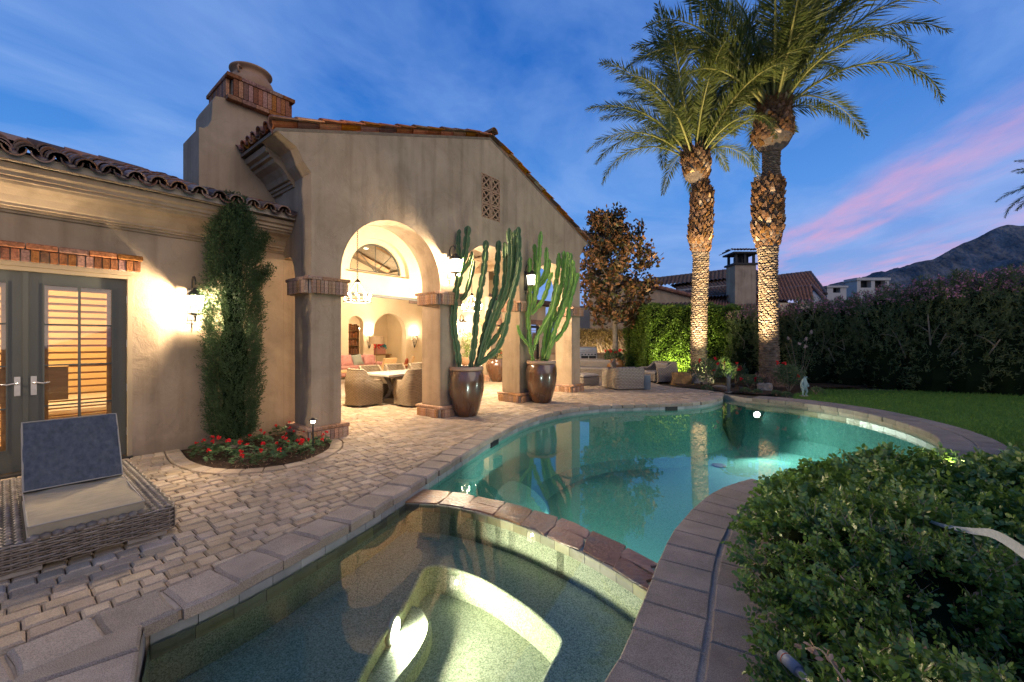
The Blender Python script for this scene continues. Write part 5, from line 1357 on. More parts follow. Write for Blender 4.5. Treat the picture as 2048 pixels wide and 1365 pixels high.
protos = [flower_plant(s) for s in (1, 2, 3)]
spots = []
for i in range(400):
    u, v = R.uniform(-1.5, .22), R.uniform(-.95, .95)
    if inside(*HW(u, v).xy, BEDp) and near_seg(HW(u, v).xy, [(a, b) for a, b in zip(BW, BW[1:])])[0] > .10 and (HW(u, v)-cb).length > .27 and all((Vector((u, v))-Vector(s)).length > .27 for s in spots) and not (u > -.12 and v > -.12) and v < .82:
        spots.append((u, v))
flo = []
for i, (u, v) in enumerate(spots):
    o = protos[i] if i < 3 else copy_tree(protos[i % 3]); o.location = HW(u, v, -.02); o.rotation_euler = (0, 0, R.uniform(0, 6)); s = R.uniform(.85, 1.15); o.scale = (s, s, s)
    flo.append((o, u, v)); o['group'] = 'red flowers in the bed round the cypress'; o['category'] = 'flower'
ORD = ['first', 'second', 'third', 'fourth', 'fifth', 'sixth', 'seventh', 'eighth', 'ninth', 'tenth', 'eleventh', 'twelfth', 'thirteenth', 'fourteenth', 'fifteenth', 'sixteenth']
BWs = [(a, b) for a, b in zip(BW, BW[1:])]
for row in (0, 1):
    L_ = sorted([(HW(u, v).x/HW(u, v).y, o) for o, u, v in flo if (near_seg(HW(u, v).xy, BWs)[0] > .30) == bool(row)], key=lambda q: q[0])
    for i, (_, o) in enumerate(L_): o['label'] = 'red flowering plant, %s from the left %s' % (ORD[min(i, 15)], ('along the paved rim of the cypress bed', 'of those close round the cypress foot')[row])
# dead leaves on the soil
n = 260; k = [(R.uniform(-1.4, .2), R.uniform(-.9, .3)) for _ in range(n)]; P = V3([tuple(HW(u, v, -.012)) for u, v in k if inside(*HW(u, v).xy, BEDp)])
V, F = leaves(P, rdir(len(P), .1), rdir(len(P), 2), .05, .012, 'blade', 0); tag(raw('leaf_litter', V, F, M['dry']), 'brown dry leaf litter on the soil of the red flower bed', 'leaf litter', kind='stuff')

# palms --------------------------------------------------------------
def frond_mesh(seed, L, arch, twist=0.0):
    r = np.random.default_rng(seed); n = 78; s = np.linspace(0, 1, n)
    ang = math.radians(78)-arch*s**1.35          # angle above horizontal along the length
    dx = np.cos(ang)*L/n; dz = np.sin(ang)*L/n; X = np.cumsum(dx); Z = np.cumsum(dz); Y = twist*s**2*L
    P = np.stack([X, Y, Z], 1); T = unit(np.gradient(P, axis=0)); side = V3([[0, 1, 0]]).repeat(n, 0); up = unit(np.cross(T, side)*-1)
    mk = s > .16; lst = []
    for sg in (-1, 1):
        for rep in range(2):
            m = mk.sum(); sp_ = s[mk]; Pp = P[mk]+T[mk]*r.uniform(-.03, .03, (m, 1))*1
            ln = L*.135*np.sin(np.clip((sp_-.10)/.90, 0, 1)*PI*.86+.25)**.7*r.uniform(.85, 1.1, m)
            fl = r.uniform(.1, .5, m)*(1 if rep else -1)
            D = T[mk]*(.75+.45*sp_[:, None])+side[mk]*sg*(1.05-.35*sp_[:, None])+up[mk]*fl[:, None]-V3([[0, 0, .18]])+r.normal(size=(m, 3))*.09
            N = up[mk]+r.normal(size=(m, 3))*.4
            lst.append(leaves(Pp, D, N, ln, .030, 'blade', .1))
    V, F = joinVF(lst)
    rc = MB().tube([tuple(p) for p in P[::4]], [max(.006, .040*(1-i/len(P[::4]))**.8) for i in range(len(P[::4]))], 5)
    return V, F, rc
fr_meshes = []
for i, (L, ar) in enumerate(((1, 1.0), (1, 1.3), (1, 1.7), (1, 2.2), (1, .65))):
    V, F, rc = frond_mesh(20+i, L*4.4, ar, (-.04, .05, -.06, .03, 0)[i])
    fr_meshes.append((raw('_leaflets', V, F, M['frond']), rc.mesh('rachis', M['rachis'], True)))
def palm(label, x, y, prof, crown_z, seed, nfr, sc_, boots, dn):
    rr = random.Random(seed); t = thing('date_palm', label, 'palm tree', (x, y, 0), 0, 'date palms beside the far coping')
    MB().tube([(dx, 0, z) for z, r, dx in prof], [r*.90 for z, r, dx in prof], 16).build('trunk', M['bark_palm'], t, True)
    zs = [p[0] for p in prof]; rs = [p[1] for p in prof]; dxs = [p[2] for p in prof]
    scars = MB(); bt = MB(); bl = MB(); z = .0; k = 0
    while z < crown_z:
        r = float(np.interp(z, zs, rs)); dx = float(np.interp(z, zs, dxs)); boot = any(a < z < b for a, b in boots)
        n = 13 if not boot else 15
        for i in range(n):
            a = 2*PI*(i+.5*(k % 2)+.15*k)/n+rr.uniform(-.05, .05); h = rr.uniform(.05, .085) if not boot else rr.uniform(.13, .30); w = 2*PI*r/n*(.55 if not boot else .42)
            out = (.028+rr.uniform(0, .025)) if not boot else rr.uniform(.03, .11)
            ca_, sa2 = math.cos(a), math.sin(a); T_ = Vector((-sa2, ca_, 0)); O = Vector((ca_, sa2, 0)); c = Vector((dx, 0, z+rr.uniform(-.012, .012)))+O*r*.90
            tw = rr.uniform(-.4, .4)*w*2 if boot else 0; pt = .5 if not boot else rr.uniform(.12, .4)
            vs = [c-T_*w-O*.03, c+T_*w-O*.03, c+T_*w*.85+O*out*.7+Vector((0, 0, h*.45)), c-T_*w*.85+O*out*.7+Vector((0, 0, h*.45)), c-T_*w*pt+O*out+T_*tw+Vector((0, 0, h)), c+T_*w*pt+O*out+T_*tw+Vector((0, 0, h)), c+T_*w*.8-O*.02+Vector((0, 0, h*.9)), c-T_*w*.8-O*.02+Vector((0, 0, h*.9))]
            fs = [(0, 1, 2, 3), (3, 2, 5, 4), (4, 5, 6, 7), (1, 6, 5, 2), (0, 3, 4, 7)]
            tgt = scars if not boot else (bl if rr.random() < .07 else bt); tgt.add(vs, fs)
        z += .078 if not boot else .10; k += 1
    tag(scars.build('leaf_scars', M['bark_palm'], t, fix=False), kind='stuff'); tag(bt.build('old_leaf_bases', M['boot'], t, fix=False), kind='stuff')
    tag(bl.build('pale_leaf_bases', M['boot_pale'], t, fix=False), kind='stuff')
    # root mass skirt
    n = 900; a = NR.uniform(0, 2*PI, n); zz = NR.uniform(0, .5, n); q = rs[0]*(1.28-.5*zz); P = np.stack([q*np.cos(a), q*np.sin(a), zz], 1); D = np.stack([np.cos(a)*.5, np.sin(a)*.5, -np.ones(n)], 1)+NR.normal(size=(n, 3))*.3
    V, F = leaves(P, D, rdir(n), .16, .012, 'blade', 0); tag(raw('root_fringe', V, F, M['dry'], t), kind='stuff')
    dx = dxs[-1]
    for i in range(nfr):
        f = (i+.5)/nfr; az = i*2.39996+rr.uniform(-.2, .2); tilt = f   # 0 = upright centre, 1 = drooping skirt
        mi = 4 if tilt < .18 else (0 if tilt < .42 else (1 if tilt < .68 else (2 if tilt < .88 else 3)))
        le, ra = fr_meshes[mi]; s = sc_*rr.uniform(.88, 1.08)*(.85 if mi == 3 else 1)
        down = dn[0]+tilt*dn[1]+rr.uniform(-.08, .08)
        Mx = Matrix.Translation((dx+.10*math.cos(az), .10*math.sin(az), crown_z-.12-.30*tilt)) @ Matrix.Rotation(az, 4, 'Z') @ Matrix.Rotation(down, 4, 'Y') @ Matrix.Rotation(rr.uniform(-.35, .35), 4, 'X') @ Matrix.Scale(s, 4)
        fo = link('frond', le, t, mat=Mx); link('frond_stem', ra, fo)
    # a few fruit stalk stubs / dry fibres at the neck
    n = 500; a = NR.uniform(0, 2*PI, n); zz = NR.uniform(-.45, .15, n); q = rs[-1]*1.02; P = np.stack([dx+q*np.cos(a), q*np.sin(a), crown_z+zz], 1); D = np.stack([np.cos(a)*.5, np.sin(a)*.5, np.ones(n)], 1)+NR.normal(size=(n, 3))*.3
    V, F = leaves(P, D, rdir(n), .2, .03, 'blade', 0); tag(raw('neck_fibre', V, F, M['boot'], t), kind='stuff')
    return t
def pf(Y, rows, x0): # rows: (pixel y, width px, pixel x)
    return [(1.6+(680-py)/830*Y, w/2*Y/830, (px-1024)/830*Y-x0) for py, w, px in rows]
X1 = (1399-1024)/830*16.0
prof1 = [(0, .36, 0), (.35, .31, 0)]+pf(16.0, [(700, 31, 1397), (600, 30, 1399), (520, 30, 1402), (505, 34, 1401), (485, 46, 1400), (450, 44, 1402), (400, 42, 1404), (385, 32, 1402), (368, 29, 1400), (352, 50, 1394), (325, 54, 1392), (308, 44, 1389)], X1)
palm('left date palm, lower crown leaning left, in front of the clipped hedge', X1, 16.0, prof1, prof1[-1][0], 3, 46, 1.14, [(1.6+(680-510)/830*16, 20)], (-.14, .66))
X2 = (1539-1024)/830*14.3
prof2_ = [(0, .38, 0), (.35, .32, 0)]+pf(14.3, [(700, 35, 1538), (600, 34, 1537), (520, 34, 1536), (490, 42, 1535), (470, 56, 1535), (400, 56, 1536), (372, 58, 1537), (362, 40, 1540), (345, 30, 1542), (305, 32, 1543), (292, 62, 1544), (278, 76, 1545), (258, 70, 1546), (235, 60, 1547), (212, 52, 1549)], X2)
palm('taller right date palm with bulging shaggy collars below its crown', X2, 14.3, prof2_, prof2_[-1][0], 8, 48, 1.33, [(1.6+(680-500)/830*14.3, 1.6+(680-366)/830*14.3), (1.6+(680-300)/830*14.3, 20)], (-.18, .66))
# far palm at the right edge of the picture
t = thing('date_palm', 'dark palm reaching into the right edge of the picture above the mountain', 'palm tree', (17.7, 12.5, 0))
MB().tube([(0, 0, 0), (0, 0, 5.9)], [.25, .2], 10).build('trunk', M['bark_palm'], t)
for i in range(26):
    az = i*2.4; Mx = Matrix.Translation((0, 0, 5.8)) @ Matrix.Rotation(az, 4, 'Z') @ Matrix.Rotation(.1+.5*(i/26), 4, 'Y') @ Matrix.Scale(.55, 4)
    le, ra = fr_meshes[(0, 1, 2, 3)[i*4//26]]; fo = link('frond', le, t, mat=Mx); link('frond_stem', ra, fo)

# clipped hedge --------------------------------------------------------
def box_leaves(x0, x1, y0, y1, z0, z1, dens, size, rough=.10):
    out = []
    for (w, h, fn, nn) in ((x1-x0, z1-z0, lambda a, b: (x0+a, y0+0*a, z0+b), (0, -1, 0)), (y1-y0, z1-z0, lambda a, b: (x1+0*a, y0+a, z0+b), (1, 0, 0)), (x1-x0, y1-y0, lambda a, b: (x0+a, y0+b, z1+0*a), (0, 0, 1)), (y1-y0, z1-z0, lambda a, b: (x0+0*a, y0+a, z0+b), (-1, 0, 0))):
        n = int(w*h*dens); a = NR.uniform(0, w, n); b = NR.uniform(0, h, n); P = np.stack(fn(a, b), 1)
        bump = .06*np.sin(a*3.1+b*2)+.05*np.sin(a*7.7-b*5.3)
        P = P+V3([nn])*(bump+NR.uniform(-rough, rough*.7, n))[:, None]
        D = unit(V3([nn])*.8+rdir(n, .5)*.9); N = unit(V3([nn])*.5+rdir(n, .8))
        out.append(leaves(P, D, N, NR.uniform(.7, 1.2, n)*size, size*.55, 'oval', .15))
    return joinVF(out)
hb = thing('clipped_hedge', 'tall clipped ficus hedge lit yellow green from below, behind the left palm', 'hedge', (5.75, 17.6, 0))
hx1 = (1483-1024)/830*17.6-5.75
V, F = box_leaves(0, hx1, 0, 3.4, .0, 3.0, 900, .085); tag(raw('foliage', V, F, M['hedge'], hb), kind='stuff')
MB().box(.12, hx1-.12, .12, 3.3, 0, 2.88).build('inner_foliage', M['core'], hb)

# oleander hedge: individual shrubs ------------------------------------
def oleander(seed, h=3.4, r=1.15):
    rr = np.random.default_rng(seed); q = random.Random(seed); t = thing('oleander', 'x', 'shrub', (0, 0, 0))
    br = MB(); tips = []
    for i in range(12):
        a = 2*PI*i/12+q.uniform(-.2, .2); l = q.uniform(.45, 1)*r; tip = Vector((l*math.cos(a), l*math.sin(a), h*q.uniform(.45, .8))); mid = Vector((tip.x*.35, tip.y*.35, tip.z*.45))+Vector((q.uniform(-.15, .15), q.uniform(-.15, .15), 0)); b = Vector((.12*math.cos(a), .12*math.sin(a), -.05))
        P = catmull([b, mid, tip], 5); br.tube(P, [.045*(1-.7*j/len(P)) for j in range(len(P))], 5); tips += [(P[-1], .0), (P[len(P)//2], 0)]
        for _ in range(3):
            e = P[q.randrange(4, len(P))]; f = e+Vector((q.uniform(-.5, .5), q.uniform(-.5, .5), q.uniform(.1, .6))); br.tube([e, (e+f)/2+Vector((0, 0, .05)), f], [.018, .012, .006], 4)
    br.build('branches', M['bark_dark'], t)
    nt = 1350; a = rr.uniform(0, 2*PI, nt); zz = rr.uniform(0, 1, nt)**.75; prof = np.interp(zz, [0, .2, .5, .8, 1], [.55, .72, .95, 1.0, .72])
    qd = np.sqrt(rr.uniform(.35, 1.05, nt))*prof*r*(1+.13*np.sin(a*3+zz*5)); zt = .12+zz*(h-.25)+.14*np.sin(a*4)
    B = np.stack([qd*np.cos(a), qd*np.sin(a), zt], 1); axd = unit(np.stack([np.cos(a)*.55, np.sin(a)*.55, .25+.9*zz], 1)+rr.normal(size=(nt, 3))*.25); lst = []
    dense = rr.uniform(0, 1, nt) < (.35+.65*np.clip(zz*1.8, 0, 1)); B, axd, nt = B[dense], axd[dense], int(dense.sum())
    for k in range(14):
        P = B+axd*rr.uniform(0, .24, (nt, 1)); D = axd*.8+rr.normal(size=(nt, 3))*.55; lst.append(leaves(P, D, rr.normal(size=(nt, 3)), rr.uniform(.10, .16, nt), .020, 'blade', 0))
    V, F = joinVF(lst); tag(raw('foliage', V, F, M['oleander'], t), kind='stuff')
    top = B[:, 2] > h*.80; Bt = B[top][:170]; lst = []
    for k in range(7): P = Bt+axd[top][:170]*.2+rr.normal(size=(len(Bt), 3))*.035; lst.append(leaves(P, rdir(len(P), .5), rdir(len(P)), .05, .045, 'oval', .2))
    V, F = joinVF(lst); tag(raw('blossoms', V, F, M['blossom'], t), kind='stuff')
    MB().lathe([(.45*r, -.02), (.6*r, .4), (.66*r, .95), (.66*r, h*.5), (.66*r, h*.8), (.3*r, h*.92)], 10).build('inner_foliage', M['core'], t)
    return t
ol_ = [oleander(s, 3.45, 1.15) for s in (31, 32, 33)]
line = [(9.9, 17.6, .86), (10.6, 16.6, .84), (11.3, 15.5, .86), (12.0, 14.9, .88), (12.7, 14.1, .92), (13.4, 13.4, .98), (14.1, 13.0, 1.02), (14.9, 12.6, 1.02), (15.6, 12.2, 1.04), (16.3, 11.7, 1.02), (17.2, 11.3, 1.02), (18.1, 10.9, 1.05), (19.1, 10.4, 1.02)]
for i, (x, y, s) in enumerate(line):
    o = ol_[i] if i < 3 else copy_tree(ol_[i % 3]); o.location = (x, y, -.03); o.rotation_euler = (0, 0, R.uniform(0, 6)); o.scale = (s, s, s*R.uniform(.95, 1.03)); o['group'] = 'oleanders of the hedge'; o['category'] = 'shrub'
    o['label'] = 'pink blossomed oleander, %s' % ('nearest the right palm', 'second along the hedge from the right palm', 'third along the hedge from the right palm', 'in front of the low white chimneys', 'in front of the wide white chimney', 'where the hedge steps up below the mountain foot', 'below the lower slope of the mountain', 'below the middle slope of the mountain', 'below the mountain shoulder', 'below the mountain summit', 'at the right edge of the picture', 'just beyond the right edge', 'last beyond the right edge')[i]

# copper leaved magnolia -----------------------------------------------
t = thing('magnolia_tree', 'tall magnolia with coppery leaves beside the gable end of the villa', 'tree', (4.75, 19.2, 0))
q = random.Random(77); br = MB(); tips = []
br.tube([(0, 0, -.05), (.03, 0, 1.4), (0, .05, 3.2), (-.15, 0, 5.2), (-.55, 0, 7.1)], [.15, .12, .10, .06, .02], 8)
tr_ = [(0, .02, 1.9), (0, .05, 3.2), (-.15, 0, 5.2), (-.55, 0, 7.1)]
for i in range(46):
    f = i/45; z = 2.1+f*4.9; base = Vector((np.interp(z, [1.9, 3.2, 5.2, 7.1], [0, 0, -.15, -.55]), 0, z)); a = i*2.4
    ln = float(np.interp(z, [2.1, 3.0, 4.3, 5.5, 7], [.9, 1.55, 1.75, 1.3, .45]))*q.uniform(.75, 1.15); tip = base+Vector((ln*math.cos(a), ln*math.sin(a), ln*q.uniform(.25, .7)))
    mid = (base+tip)/2-Vector((0, 0, .12)); br.tube(catmull([base, mid, tip], 4), [.035*(1-.8*j/8) for j in range(9)], 5); tips += [tip, mid.lerp(tip, .5)]
    for _ in range(5): s = q.uniform(.35, 1); e = base.lerp(tip, s); tt = e+Vector((q.uniform(-.45, .45), q.uniform(-.45, .45), q.uniform(-.05, .5))); br.tube([e, tt], [.012, .006], 4); tips.append(tt)
tips += [Vector((-.55, 0, 7.2)), Vector((-.4, .1, 6.9)), Vector((-.7, 0, 6.8))]
br.build('trunk', M['bark'], t, True)
T_ = V3([tuple(p) for p in tips]); n = len(T_); lst = []
for k in range(22): lst.append(leaves(T_+NR.normal(size=(n, 3))*.12, rdir(n, .3), rdir(n, .4), NR.uniform(.17, .26, n), .105, 'oval', .15))
V, F = joinVF(lst); tag(raw('leaves', V, F, M['magnolia'], t), kind='stuff')

# lavender-like bush, bowl planter, back vine, loggia plants -------------
def bushlet(name, label, cat, loc, r, h, n, mat, size, wd, shape='blade', up=.8, group=None):
    t = thing(name, label, cat, loc, 0, group); d = rdir(n, .35); d[:, 2] = np.abs(d[:, 2]); s = NR.uniform(.55, 1, (n, 1))**.5
    P = d*V3([[r, r, h]])*s; V, F = leaves(P, d+rdir(n, up)*.7, rdir(n), NR.uniform(.7, 1.2, n)*size, wd, shape, .1); tag(raw('foliage', V, F, M[mat], t), kind='stuff')
    st = MB(); rr = random.Random(n)
    for i in range(9): a = rr.uniform(0, 6.28); st.tube([(0, 0, -.03), (.3*r*math.cos(a), .3*r*math.sin(a), h*.4), (.6*r*math.cos(a), .6*r*math.sin(a), h*.75)], [.012, .008, .004], 4)
    tag(st.build('stems', M['twig'], t), kind='stuff'); return t
p = g(1265, 746); bushlet('lavender_bush', 'rounded grey green bush between the bowl planter and the tan wall pier', 'shrub', (p.x+.15, p.y+.9, 0), .95, .95, 5200, 'lavender', .10, .012)
t = thing('bowl_planter', 'rounded ochre bowl planter in front of the magnolia trunk', 'plant pot', (4.55, 18.6, 0))
prof = [(.0, 0), (.20, 0), (.30, .08), (.42, .26), (.44, .42), (.38, .56), (.30, .62), (.34, .66), (.30, .665), (.26, .60)]
MB().lathe(prof, 28, (0, 0, .12)).build('pot_body', M['pot_ochre'], t, True); MB().box(-.25, .25, -.25, .25, -.02, .12).build('pedestal', M['stucco'], t); MB().lathe([(0, .70), (.28, .70)], 16).build('soil', M['soil'], t)
b = bushlet('geranium', 'red geranium growing in the ochre bowl planter', 'flower', (4.55, 18.6, .72), .42, .42, 500, 'geranium', .07, .06, 'oval')
for i in range(10):
    a = R.uniform(0, 6.3); rr_ = R.uniform(.1, .4); k = 10; P = np.tile(V3([rr_*math.cos(a), rr_*math.sin(a)-.05, .30+.12*R.random()]), (k, 1))+NR.normal(size=(k, 3))*.02; V, F = leaves(P, rdir(k), rdir(k), .06, .05, 'oval'); raw('bloom', V, F, M['red'], b)
# vine hedge with bare twigs at the back
t = thing('vine_hedge', 'low thin hedge of brownish vines and bare twigs along the back wall', 'hedge', (3.6, 24.0, 0))
n = 15000; P = np.stack([NR.uniform(0, 4.6, n), NR.uniform(-.25, .2, n), NR.uniform(0, 2.25, n)], 1); k = NR.uniform(0, 1, n) < (.25+.75*(P[:, 2]/2.25)**1.2); P = P[k]; n = len(P)
V, F = leaves(P, rdir(n, .4), rdir(n), .08, .045, 'oval', .1); tag(raw('foliage', V, F, M['vine'], t), kind='stuff')
tw = MB()
for i in range(120):
    x = R.uniform(0, 4.6); z = R.uniform(0, .9); tw.tube([(x, -.2, z), (x+R.uniform(-.4, .4), -.28, z+.5), (x+R.uniform(-.7, .7), -.2, z+1.1)], [.016, .012, .005], 4)
tag(tw.build('twigs', M['twig'], t), kind='stuff'); MB().box(0, 4.6, .22, .35, 0, 2.2).build('inner_foliage', M['vine'], t)
# slim plant and round planter in the loggia
pp = HW(7.55, 4.15); t = thing('stone_planter', 'pale stone planter under the lit lantern on the loggia back wall', 'plant pot', tuple(pp), HA)
MB().lathe([(0, 0), (.22, 0), (.22, .08), (.14, .12), (.14, .70), (.24, .80), (.28, .92), (.30, .96), (.27, .97), (.24, .9)], 20).build('pot_body', M['clay'], t, True, ang=40)
tb = thing('bamboo_plant', 'slim bright green plant in the stone planter below a lantern', 'plant', (pp.x, pp.y, .9)); n = 700
P = np.stack([NR.normal(size=n)*.10, NR.normal(size=n)*.10, NR.uniform(0, .9, n)], 1); V, F = leaves(P, rdir(n, 1.6), rdir(n), .12, .014, 'blade', 0); tag(raw('foliage', V, F, M['grass_yellow'], tb), kind='stuff')
pp = HW(8.95, 3.92); t = thing('round_planter', 'round brown glazed planter with small flowering plant behind the third pier', 'plant pot', tuple(pp), 0)
MB().lathe([(0, 0), (.24, 0), (.30, .12), (.44, .45), (.46, .62), (.42, .76), (.34, .82), (.37, .87), (.34, .875), (.30, .8)], 26).build('pot_body', M['pot'], t, True)
b = bushlet('geranium', 'small flowering plant in the round brown planter of the loggia', 'flower', (pp.x, pp.y, .85), .34, .34, 420, 'geranium', .06, .04, 'oval')
for i in range(6):
    a = R.uniform(0, 6.3); k = 8; P = np.tile(V3([.25*math.cos(a), .25*math.sin(a), .26]), (k, 1))+NR.normal(size=(k, 3))*.02; V, F = leaves(P, rdir(k), rdir(k), .04, .03, 'oval'); raw('bloom', V, F, M['red'], b)

# foreground shrub bed ----------------------------------------------------
def shrub_h(x, y):
    return .375+.055*np.sin(x*2.1+y*1.3)+.045*np.sin(x*4.7-y*3.9)+.035*np.sin(x*9+y*8)
SHx = np.array(SH)
def edge_dist(X, Y, poly):
    d = np.full(len(X), 1e9); n = len(poly)
    for i in range(n):
        a = np.array(poly[i]); b = np.array(poly[(i+1) % n]); e = b-a; t = np.clip(((X-a[0])*e[0]+(Y-a[1])*e[1])/e.dot(e), 0, 1); d = np.minimum(d, np.hypot(X-a[0]-t*e[0], Y-a[1]-t*e[1]))
    return d
t = thing('boxwood_shrub', 'wide low mass of small leaved shrubs filling the bed right of the double coping', 'shrub', (0, 0, 0))
N0 = 72000; X = NR.uniform(1.0, 9.2, N0); Y = NR.uniform(.7, 6.2, N0); ok = inside_np(X, Y, SH); X, Y = X[ok], Y[ok]
dist = np.sqrt(X**2+Y**2); keep = (NR.uniform(0, 1, len(X)) < np.clip(2.2/dist, .16, 1)) & (np.abs(X) < 1.45*Y+1.2); X, Y, dist = X[keep], Y[keep], dist[keep]
ed = edge_dist(X, Y, SH); H = shrub_h(X, Y)*np.clip((ed+.05)/.42, .22, 1)**.55
clump = np.sin(X*7.3+np.sin(Y*5)*1.5)*np.sin(Y*8.1+np.sin(X*4)*1.3); kp = (NR.uniform(0, 1, len(X)) < np.clip(.62+.75*clump, .12, 1)); X, Y, dist, H, ed, clump = X[kp], Y[kp], dist[kp], H[kp], ed[kp], clump[kp]; H = H*(1+.10*clump)
gap = np.exp(-(((X-2.05)/.42)**2+((Y-1.85)/.34)**2)); H = H*(1-.75*gap)
Z = H*NR.uniform(.55, 1.03, len(X))**.5; n = len(X); B = np.stack([X, Y, Z-.03], 1)
gx = NR.normal(size=(n, 3)); out = np.stack([(ed < .5)*(X < 3.2)*-.8, (ed < .4)*(Y > 3.5)*.5, np.zeros(n)], 1)
axd = unit(np.stack([gx[:, 0]*.75-.12, gx[:, 1]*.75, np.abs(gx[:, 2])*.4+.55], 1)+out*.7); sd = unit(np.cross(axd, rdir(n)))
lst = []; size = .034*np.clip(dist/3.0, 1, 2.2)*NR.uniform(.7, 1.25, n)
for k in range(6):
    s = (k+.5)/6; bd = unit(axd+V3([[0, 0, -.25]])*s)
    P = B+bd*(s*.13*np.clip(dist/3, 1, 1.5))[:, None]
    for sg in (-1, 1):
        D = unit(sd*sg+axd*.55+NR.normal(size=(n, 3))*.2); Nn = unit(np.cross(sd, axd)*1.0+V3([[0, 0, .8]])+NR.normal(size=(n, 3))*.3)
        lst.append(leaves(P, D, Nn, size*NR.uniform(.8, 1.25, n)*(1-.25*s), size*.62*(1-.2*s), 'oval', .12))
    sd = unit(sd+NR.normal(size=(n, 3))*.2)
V, F = joinVF(lst); tag(raw('foliage', V, F, M['boxleaf'], t), kind='stuff'); print('shrub leaves', len(F)//2)
# twiggy stems inside
near = dist < 3.6; lt = leaves(B[near]-V3([[0, 0, .0]]), axd[near], rdir(int(near.sum())), .15, .0035, 'blade', 0); o_ = raw('twigs', lt[0], lt[1], M['twig'], t); tag(o_, kind='stuff')
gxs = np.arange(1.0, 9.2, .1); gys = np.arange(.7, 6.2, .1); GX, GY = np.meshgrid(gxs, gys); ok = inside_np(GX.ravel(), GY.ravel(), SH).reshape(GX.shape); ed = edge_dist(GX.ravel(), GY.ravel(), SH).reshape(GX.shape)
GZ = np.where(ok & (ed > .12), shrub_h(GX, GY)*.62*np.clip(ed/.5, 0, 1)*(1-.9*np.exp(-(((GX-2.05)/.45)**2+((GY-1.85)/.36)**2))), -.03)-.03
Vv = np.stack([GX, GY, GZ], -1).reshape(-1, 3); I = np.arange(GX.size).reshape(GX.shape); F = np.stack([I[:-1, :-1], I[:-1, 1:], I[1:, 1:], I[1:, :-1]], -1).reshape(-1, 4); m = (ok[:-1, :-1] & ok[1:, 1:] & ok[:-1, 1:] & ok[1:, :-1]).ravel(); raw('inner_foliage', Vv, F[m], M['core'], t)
k = NR.integers(0, n, 700); V, F = leaves(B[k]+V3([[0, 0, .03]]), rdir(700, .4), rdir(700, .6), .035, .016, 'oval', .3); tag(raw('dead_leaves', V, F, M['dry'], t), kind='stuff')
k = np.argsort(-Z*NR.uniform(.6, 1, n))[:500]; V, F = leaves(B[k], unit(axd[k]+V3([[0, 0, .8]])), rdir(500), .16, .005, 'blade', 0); tag(raw('shoots', V, F, M['twig'], t), kind='stuff')
# pale strap leaf crossing the shrubs
t = thing('strap_leaf', 'long pale blue green strap leaf arching over the shrubs at the right edge', 'leaf', (0, 0, 0))
cv = [at(1818, 1026, 2.75), at(1880, 1050, 2.55), at(1940, 1062, 2.35), at(1985, 1068, 2.2), at(2040, 1100, 2.0), at(2110, 1160, 1.8), at(2200, 1260, 1.6)]
cv = catmull(cv, 5); vs = []; N = len(cv)
for i, p in enumerate(cv):
    w = .004+.030*min(1, i/(N*.75)); vs += [p+Vector((0, 0, w)), p+Vector((-.004, -.015, 0)), p+Vector((0, 0, -w))]
MB().add([v for v in vs], [(i*3+k, i*3+k+1, i*3+3+k+1, i*3+3+k) for i in range(N-1) for k in range(2)]).build('blade', M['agave'], t, True, fix=False)
# dry seed stalks and an irrigation pipe in the gap of the shrubs
def stalk(a, b, nm, label):
    t = thing('dry_stalk', label, 'dry stalk', (0, 0, 0)); P = catmull([a, (a+b)/2+Vector((0, .02, .05)), b], 5); MB().tube(P, .004, 5).build('stem', M['twig'], t)
    k = len(P); Q = V3([tuple(p) for p in P]).repeat(2, 0)+NR.normal(size=(k*2, 3))*.008; V, F = leaves(Q, rdir(k*2, .3), rdir(k*2), .032, .016, 'oval', .2); raw('seed_husks', V, F, M['dry'], t)
stalk(at(1612, 1298, 1.72), at(1700, 1380, 1.5), 0, 'dry pinkish seed stalk right of the dark pipe among the shrubs')
stalk(at(1790, 1305, 1.75), at(1930, 1375, 1.55), 0, 'dry pale seed stalk at the bottom edge near the right corner')
t = thing('irrigation_pipe', 'short dark plastic pipe with red ring lying among the shrubs at the bottom', 'pipe', (0, 0, 0))
a, b, c = at(1565, 1312, 1.85), at(1600, 1345, 1.74), at(1650, 1400, 1.62); MB().tube([a, a.lerp(b, .9)], .026, 14).build('collar', M['hose'], t, True); MB().tube([a.lerp(b, .85), c], .017, 12).build('pipe', M['hose'], t, True)
MB().tube([a.lerp(b, .22), a.lerp(b, .26)], .0268, 14).build('ring', M['rust'], t, True)

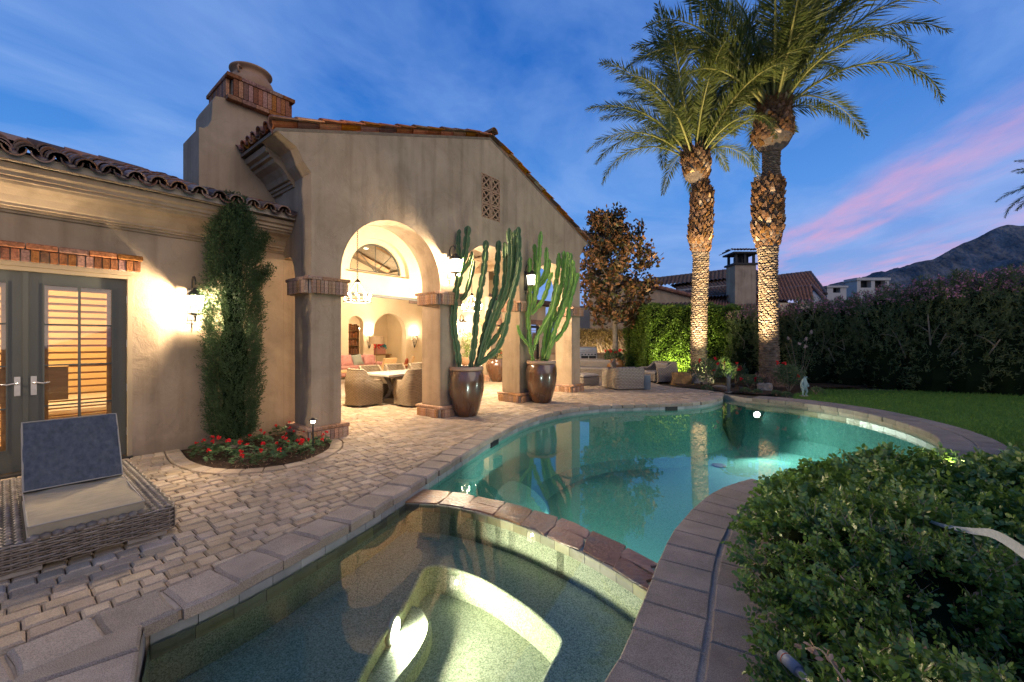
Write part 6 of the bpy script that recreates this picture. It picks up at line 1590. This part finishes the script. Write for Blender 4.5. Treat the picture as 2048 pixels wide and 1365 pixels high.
# ============================================================ NEIGHBOURS, MOUNTAIN
def corr_roof(pts, nc, nr, name, mat, parent, amp=.15, step=.09):
    """tiled slope as real waves and courses; pts: eave-left, eave-right, ridge-right, ridge-left"""
    a, b, c, d = [np.array(tuple(p), float) for p in pts]; nrm = np.cross(b-a, d-a); nrm /= np.linalg.norm(nrm)
    if nrm[2] < 0: nrm = -nrm
    sx = nc*6+1; U = np.linspace(0, 1, sx); rows = []
    for r in range(nr):
        for e, lift in ((0, step), (1, 0)):
            t = (r+e*.999)/nr; rows.append((t, lift))
    VV = []
    for t, lift in rows:
        L_ = a+(d-a)*t; R__ = b+(c-b)*t; ph = np.abs(np.sin(U*nc*PI))*amp
        jit = np.repeat(NR.uniform(-.012, .012, nc), 6)[:sx-1]; jit = np.append(jit, 0)
        VV.append(L_[None]+(R__-L_)[None]*U[:, None]+nrm[None]*(ph+lift+jit)[:, None])
    V = np.concatenate(VV); I = np.arange(len(rows)*sx).reshape(len(rows), sx); F = np.stack([I[:-1, :-1], I[:-1, 1:], I[1:, 1:], I[1:, :-1]], -1).reshape(-1, 4)
    return tag(raw(name, V, F, mat, parent), kind='stuff')
def ridge(pa, pb, r, mat, parent, n=16):
    pa, pb = Vector(pa), Vector(pb); d = (pb-pa)/n; m = []
    for i in range(n):
        MB().tube([pa+d*i, pa+d*(i+1)], [r*1.12, r*.92], 8).build('ridge_tile', mat, parent)
nb = thing('neighbour_house', 'neighbouring stucco house with dark clay tile roofs behind the hedge and palms', 'house', (0, 0, 0))
TD, TR = M['tile_far_dark'], M['tile_far']
Y = 33.0
def A(px, py, dY=0): return at(px, py, Y+dY)
def quad_wall(name, pts, mat, th=.3): # vertical wall polygon with thickness
    vs = [Vector(p) for p in pts]; n = len(vs); nr_ = (vs[1]-vs[0]).cross(vs[2]-vs[0]).normalized()*th
    if nr_.y < 0: nr_ = -nr_
    return MB().add(vs+[v+nr_ for v in vs], [tuple(range(n)), tuple(range(n, 2*n))[::-1]]+[(i, (i+1) % n, n+(i+1) % n, n+i) for i in range(n)]).build(name, mat, nb)
# body of the house
MB().box(9.0, 23.5, Y+1.0, Y+14, 0, 4.1).build('wall', M['stucco_grey'], nb)
MB().box(4.6, 15.2, Y-3.0, Y+6, 0, 4.05).build('wall', M['stucco_grey'], nb)
# large central slope
corr_roof([A(1330, 652, -4), A(1600, 640, -4), A(1545, 566, 4), A(1395, 583, 4)], 34, 14, 'roof', TR, nb)
corr_roof([A(1385, 600, 0), A(1560, 590, 0), A(1530, 540, 9), A(1340, 572, 9)], 26, 10, 'roof', TD, nb)
corr_roof([A(1290, 578, 6), A(1500, 556, 6), A(1500, 537, 12), A(1296, 561, 12)], 26, 6, 'roof', TD, nb)
quad_wall('gable_wall', [A(1285, 640, 4), A(1500, 640, 4), A(1500, 566, 4), A(1285, 586, 4)], M['stucco_grey'])
ridge(A(1296, 560, 12), A(1500, 536, 12), .16, TD, nb, 22)
# lit gable on the left with a tile verge
quad_wall('gable_wall', [A(1180, 660, -5), A(1392, 660, -5), A(1392, 596, -5), A(1290, 572, -5), A(1180, 545, -5)], M['stucco'])
ridge(A(1180, 541, -5.1), A(1394, 594, -5.1), .14, TR, nb, 20)
corr_roof([A(1288, 622, -5.6), A(1392, 618, -5.6), A(1392, 606, -4.8), A(1288, 610, -4.8)], 12, 2, 'roof', TD, nb)
# right hand roofs
corr_roof([A(1545, 600, 2), A(1650, 590, 2), A(1618, 546, 8), A(1535, 556, 8)], 13, 9, 'roof', TR, nb)
ridge(A(1535, 555, 8), A(1620, 545, 8), .15, TD, nb, 9); ridge(A(1620, 545, 8), A(1652, 588, 2), .15, TD, nb, 8)
quad_wall('gable_wall', [A(1600, 640, 2.2), A(1650, 640, 2.2), A(1650, 592, 2.2), A(1622, 556, 7.6), A(1600, 600, 2.2)], M['stucco_grey'])
corr_roof([A(1555, 606, -3), A(1628, 606, -3), A(1622, 573, 1), A(1540, 580, 1)], 11, 7, 'roof', TR, nb)
ridge(A(1560, 579, 1), A(1626, 573, 1), .14, TR, nb, 7); ridge(A(1626, 573, 1), A(1662, 612, -3), .14, TR, nb, 8)
quad_wall('gable_wall', [A(1560, 660, -2.9), A(1616, 660, -2.9), A(1616, 606, -2.9), A(1560, 606, -2.9)], M['stucco_cream'])
quad_wall('gable_wall', [A(1616, 660, -2.8), A(1660, 660, -2.8), A(1658, 612, -2.8), A(1630, 580, .6), A(1616, 602, -2.6)], M['stucco_grey'])
# chimney with tiled hood
c0 = A(1470, 590, -1); c1 = A(1512, 590, -1); x0, x1 = c0.x, c1.x; zt = A(1470, 530, -1).z; yb = Y-1
cmn = link('chimney', MB().box(x0, x1, yb, yb+1.3, 3.5, zt).mesh('chimney_shaft', M['stucco']), nb)
MB().box(x0-.12, x1+.12, yb-.12, yb+1.42, zt, zt+.14).build('chimney_ledge', M['black'], cmn)
for a in (x0+.05, (x0+x1)/2-.08, x1-.2):
    for b in (yb+.03, yb+1.1): MB().box(a, a+.16, b, b+.16, zt+.14, zt+.85).build('chimney_post', M['black'], cmn)
MB().box(x0+.35, x1-.35, yb+.4, yb+.9, zt+.14, zt+.7).build('flue', M['black'], cmn)
MB().box(x0-.2, x1+.2, yb-.2, yb+1.5, zt+.85, zt+.98).build('hood', M['black'], cmn)
corr_roof([(x0-.35, yb-.35, zt+.98), (x1+.35, yb-.35, zt+.98), (x1+.1, yb+.65, zt+1.32), (x0-.1, yb+.65, zt+1.32)], 9, 3, 'hood_tiles', TD, cmn, .05)
corr_roof([(x0-.35, yb-.35, zt+.98), (x0-.35, yb+1.65, zt+.98), (x0-.1, yb+.65, zt+1.32), (x0-.1, yb+.65, zt+1.32)], 7, 3, 'hood_tiles', TD, cmn, .05)
def flat_chimney(px0, px1, py0, py1, Yd, label):
    t = thing('flat_chimney', label, 'chimney', (0, 0, 0), 0, 'flat white chimneys beyond the hedge'); a = at(px0, py1, Yd); b = at(px1, py0, Yd); w = b.x-a.x; h = b.z-a.z
    MB().box(a.x+.1, b.x-.1, Yd, Yd+1.4, 0, a.z+h*.55).build('shaft', M['white'], t); MB().box(a.x, b.x, Yd-.1, Yd+1.5, b.z-h*.12, b.z).build('cap', M['white'], t)
    n = 3 if w > 2 else 2
    for i in range(n):
        q = (w-.2)/(n-1+.35*n)*.35 if n == 3 else w*.28; x = a.x+.1+(w-.2-q)*i/(n-1); MB().box(x, x+q, Yd+.001, Yd+1.39, a.z+h*.55, b.z-h*.12).build('cap_post', M['white'], t)
    MB().box(a.x+.3, b.x-.3, Yd+.5, Yd+.9, a.z+h*.55, b.z-h*.12-.01).build('flue', M['black'], t)
flat_chimney(1652, 1695, 572, 603, 38, 'lower narrow white chimney with flat cap left of the wide one')
flat_chimney(1712, 1780, 556, 600, 40, 'wide white chimney with flat cap and two openings below the mountain')

# low stucco wall and pier behind the lounge set
t = thing('garden_wall', 'tan stucco garden wall with a square end pier beside the clipped hedge', 'wall', (0, 0, 0))
MB().box(1.2, 6.35, 24.4, 24.7, -.03, 2.0).build('wall_panel', M['stucco'], t)
a = at(1277, 740, 20.5); b = at(1296, 668, 20.5); MB().box(a.x, b.x+.05, 20.5, 21.0, -.03, b.z-.06).build('pier', M['stucco'], t); MB().box(a.x-.05, b.x+.10, 20.45, 21.05, b.z-.06, b.z).build('pier_cap', M['stucco'], t)
# outdoor kitchen
t = thing('outdoor_kitchen', 'stucco barbecue counter behind the last pier of the loggia', 'counter', (0, 0, 0))
MB().box(1.55, 4.9, 20.4, 21.2, -.03, .88).build('counter_base', M['stucco'], t); MB().box(1.5, 4.95, 20.35, 21.25, .88, .94, c=.01).build('worktop', M['clay'], t)
t = thing('gas_grill', 'pale steel gas grill with dark knobs built into the barbecue counter', 'grill', (3.75, 20.35, .94))
MB().box(-.42, .42, .06, .60, -.001, .30, c=.04).build('lid', M['steel'], t); MB().box(-.42, .42, -.03, .055, -.30, .02).build('control_panel', M['steel'], t)
for i in range(5): MB().tube([(-.32+i*.16, -.03, -.06), (-.32+i*.16, -.065, -.06)], .032, 10).build('knob', M['black'], t)
for i in range(2): MB().box(-.36+i*.38, -.02+i*.38, -.035, -.031, -.27, -.13).build('drawer', M['black'], t)
MB().tube([(-.35, .02, .14), (.35, .02, .14)], .015, 8).build('handle', M['steel'], t)
# mountain --------------------------------------------------------------
nx, ny = 420, 120; Xs = np.linspace(400, 5600, nx); Ys = np.linspace(2100, 4200, ny); GX, GY = np.meshgrid(Xs, Ys)
sil = [(1400, 678), (1560, 640), (1640, 588), (1658, 566), (1700, 559), (1760, 553), (1800, 541), (1830, 526), (1870, 517), (1905, 495), (1930, 483), (1965, 472), (1990, 458), (2015, 449), (2040, 450), (2080, 448), (2160, 430), (2300, 440), (2500, 480), (2900, 540), (3400, 640)]
Yr = 3000.0; hx = [(a-1024)/830*Yr for a, b in sil]; hz = [(680-b)/830*Yr+1.6 for a, b in sil]
Hr = np.interp(GX*Yr/np.maximum(GY, 1)*0+GX, hx, hz)
from mathutils import noise as mnoise
nz = np.array([mnoise.fractal(Vector((x/520, y/520, .3)), 1.0, 2.1, 7) for x, y in zip(GX.ravel(), GY.ravel())]).reshape(GX.shape)
rg = np.array([mnoise.ridged_multi_fractal(Vector((x/380+9, y/700, 1.7)), .9, 2.2, 6, 1.0, 2.0) for x, y in zip(GX.ravel(), GY.ravel())]).reshape(GX.shape)
front = np.clip((GY-2100)/(Yr-2100), 0, 1)**.85; back = np.clip((4200-GY)/(4200-Yr), 0, 1); env = np.minimum(front, back)
GZ = Hr*env*(1-.16*(1-env)*0)+(nz*110+(rg-1.2)*120)*env*(1-env**3)*2.2*(Hr > 30)+(nz*16+(rg-1.2)*10)*env
Vv = np.stack([GX, GY, GZ-5], -1).reshape(-1, 3); I = np.arange(GX.size).reshape(GX.shape); F = np.stack([I[:-1, :-1], I[:-1, 1:], I[1:, 1:], I[1:, :-1]], -1).reshape(-1, 4)
tag(raw('mountain', Vv, F, M['mount'], None, True), kind='structure')
# dark trees between the chimneys and the hedge
n = 9000; c = NR.integers(0, 7, n); cx = np.array([26, 28.5, 31, 34, 37, 22.5, 7.5])[c]; cz = np.array([4.6, 5.0, 4.7, 5.2, 5.1, 4.4, 4.4])[c]; d = rdir(n)*NR.uniform(.6, 1, (n, 1)); P = np.stack([cx, 33+0*cx, cz-1.0], 1)+d*V3([[1.9, 1.2, 1.1]])
V, F = leaves(P, rdir(n), rdir(n), .22, .12, 'blade', .1); tag(raw('distant_trees', V, F, M['oleander']), 'dark mass of far tree tops between the chimneys and the oleander hedge', 'trees', kind='stuff')

# ============================================================ PLANTED BED BY THE PALMS
def rock(px, py, r, label, mat='rock', sq=(1, .8, .6), Yv=None):
    p = g(px, py); t = thing('rock', label, 'rock', (p.x, p.y, 0), R.uniform(0, 3)); import bmesh
    bm = bmesh.new(); bmesh.ops.create_icosphere(bm, subdivisions=3, radius=r); s = R.uniform(0, 50)
    for v in bm.verts:
        q = v.co/r; k = 1+.28*mnoise.noise(q*1.3+Vector((s, 0, 0)))+.10*mnoise.noise(q*3.5+Vector((s, 3, 0))); k *= 1/max(.75, max(abs(q.x), abs(q.y), abs(q.z))*1.02); v.co = Vector((v.co.x*k*sq[0], v.co.y*k*sq[1], v.co.z*k*sq[2]+r*sq[2]*.55))
    me = bpy.data.meshes.new('boulder'); bm.to_mesh(me); bm.free(); me.materials.append(M[mat]); link('boulder', me, t); return t
rock(1402, 766, .40, 'large flat grey rock at the foot of the left palm', sq=(1.25, .8, .52))
rock(1362, 768, .33, 'brown rounded rock beside the wicker armchair', 'rock_brown', (1.0, .8, .8))
rock(1500, 762, .24, 'grey rock between the two palms, beside a white stone')
rock(1517, 762, .14, 'small whitish stone between the two palms', 'white', (1, 1, .9))
rock(1530, 782, .20, 'grey angular stone in front of the right palm', sq=(1, .8, .8))
rock(1442, 778, .19, 'low flat stone at the edge of the far coping', sq=(1.4, .7, .35))
def rosebush(px, py, h, r, col, nfl, label, dens=1500):
    p = g(px, py); t = thing('rose_bush', label, 'shrub', (p.x, p.y, 0)); st = MB(); q = random.Random(px)
    tips = []
    for i in range(8):
        a = q.uniform(0, 6.28); tip = Vector((r*.8*math.cos(a), r*.8*math.sin(a), h*q.uniform(.7, 1))); st.tube(catmull([(0, 0, -.05), tip*.45+Vector((0, 0, -.03)), tip], 4), .010, 4); tips.append(tip)
    st.build('stems', M['twig'], t); n = dens; d = rdir(n, .2); P = d*V3([[r, r, h*.42]])*NR.uniform(.4, 1, (n, 1))+V3([[0, 0, h*.58]])
    V, F = leaves(P, rdir(n, .2), rdir(n, .5), .05, .032, 'oval', .15); tag(raw('foliage', V, F, M['lavender'], t), kind='stuff')
    for i in range(nfl):
        a = q.uniform(0, 6.28); b = Vector((r*math.cos(a)*q.uniform(.2, 1), -abs(r*math.sin(a))*q.uniform(.3, 1), h*q.uniform(.55, 1.08))); k = 14; Q = np.tile(V3(tuple(b)), (k, 1))+NR.normal(size=(k, 3))*.012
        V, F = leaves(Q, rdir(k, .3), rdir(k), .055, .05, 'oval', .25); raw('bloom', V, F, M[col], t)
rosebush(1415, 775, 1.0, .55, 'red', 4, 'red rose bush in front of the left palm trunk')
rosebush(1470, 768, .75, .45, 'red', 6, 'low red flowering bush behind the small figurine')
rosebush(1500, 775, .45, .4, 'red', 3, 'low plant with few red flowers between the two palms', 700)
rosebush(1578, 782, .85, .48, 'red', 3, 'rose bush with bare forked stems right of the right palm')
rosebush(1600, 768, 1.75, .55, 'white_petal', 9, 'tall rose bush with pale pink blooms behind the frog statue', 900)
for i, (px, py, s, lb) in enumerate(((1490, 785, .14, 'small silvery ground plant at the coping below the low rose bush'), (1515, 787, .12, 'small silvery ground plant at the coping left of the grey angular stone'), (1553, 790, .12, 'yellowish tuft at the coping right of the grey angular stone'), (1573, 793, .12, 'small tuft at the coping before the bare stemmed rose'), (1632, 788, .22, 'silvery trailing plant right of the frog statue'), (1414, 780, .16, 'low green tuft at the coping below the left palm'))):
    p = g(px, py); bushlet('ground_plant', lb, 'plant', (p.x, p.y, 0), s, s*.9, 260, 'lavender', .05, .02, 'oval')
def bodymesh(name, mat, parent, verts, edges, rad, sub=2):
    me = bpy.data.meshes.new(name); me.from_pydata(verts, edges, []); o = link(name, me, parent); me.materials.append(mat)
    m = o.modifiers.new('skin', 'SKIN'); m.use_smooth_shade = True
    for i, r in enumerate(rad): me.skin_vertices[0].data[i].radius = r if isinstance(r, tuple) else (r, r)
    me.skin_vertices[0].data[0].use_root = True
    s = o.modifiers.new('sub', 'SUBSURF'); s.levels = sub; s.render_levels = sub; return o
def skinned(name, mat, parent, verts, edges, rad):
    me = bpy.data.meshes.new(name); me.from_pydata(verts, edges, []); o = link(name, me, parent); me.materials.append(mat)
    m = o.modifiers.new('skin', 'SKIN'); m.use_smooth_shade = True
    if not me.skin_vertices: 
        import bmesh
        bm = bmesh.new(); bm.from_mesh(me); bm.verts.layers.skin.verify(); bm.to_mesh(me); bm.free()
    for i, r in enumerate(rad): me.skin_vertices[0].data[i].radius = (r, r)
    me.skin_vertices[0].data[0].use_root = True
    s = o.modifiers.new('sub', 'SUBSURF'); s.levels = 2; s.render_levels = 2; return o
# standing frog statue
p = g(1608, 792); t = thing('frog_statue', 'standing verdigris frog statue at the end of the flower bed by the lawn', 'statue', tuple(p), .25)
k = 1.0
skinned('frog_body', M['verdigris'], t, [(0, 0, .24), (0, .01, .33), (0, .0, .42), (0, -.02, .485), (0, -.055, .49), (.055, -.01, .20), (.075, -.03, .11), (.055, .0, .03), (.06, -.07, .01), (-.055, .0, .20), (-.06, -.03, .11), (-.05, .0, .03), (-.06, -.07, .01), (.08, -.01, .37), (.11, -.05, .29), (.04, -.09, .27), (-.08, -.01, .37), (-.12, -.03, .29), (-.06, -.07, .25)],
 [(0, 1), (1, 2), (2, 3), (3, 4), (0, 5), (5, 6), (6, 7), (7, 8), (0, 9), (9, 10), (10, 11), (11, 12), (2, 13), (13, 14), (14, 15), (2, 16), (16, 17), (17, 18)],
 [.075, .085, .05, .062, .045, .04, .028, .018, .018, .04, .028, .018, .018, .028, .02, .016, .028, .02, .016])
for s in (-1, 1): MB().lathe([(0, -.022), (.018, -.015), (.023, 0), (.018, .015), (0, .022)], 10, (s*.035, -.045, .535)).build('eye', M['verdigris'], t, True)
MB().lathe([(.10, -.02), (.11, 0), (.09, .012)], 14).build('base', M['rock'], t)
# little figurine of a child holding a dish of leaves up
p = g(1457, 784); t = thing('child_statue', 'small dark bronze figurine raising both arms among the red flowers', 'statue', tuple(p), .4)
skinned('statue_body', M['bronze'], t, [(0, 0, .27), (0, 0, .36), (0, .0, .43), (0, 0, .475), (0, -.005, .53), (.035, 0, .15), (.04, .01, .02), (-.035, -.02, .15), (-.05, -.01, .02), (.07, 0, .44), (.11, -.02, .52), (.10, -.03, .60), (-.07, 0, .44), (-.13, -.02, .50), (-.16, -.03, .58), (.05, -.05, .005), (-.06, -.07, .005)],
 [(0, 1), (1, 2), (2, 3), (3, 4), (0, 5), (5, 6), (0, 7), (7, 8), (2, 9), (9, 10), (10, 11), (2, 12), (12, 13), (13, 14), (6, 15), (8, 16)], [.06, .05, .048, .026, .052, .038, .022, .038, .022, .026, .018, .015, .026, .018, .015, .014, .014])
MB().lathe([(.10, -.03), (.11, 0), (.0, .004)], 14).build('base', M['rock'], t)
bushlet('lit_foliage', 'bright yellow green leaves lit from below behind the child figurine', 'plant', tuple(g(1448, 768)+Vector((0, 0, .55))), .22, .42, 420, 'grass_yellow', .08, .04, 'oval')

# garden uplights ---------------------------------------------------------
def uplight(loc, aim, power, label, col=(1, .78, .48), spot=70, group='garden uplights'):
    t = thing('garden_uplight', label, 'garden light', (0, 0, 0), 0, group); d = (Vector(aim)-Vector(loc)).normalized(); q = d.to_track_quat('Z', 'Y').to_matrix().to_4x4(); Mx = Matrix.Translation(loc) @ q
    MB().lathe([(.035, -.12), (.045, -.06), (.05, .0), (.048, .0), (.042, -.012)], 14, M=Mx).build('housing', M['iron'], t, True); MB().lathe([(.0, -.014), (.040, -.014)], 12, M=Mx).build('lens', M['bulb'], t)
    MB().tube([tuple(Vector(loc)-d*.08), (loc[0], loc[1], -.05)], .01, 6).build('stake', M['iron'], t)
    lamp('SPOT', tuple(Vector(loc)+d*.03), power, col, .03, t, 'bulb_light', aim, spot, .7)
uplight((6.62, 14.5, .12), (X1+.0, 16.0, 6.5), 3000, 'ground uplight aimed up the left palm', spot=75)
uplight((7.25, 13.15, .12), (X2+.0, 14.3, 7.0), 3800, 'ground uplight aimed up the right palm', spot=72)
uplight((6.72, 16.95, .10), (6.9, 17.7, 1.3), 520, 'ground uplight washing the clipped hedge behind the armchair', (1, .97, .45), 130)
uplight((3.9, 17.9, .10), (4.7, 19.3, 4.0), 2200, 'ground uplight below the magnolia tree', spot=95)
uplight((4.9, 22.6, .1), (4.8, 24.0, 1.2), 480, 'ground uplight washing the vines on the back wall', spot=150)
uplight((7.55, 14.2, .1), (7.4, 15.4, .8), 90, 'small uplight behind the child figurine', (.95, 1, .5), 90)
uplight((4.25, 4.02, .29), (4.15, 4.2, 1.0), 90, 'low spot lighting a patch of the shrubs near the pool', (1, .95, .6), 150)

# ============================================================ LIVING ROOM FURNITURE
t = thing('sofa', 'pale pink sofa with five scatter cushions seen through the left arch', 'sofa', tuple(HW(6.3, 9.75)), HA)
MB().box(-1.25, 1.25, -.45, .45, .08, .40, c=.04).build('base', M['pink_fabric'], t, True, ang=40); MB().box(-1.25, 1.25, .25, .48, .41, .92, c=.07).build('backrest', M['pink_fabric'], t, True, ang=40)
for s in (-1, 1): MB().box(s*1.14-.12, s*1.14+.12, -.45, .24, .401, .64, c=.06).build('armrest', M['pink_fabric'], t, True, ang=40)
for i in range(3): MB().box(-1.0+i*.667, -.343+i*.667, -.44, .23, .402, .52, c=.04).build('seat_cushion', M['pink_fabric'], t, True, ang=40)
def pillow(w, mat, Mx, parent, name='scatter_cushion'):
    m = MB(); n = 8; vs = []
    for s in (1, -1):
        for j in range(n+1):
            for i in range(n+1):
                x, y = i/n*2-1, j/n*2-1; e = max(0, (1-x**4)*(1-y**4))**.6; vs.append((x*w/2*(1-.06*(1-abs(y))), y*w/2*(1-.06*(1-abs(x))), s*.07*e))
    q = (n+1)**2; fs = [(j*(n+1)+i, j*(n+1)+i+1, (j+1)*(n+1)+i+1, (j+1)*(n+1)+i) for j in range(n) for i in range(n)]; fs += [tuple(q+k for k in f[::-1]) for f in list(fs)]
    return m.add(vs, fs, Mx).build(name, mat, parent, True)
for i, (x, mt, lb) in enumerate(((-.62, 'pink_fabric', 'leftmost pinkish scatter cushion on the pink sofa'), (-.18, 'pink_fabric', 'middle pinkish scatter cushion on the pink sofa'), (.30, 'sage', 'grey green scatter cushion on the pink sofa'), (.85, 'pink_fabric', 'rightmost pinkish scatter cushion on the pink sofa'))):
    o = pillow(.48, M[mt], Matrix.Rotation(math.radians(68), 4, 'X') @ Matrix.Rotation(R.uniform(-.5, .5), 4, 'Z'), None); o.location = HW(6.3+x, 9.75+.12, .74); o.rotation_euler = (0, 0, HA)
    tag(o, lb, 'cushion', 'scatter cushions on the pink sofa')
t = thing('floor_lamp', 'floor lamp with tan drum shade beside the pink sofa', 'floor lamp', tuple(HW(7.1, 9.2)), HA)
MB().lathe([(.0, 0), (.16, 0), (.15, .03), (.02, .05), (.018, 1.45)], 14).build('stand', M['beam'], t, True); MB().lathe([(.33, 1.42), (.31, 1.74)], 24).build('lamp_shade', M['shade'], t, True, ang=40)
def slingchair(u, v, rz, label, mat, cushmat=None):
    t = thing('armchair', label, 'armchair', tuple(HW(u, v)), HA+rz)
    Mx = Matrix.Translation((0, -.36, .36)) @ Matrix.Rotation(math.radians(16), 4, 'X')
    MB().box(-.34, .34, -.04, .04, 0, .58, Mx, c=.02).build('backrest', M[mat], t); MB().box(-.34, .34, -.34, .36, .30, .40, c=.03).build('seat', M[mat], t)
    for s in (-1, 1):
        MB().box(s*.37-.03, s*.37+.03, -.38, .34, .55, .60).build('armrest', M[mat], t)
        for y in (-.34, .30): MB().box(s*.37-.025, s*.37+.025, y-.025, y+.025, 0, .548).build('leg', M[mat], t)
    if cushmat: pillow(.46, M[cushmat], Matrix.Translation((0, -.22, .62)) @ Matrix.Rotation(math.radians(100), 4, 'X'), t, 'back_cushion')
slingchair(6.05, 7.35, .25, 'tan leather armchair with its back to the dining table', 'tan_chair')
slingchair(7.4, 7.9, 1.0, 'tan armchair with rust red cushion behind the dining table', 'tan_chair', 'rust')
t = thing('coffee_table', 'pale wooden low table between the sofa and the tan armchairs', 'coffee table', tuple(HW(5.2, 8.1)), HA)
MB().box(-.7, .7, -.4, .4, .38, .45, c=.01).build('tabletop', M['tan_chair'], t)
for a in (-1, 1):
    for b in (-1, 1): MB().box(a*.62-.03, a*.62+.03, b*.33-.03, b*.33+.03, 0, .379).build('leg', M['tan_chair'], t)
t = thing('console_table', 'dark console table under the red flower arrangement in the inner room', 'console table', tuple(HW(9.55, 12.7)), HA)
MB().box(-.6, .6, -.2, .2, .78, .84).build('tabletop', M['beam'], t)
for a in (-1, 1): MB().box(a*.5-.03, a*.5+.03, -.17, .17, 0, .779).build('leg', M['beam'], t)
t = thing('flower_arrangement', 'red and turquoise flower arrangement in a pinkish box on the console', 'flowers', tuple(HW(9.55, 12.7, .84)), HA)
MB().box(-.28, .28, -.12, .12, 0, .34, c=.01).build('box', M['pink_fabric'], t)
for col, x0, n in (('red', -.08, 150), ('teal', .20, 50)):
    P = rdir(n, .6)*V3([[.34 if col == 'red' else .14, .15, .18]])+V3([[x0, 0, .42 if col == 'red' else .34]]); V, F = leaves(P, rdir(n), rdir(n), .10, .08, 'oval', .2); tag(raw('blooms', V, F, M[col], t), kind='stuff')
t = thing('bookshelf', 'shelves of books seen through the narrow arched niche', 'bookshelf', tuple(HW(7.55, 12.2)), HA)
MB().box(-.5, .5, .3, .34, 0, 2.3).box(-.52, -.48, 0, .3, 0, 2.3).box(.48, .52, 0, .3, 0, 2.3).build('case', M['beam'], t)
for k in range(6): MB().box(-.479, .479, 0, .299, .15+k*.38, .18+k*.38).build('shelf', M['beam'], t)
bk = MB()
for k in range(6):
    x = -.46
    while x < .42: w = R.uniform(.02, .05); bk.box(x, x+w*.9, .05, .27, .181+k*.38, .181+k*.38+R.uniform(.2, .3)); x += w
tag(bk.build('books', M['brick'], t), kind='stuff')
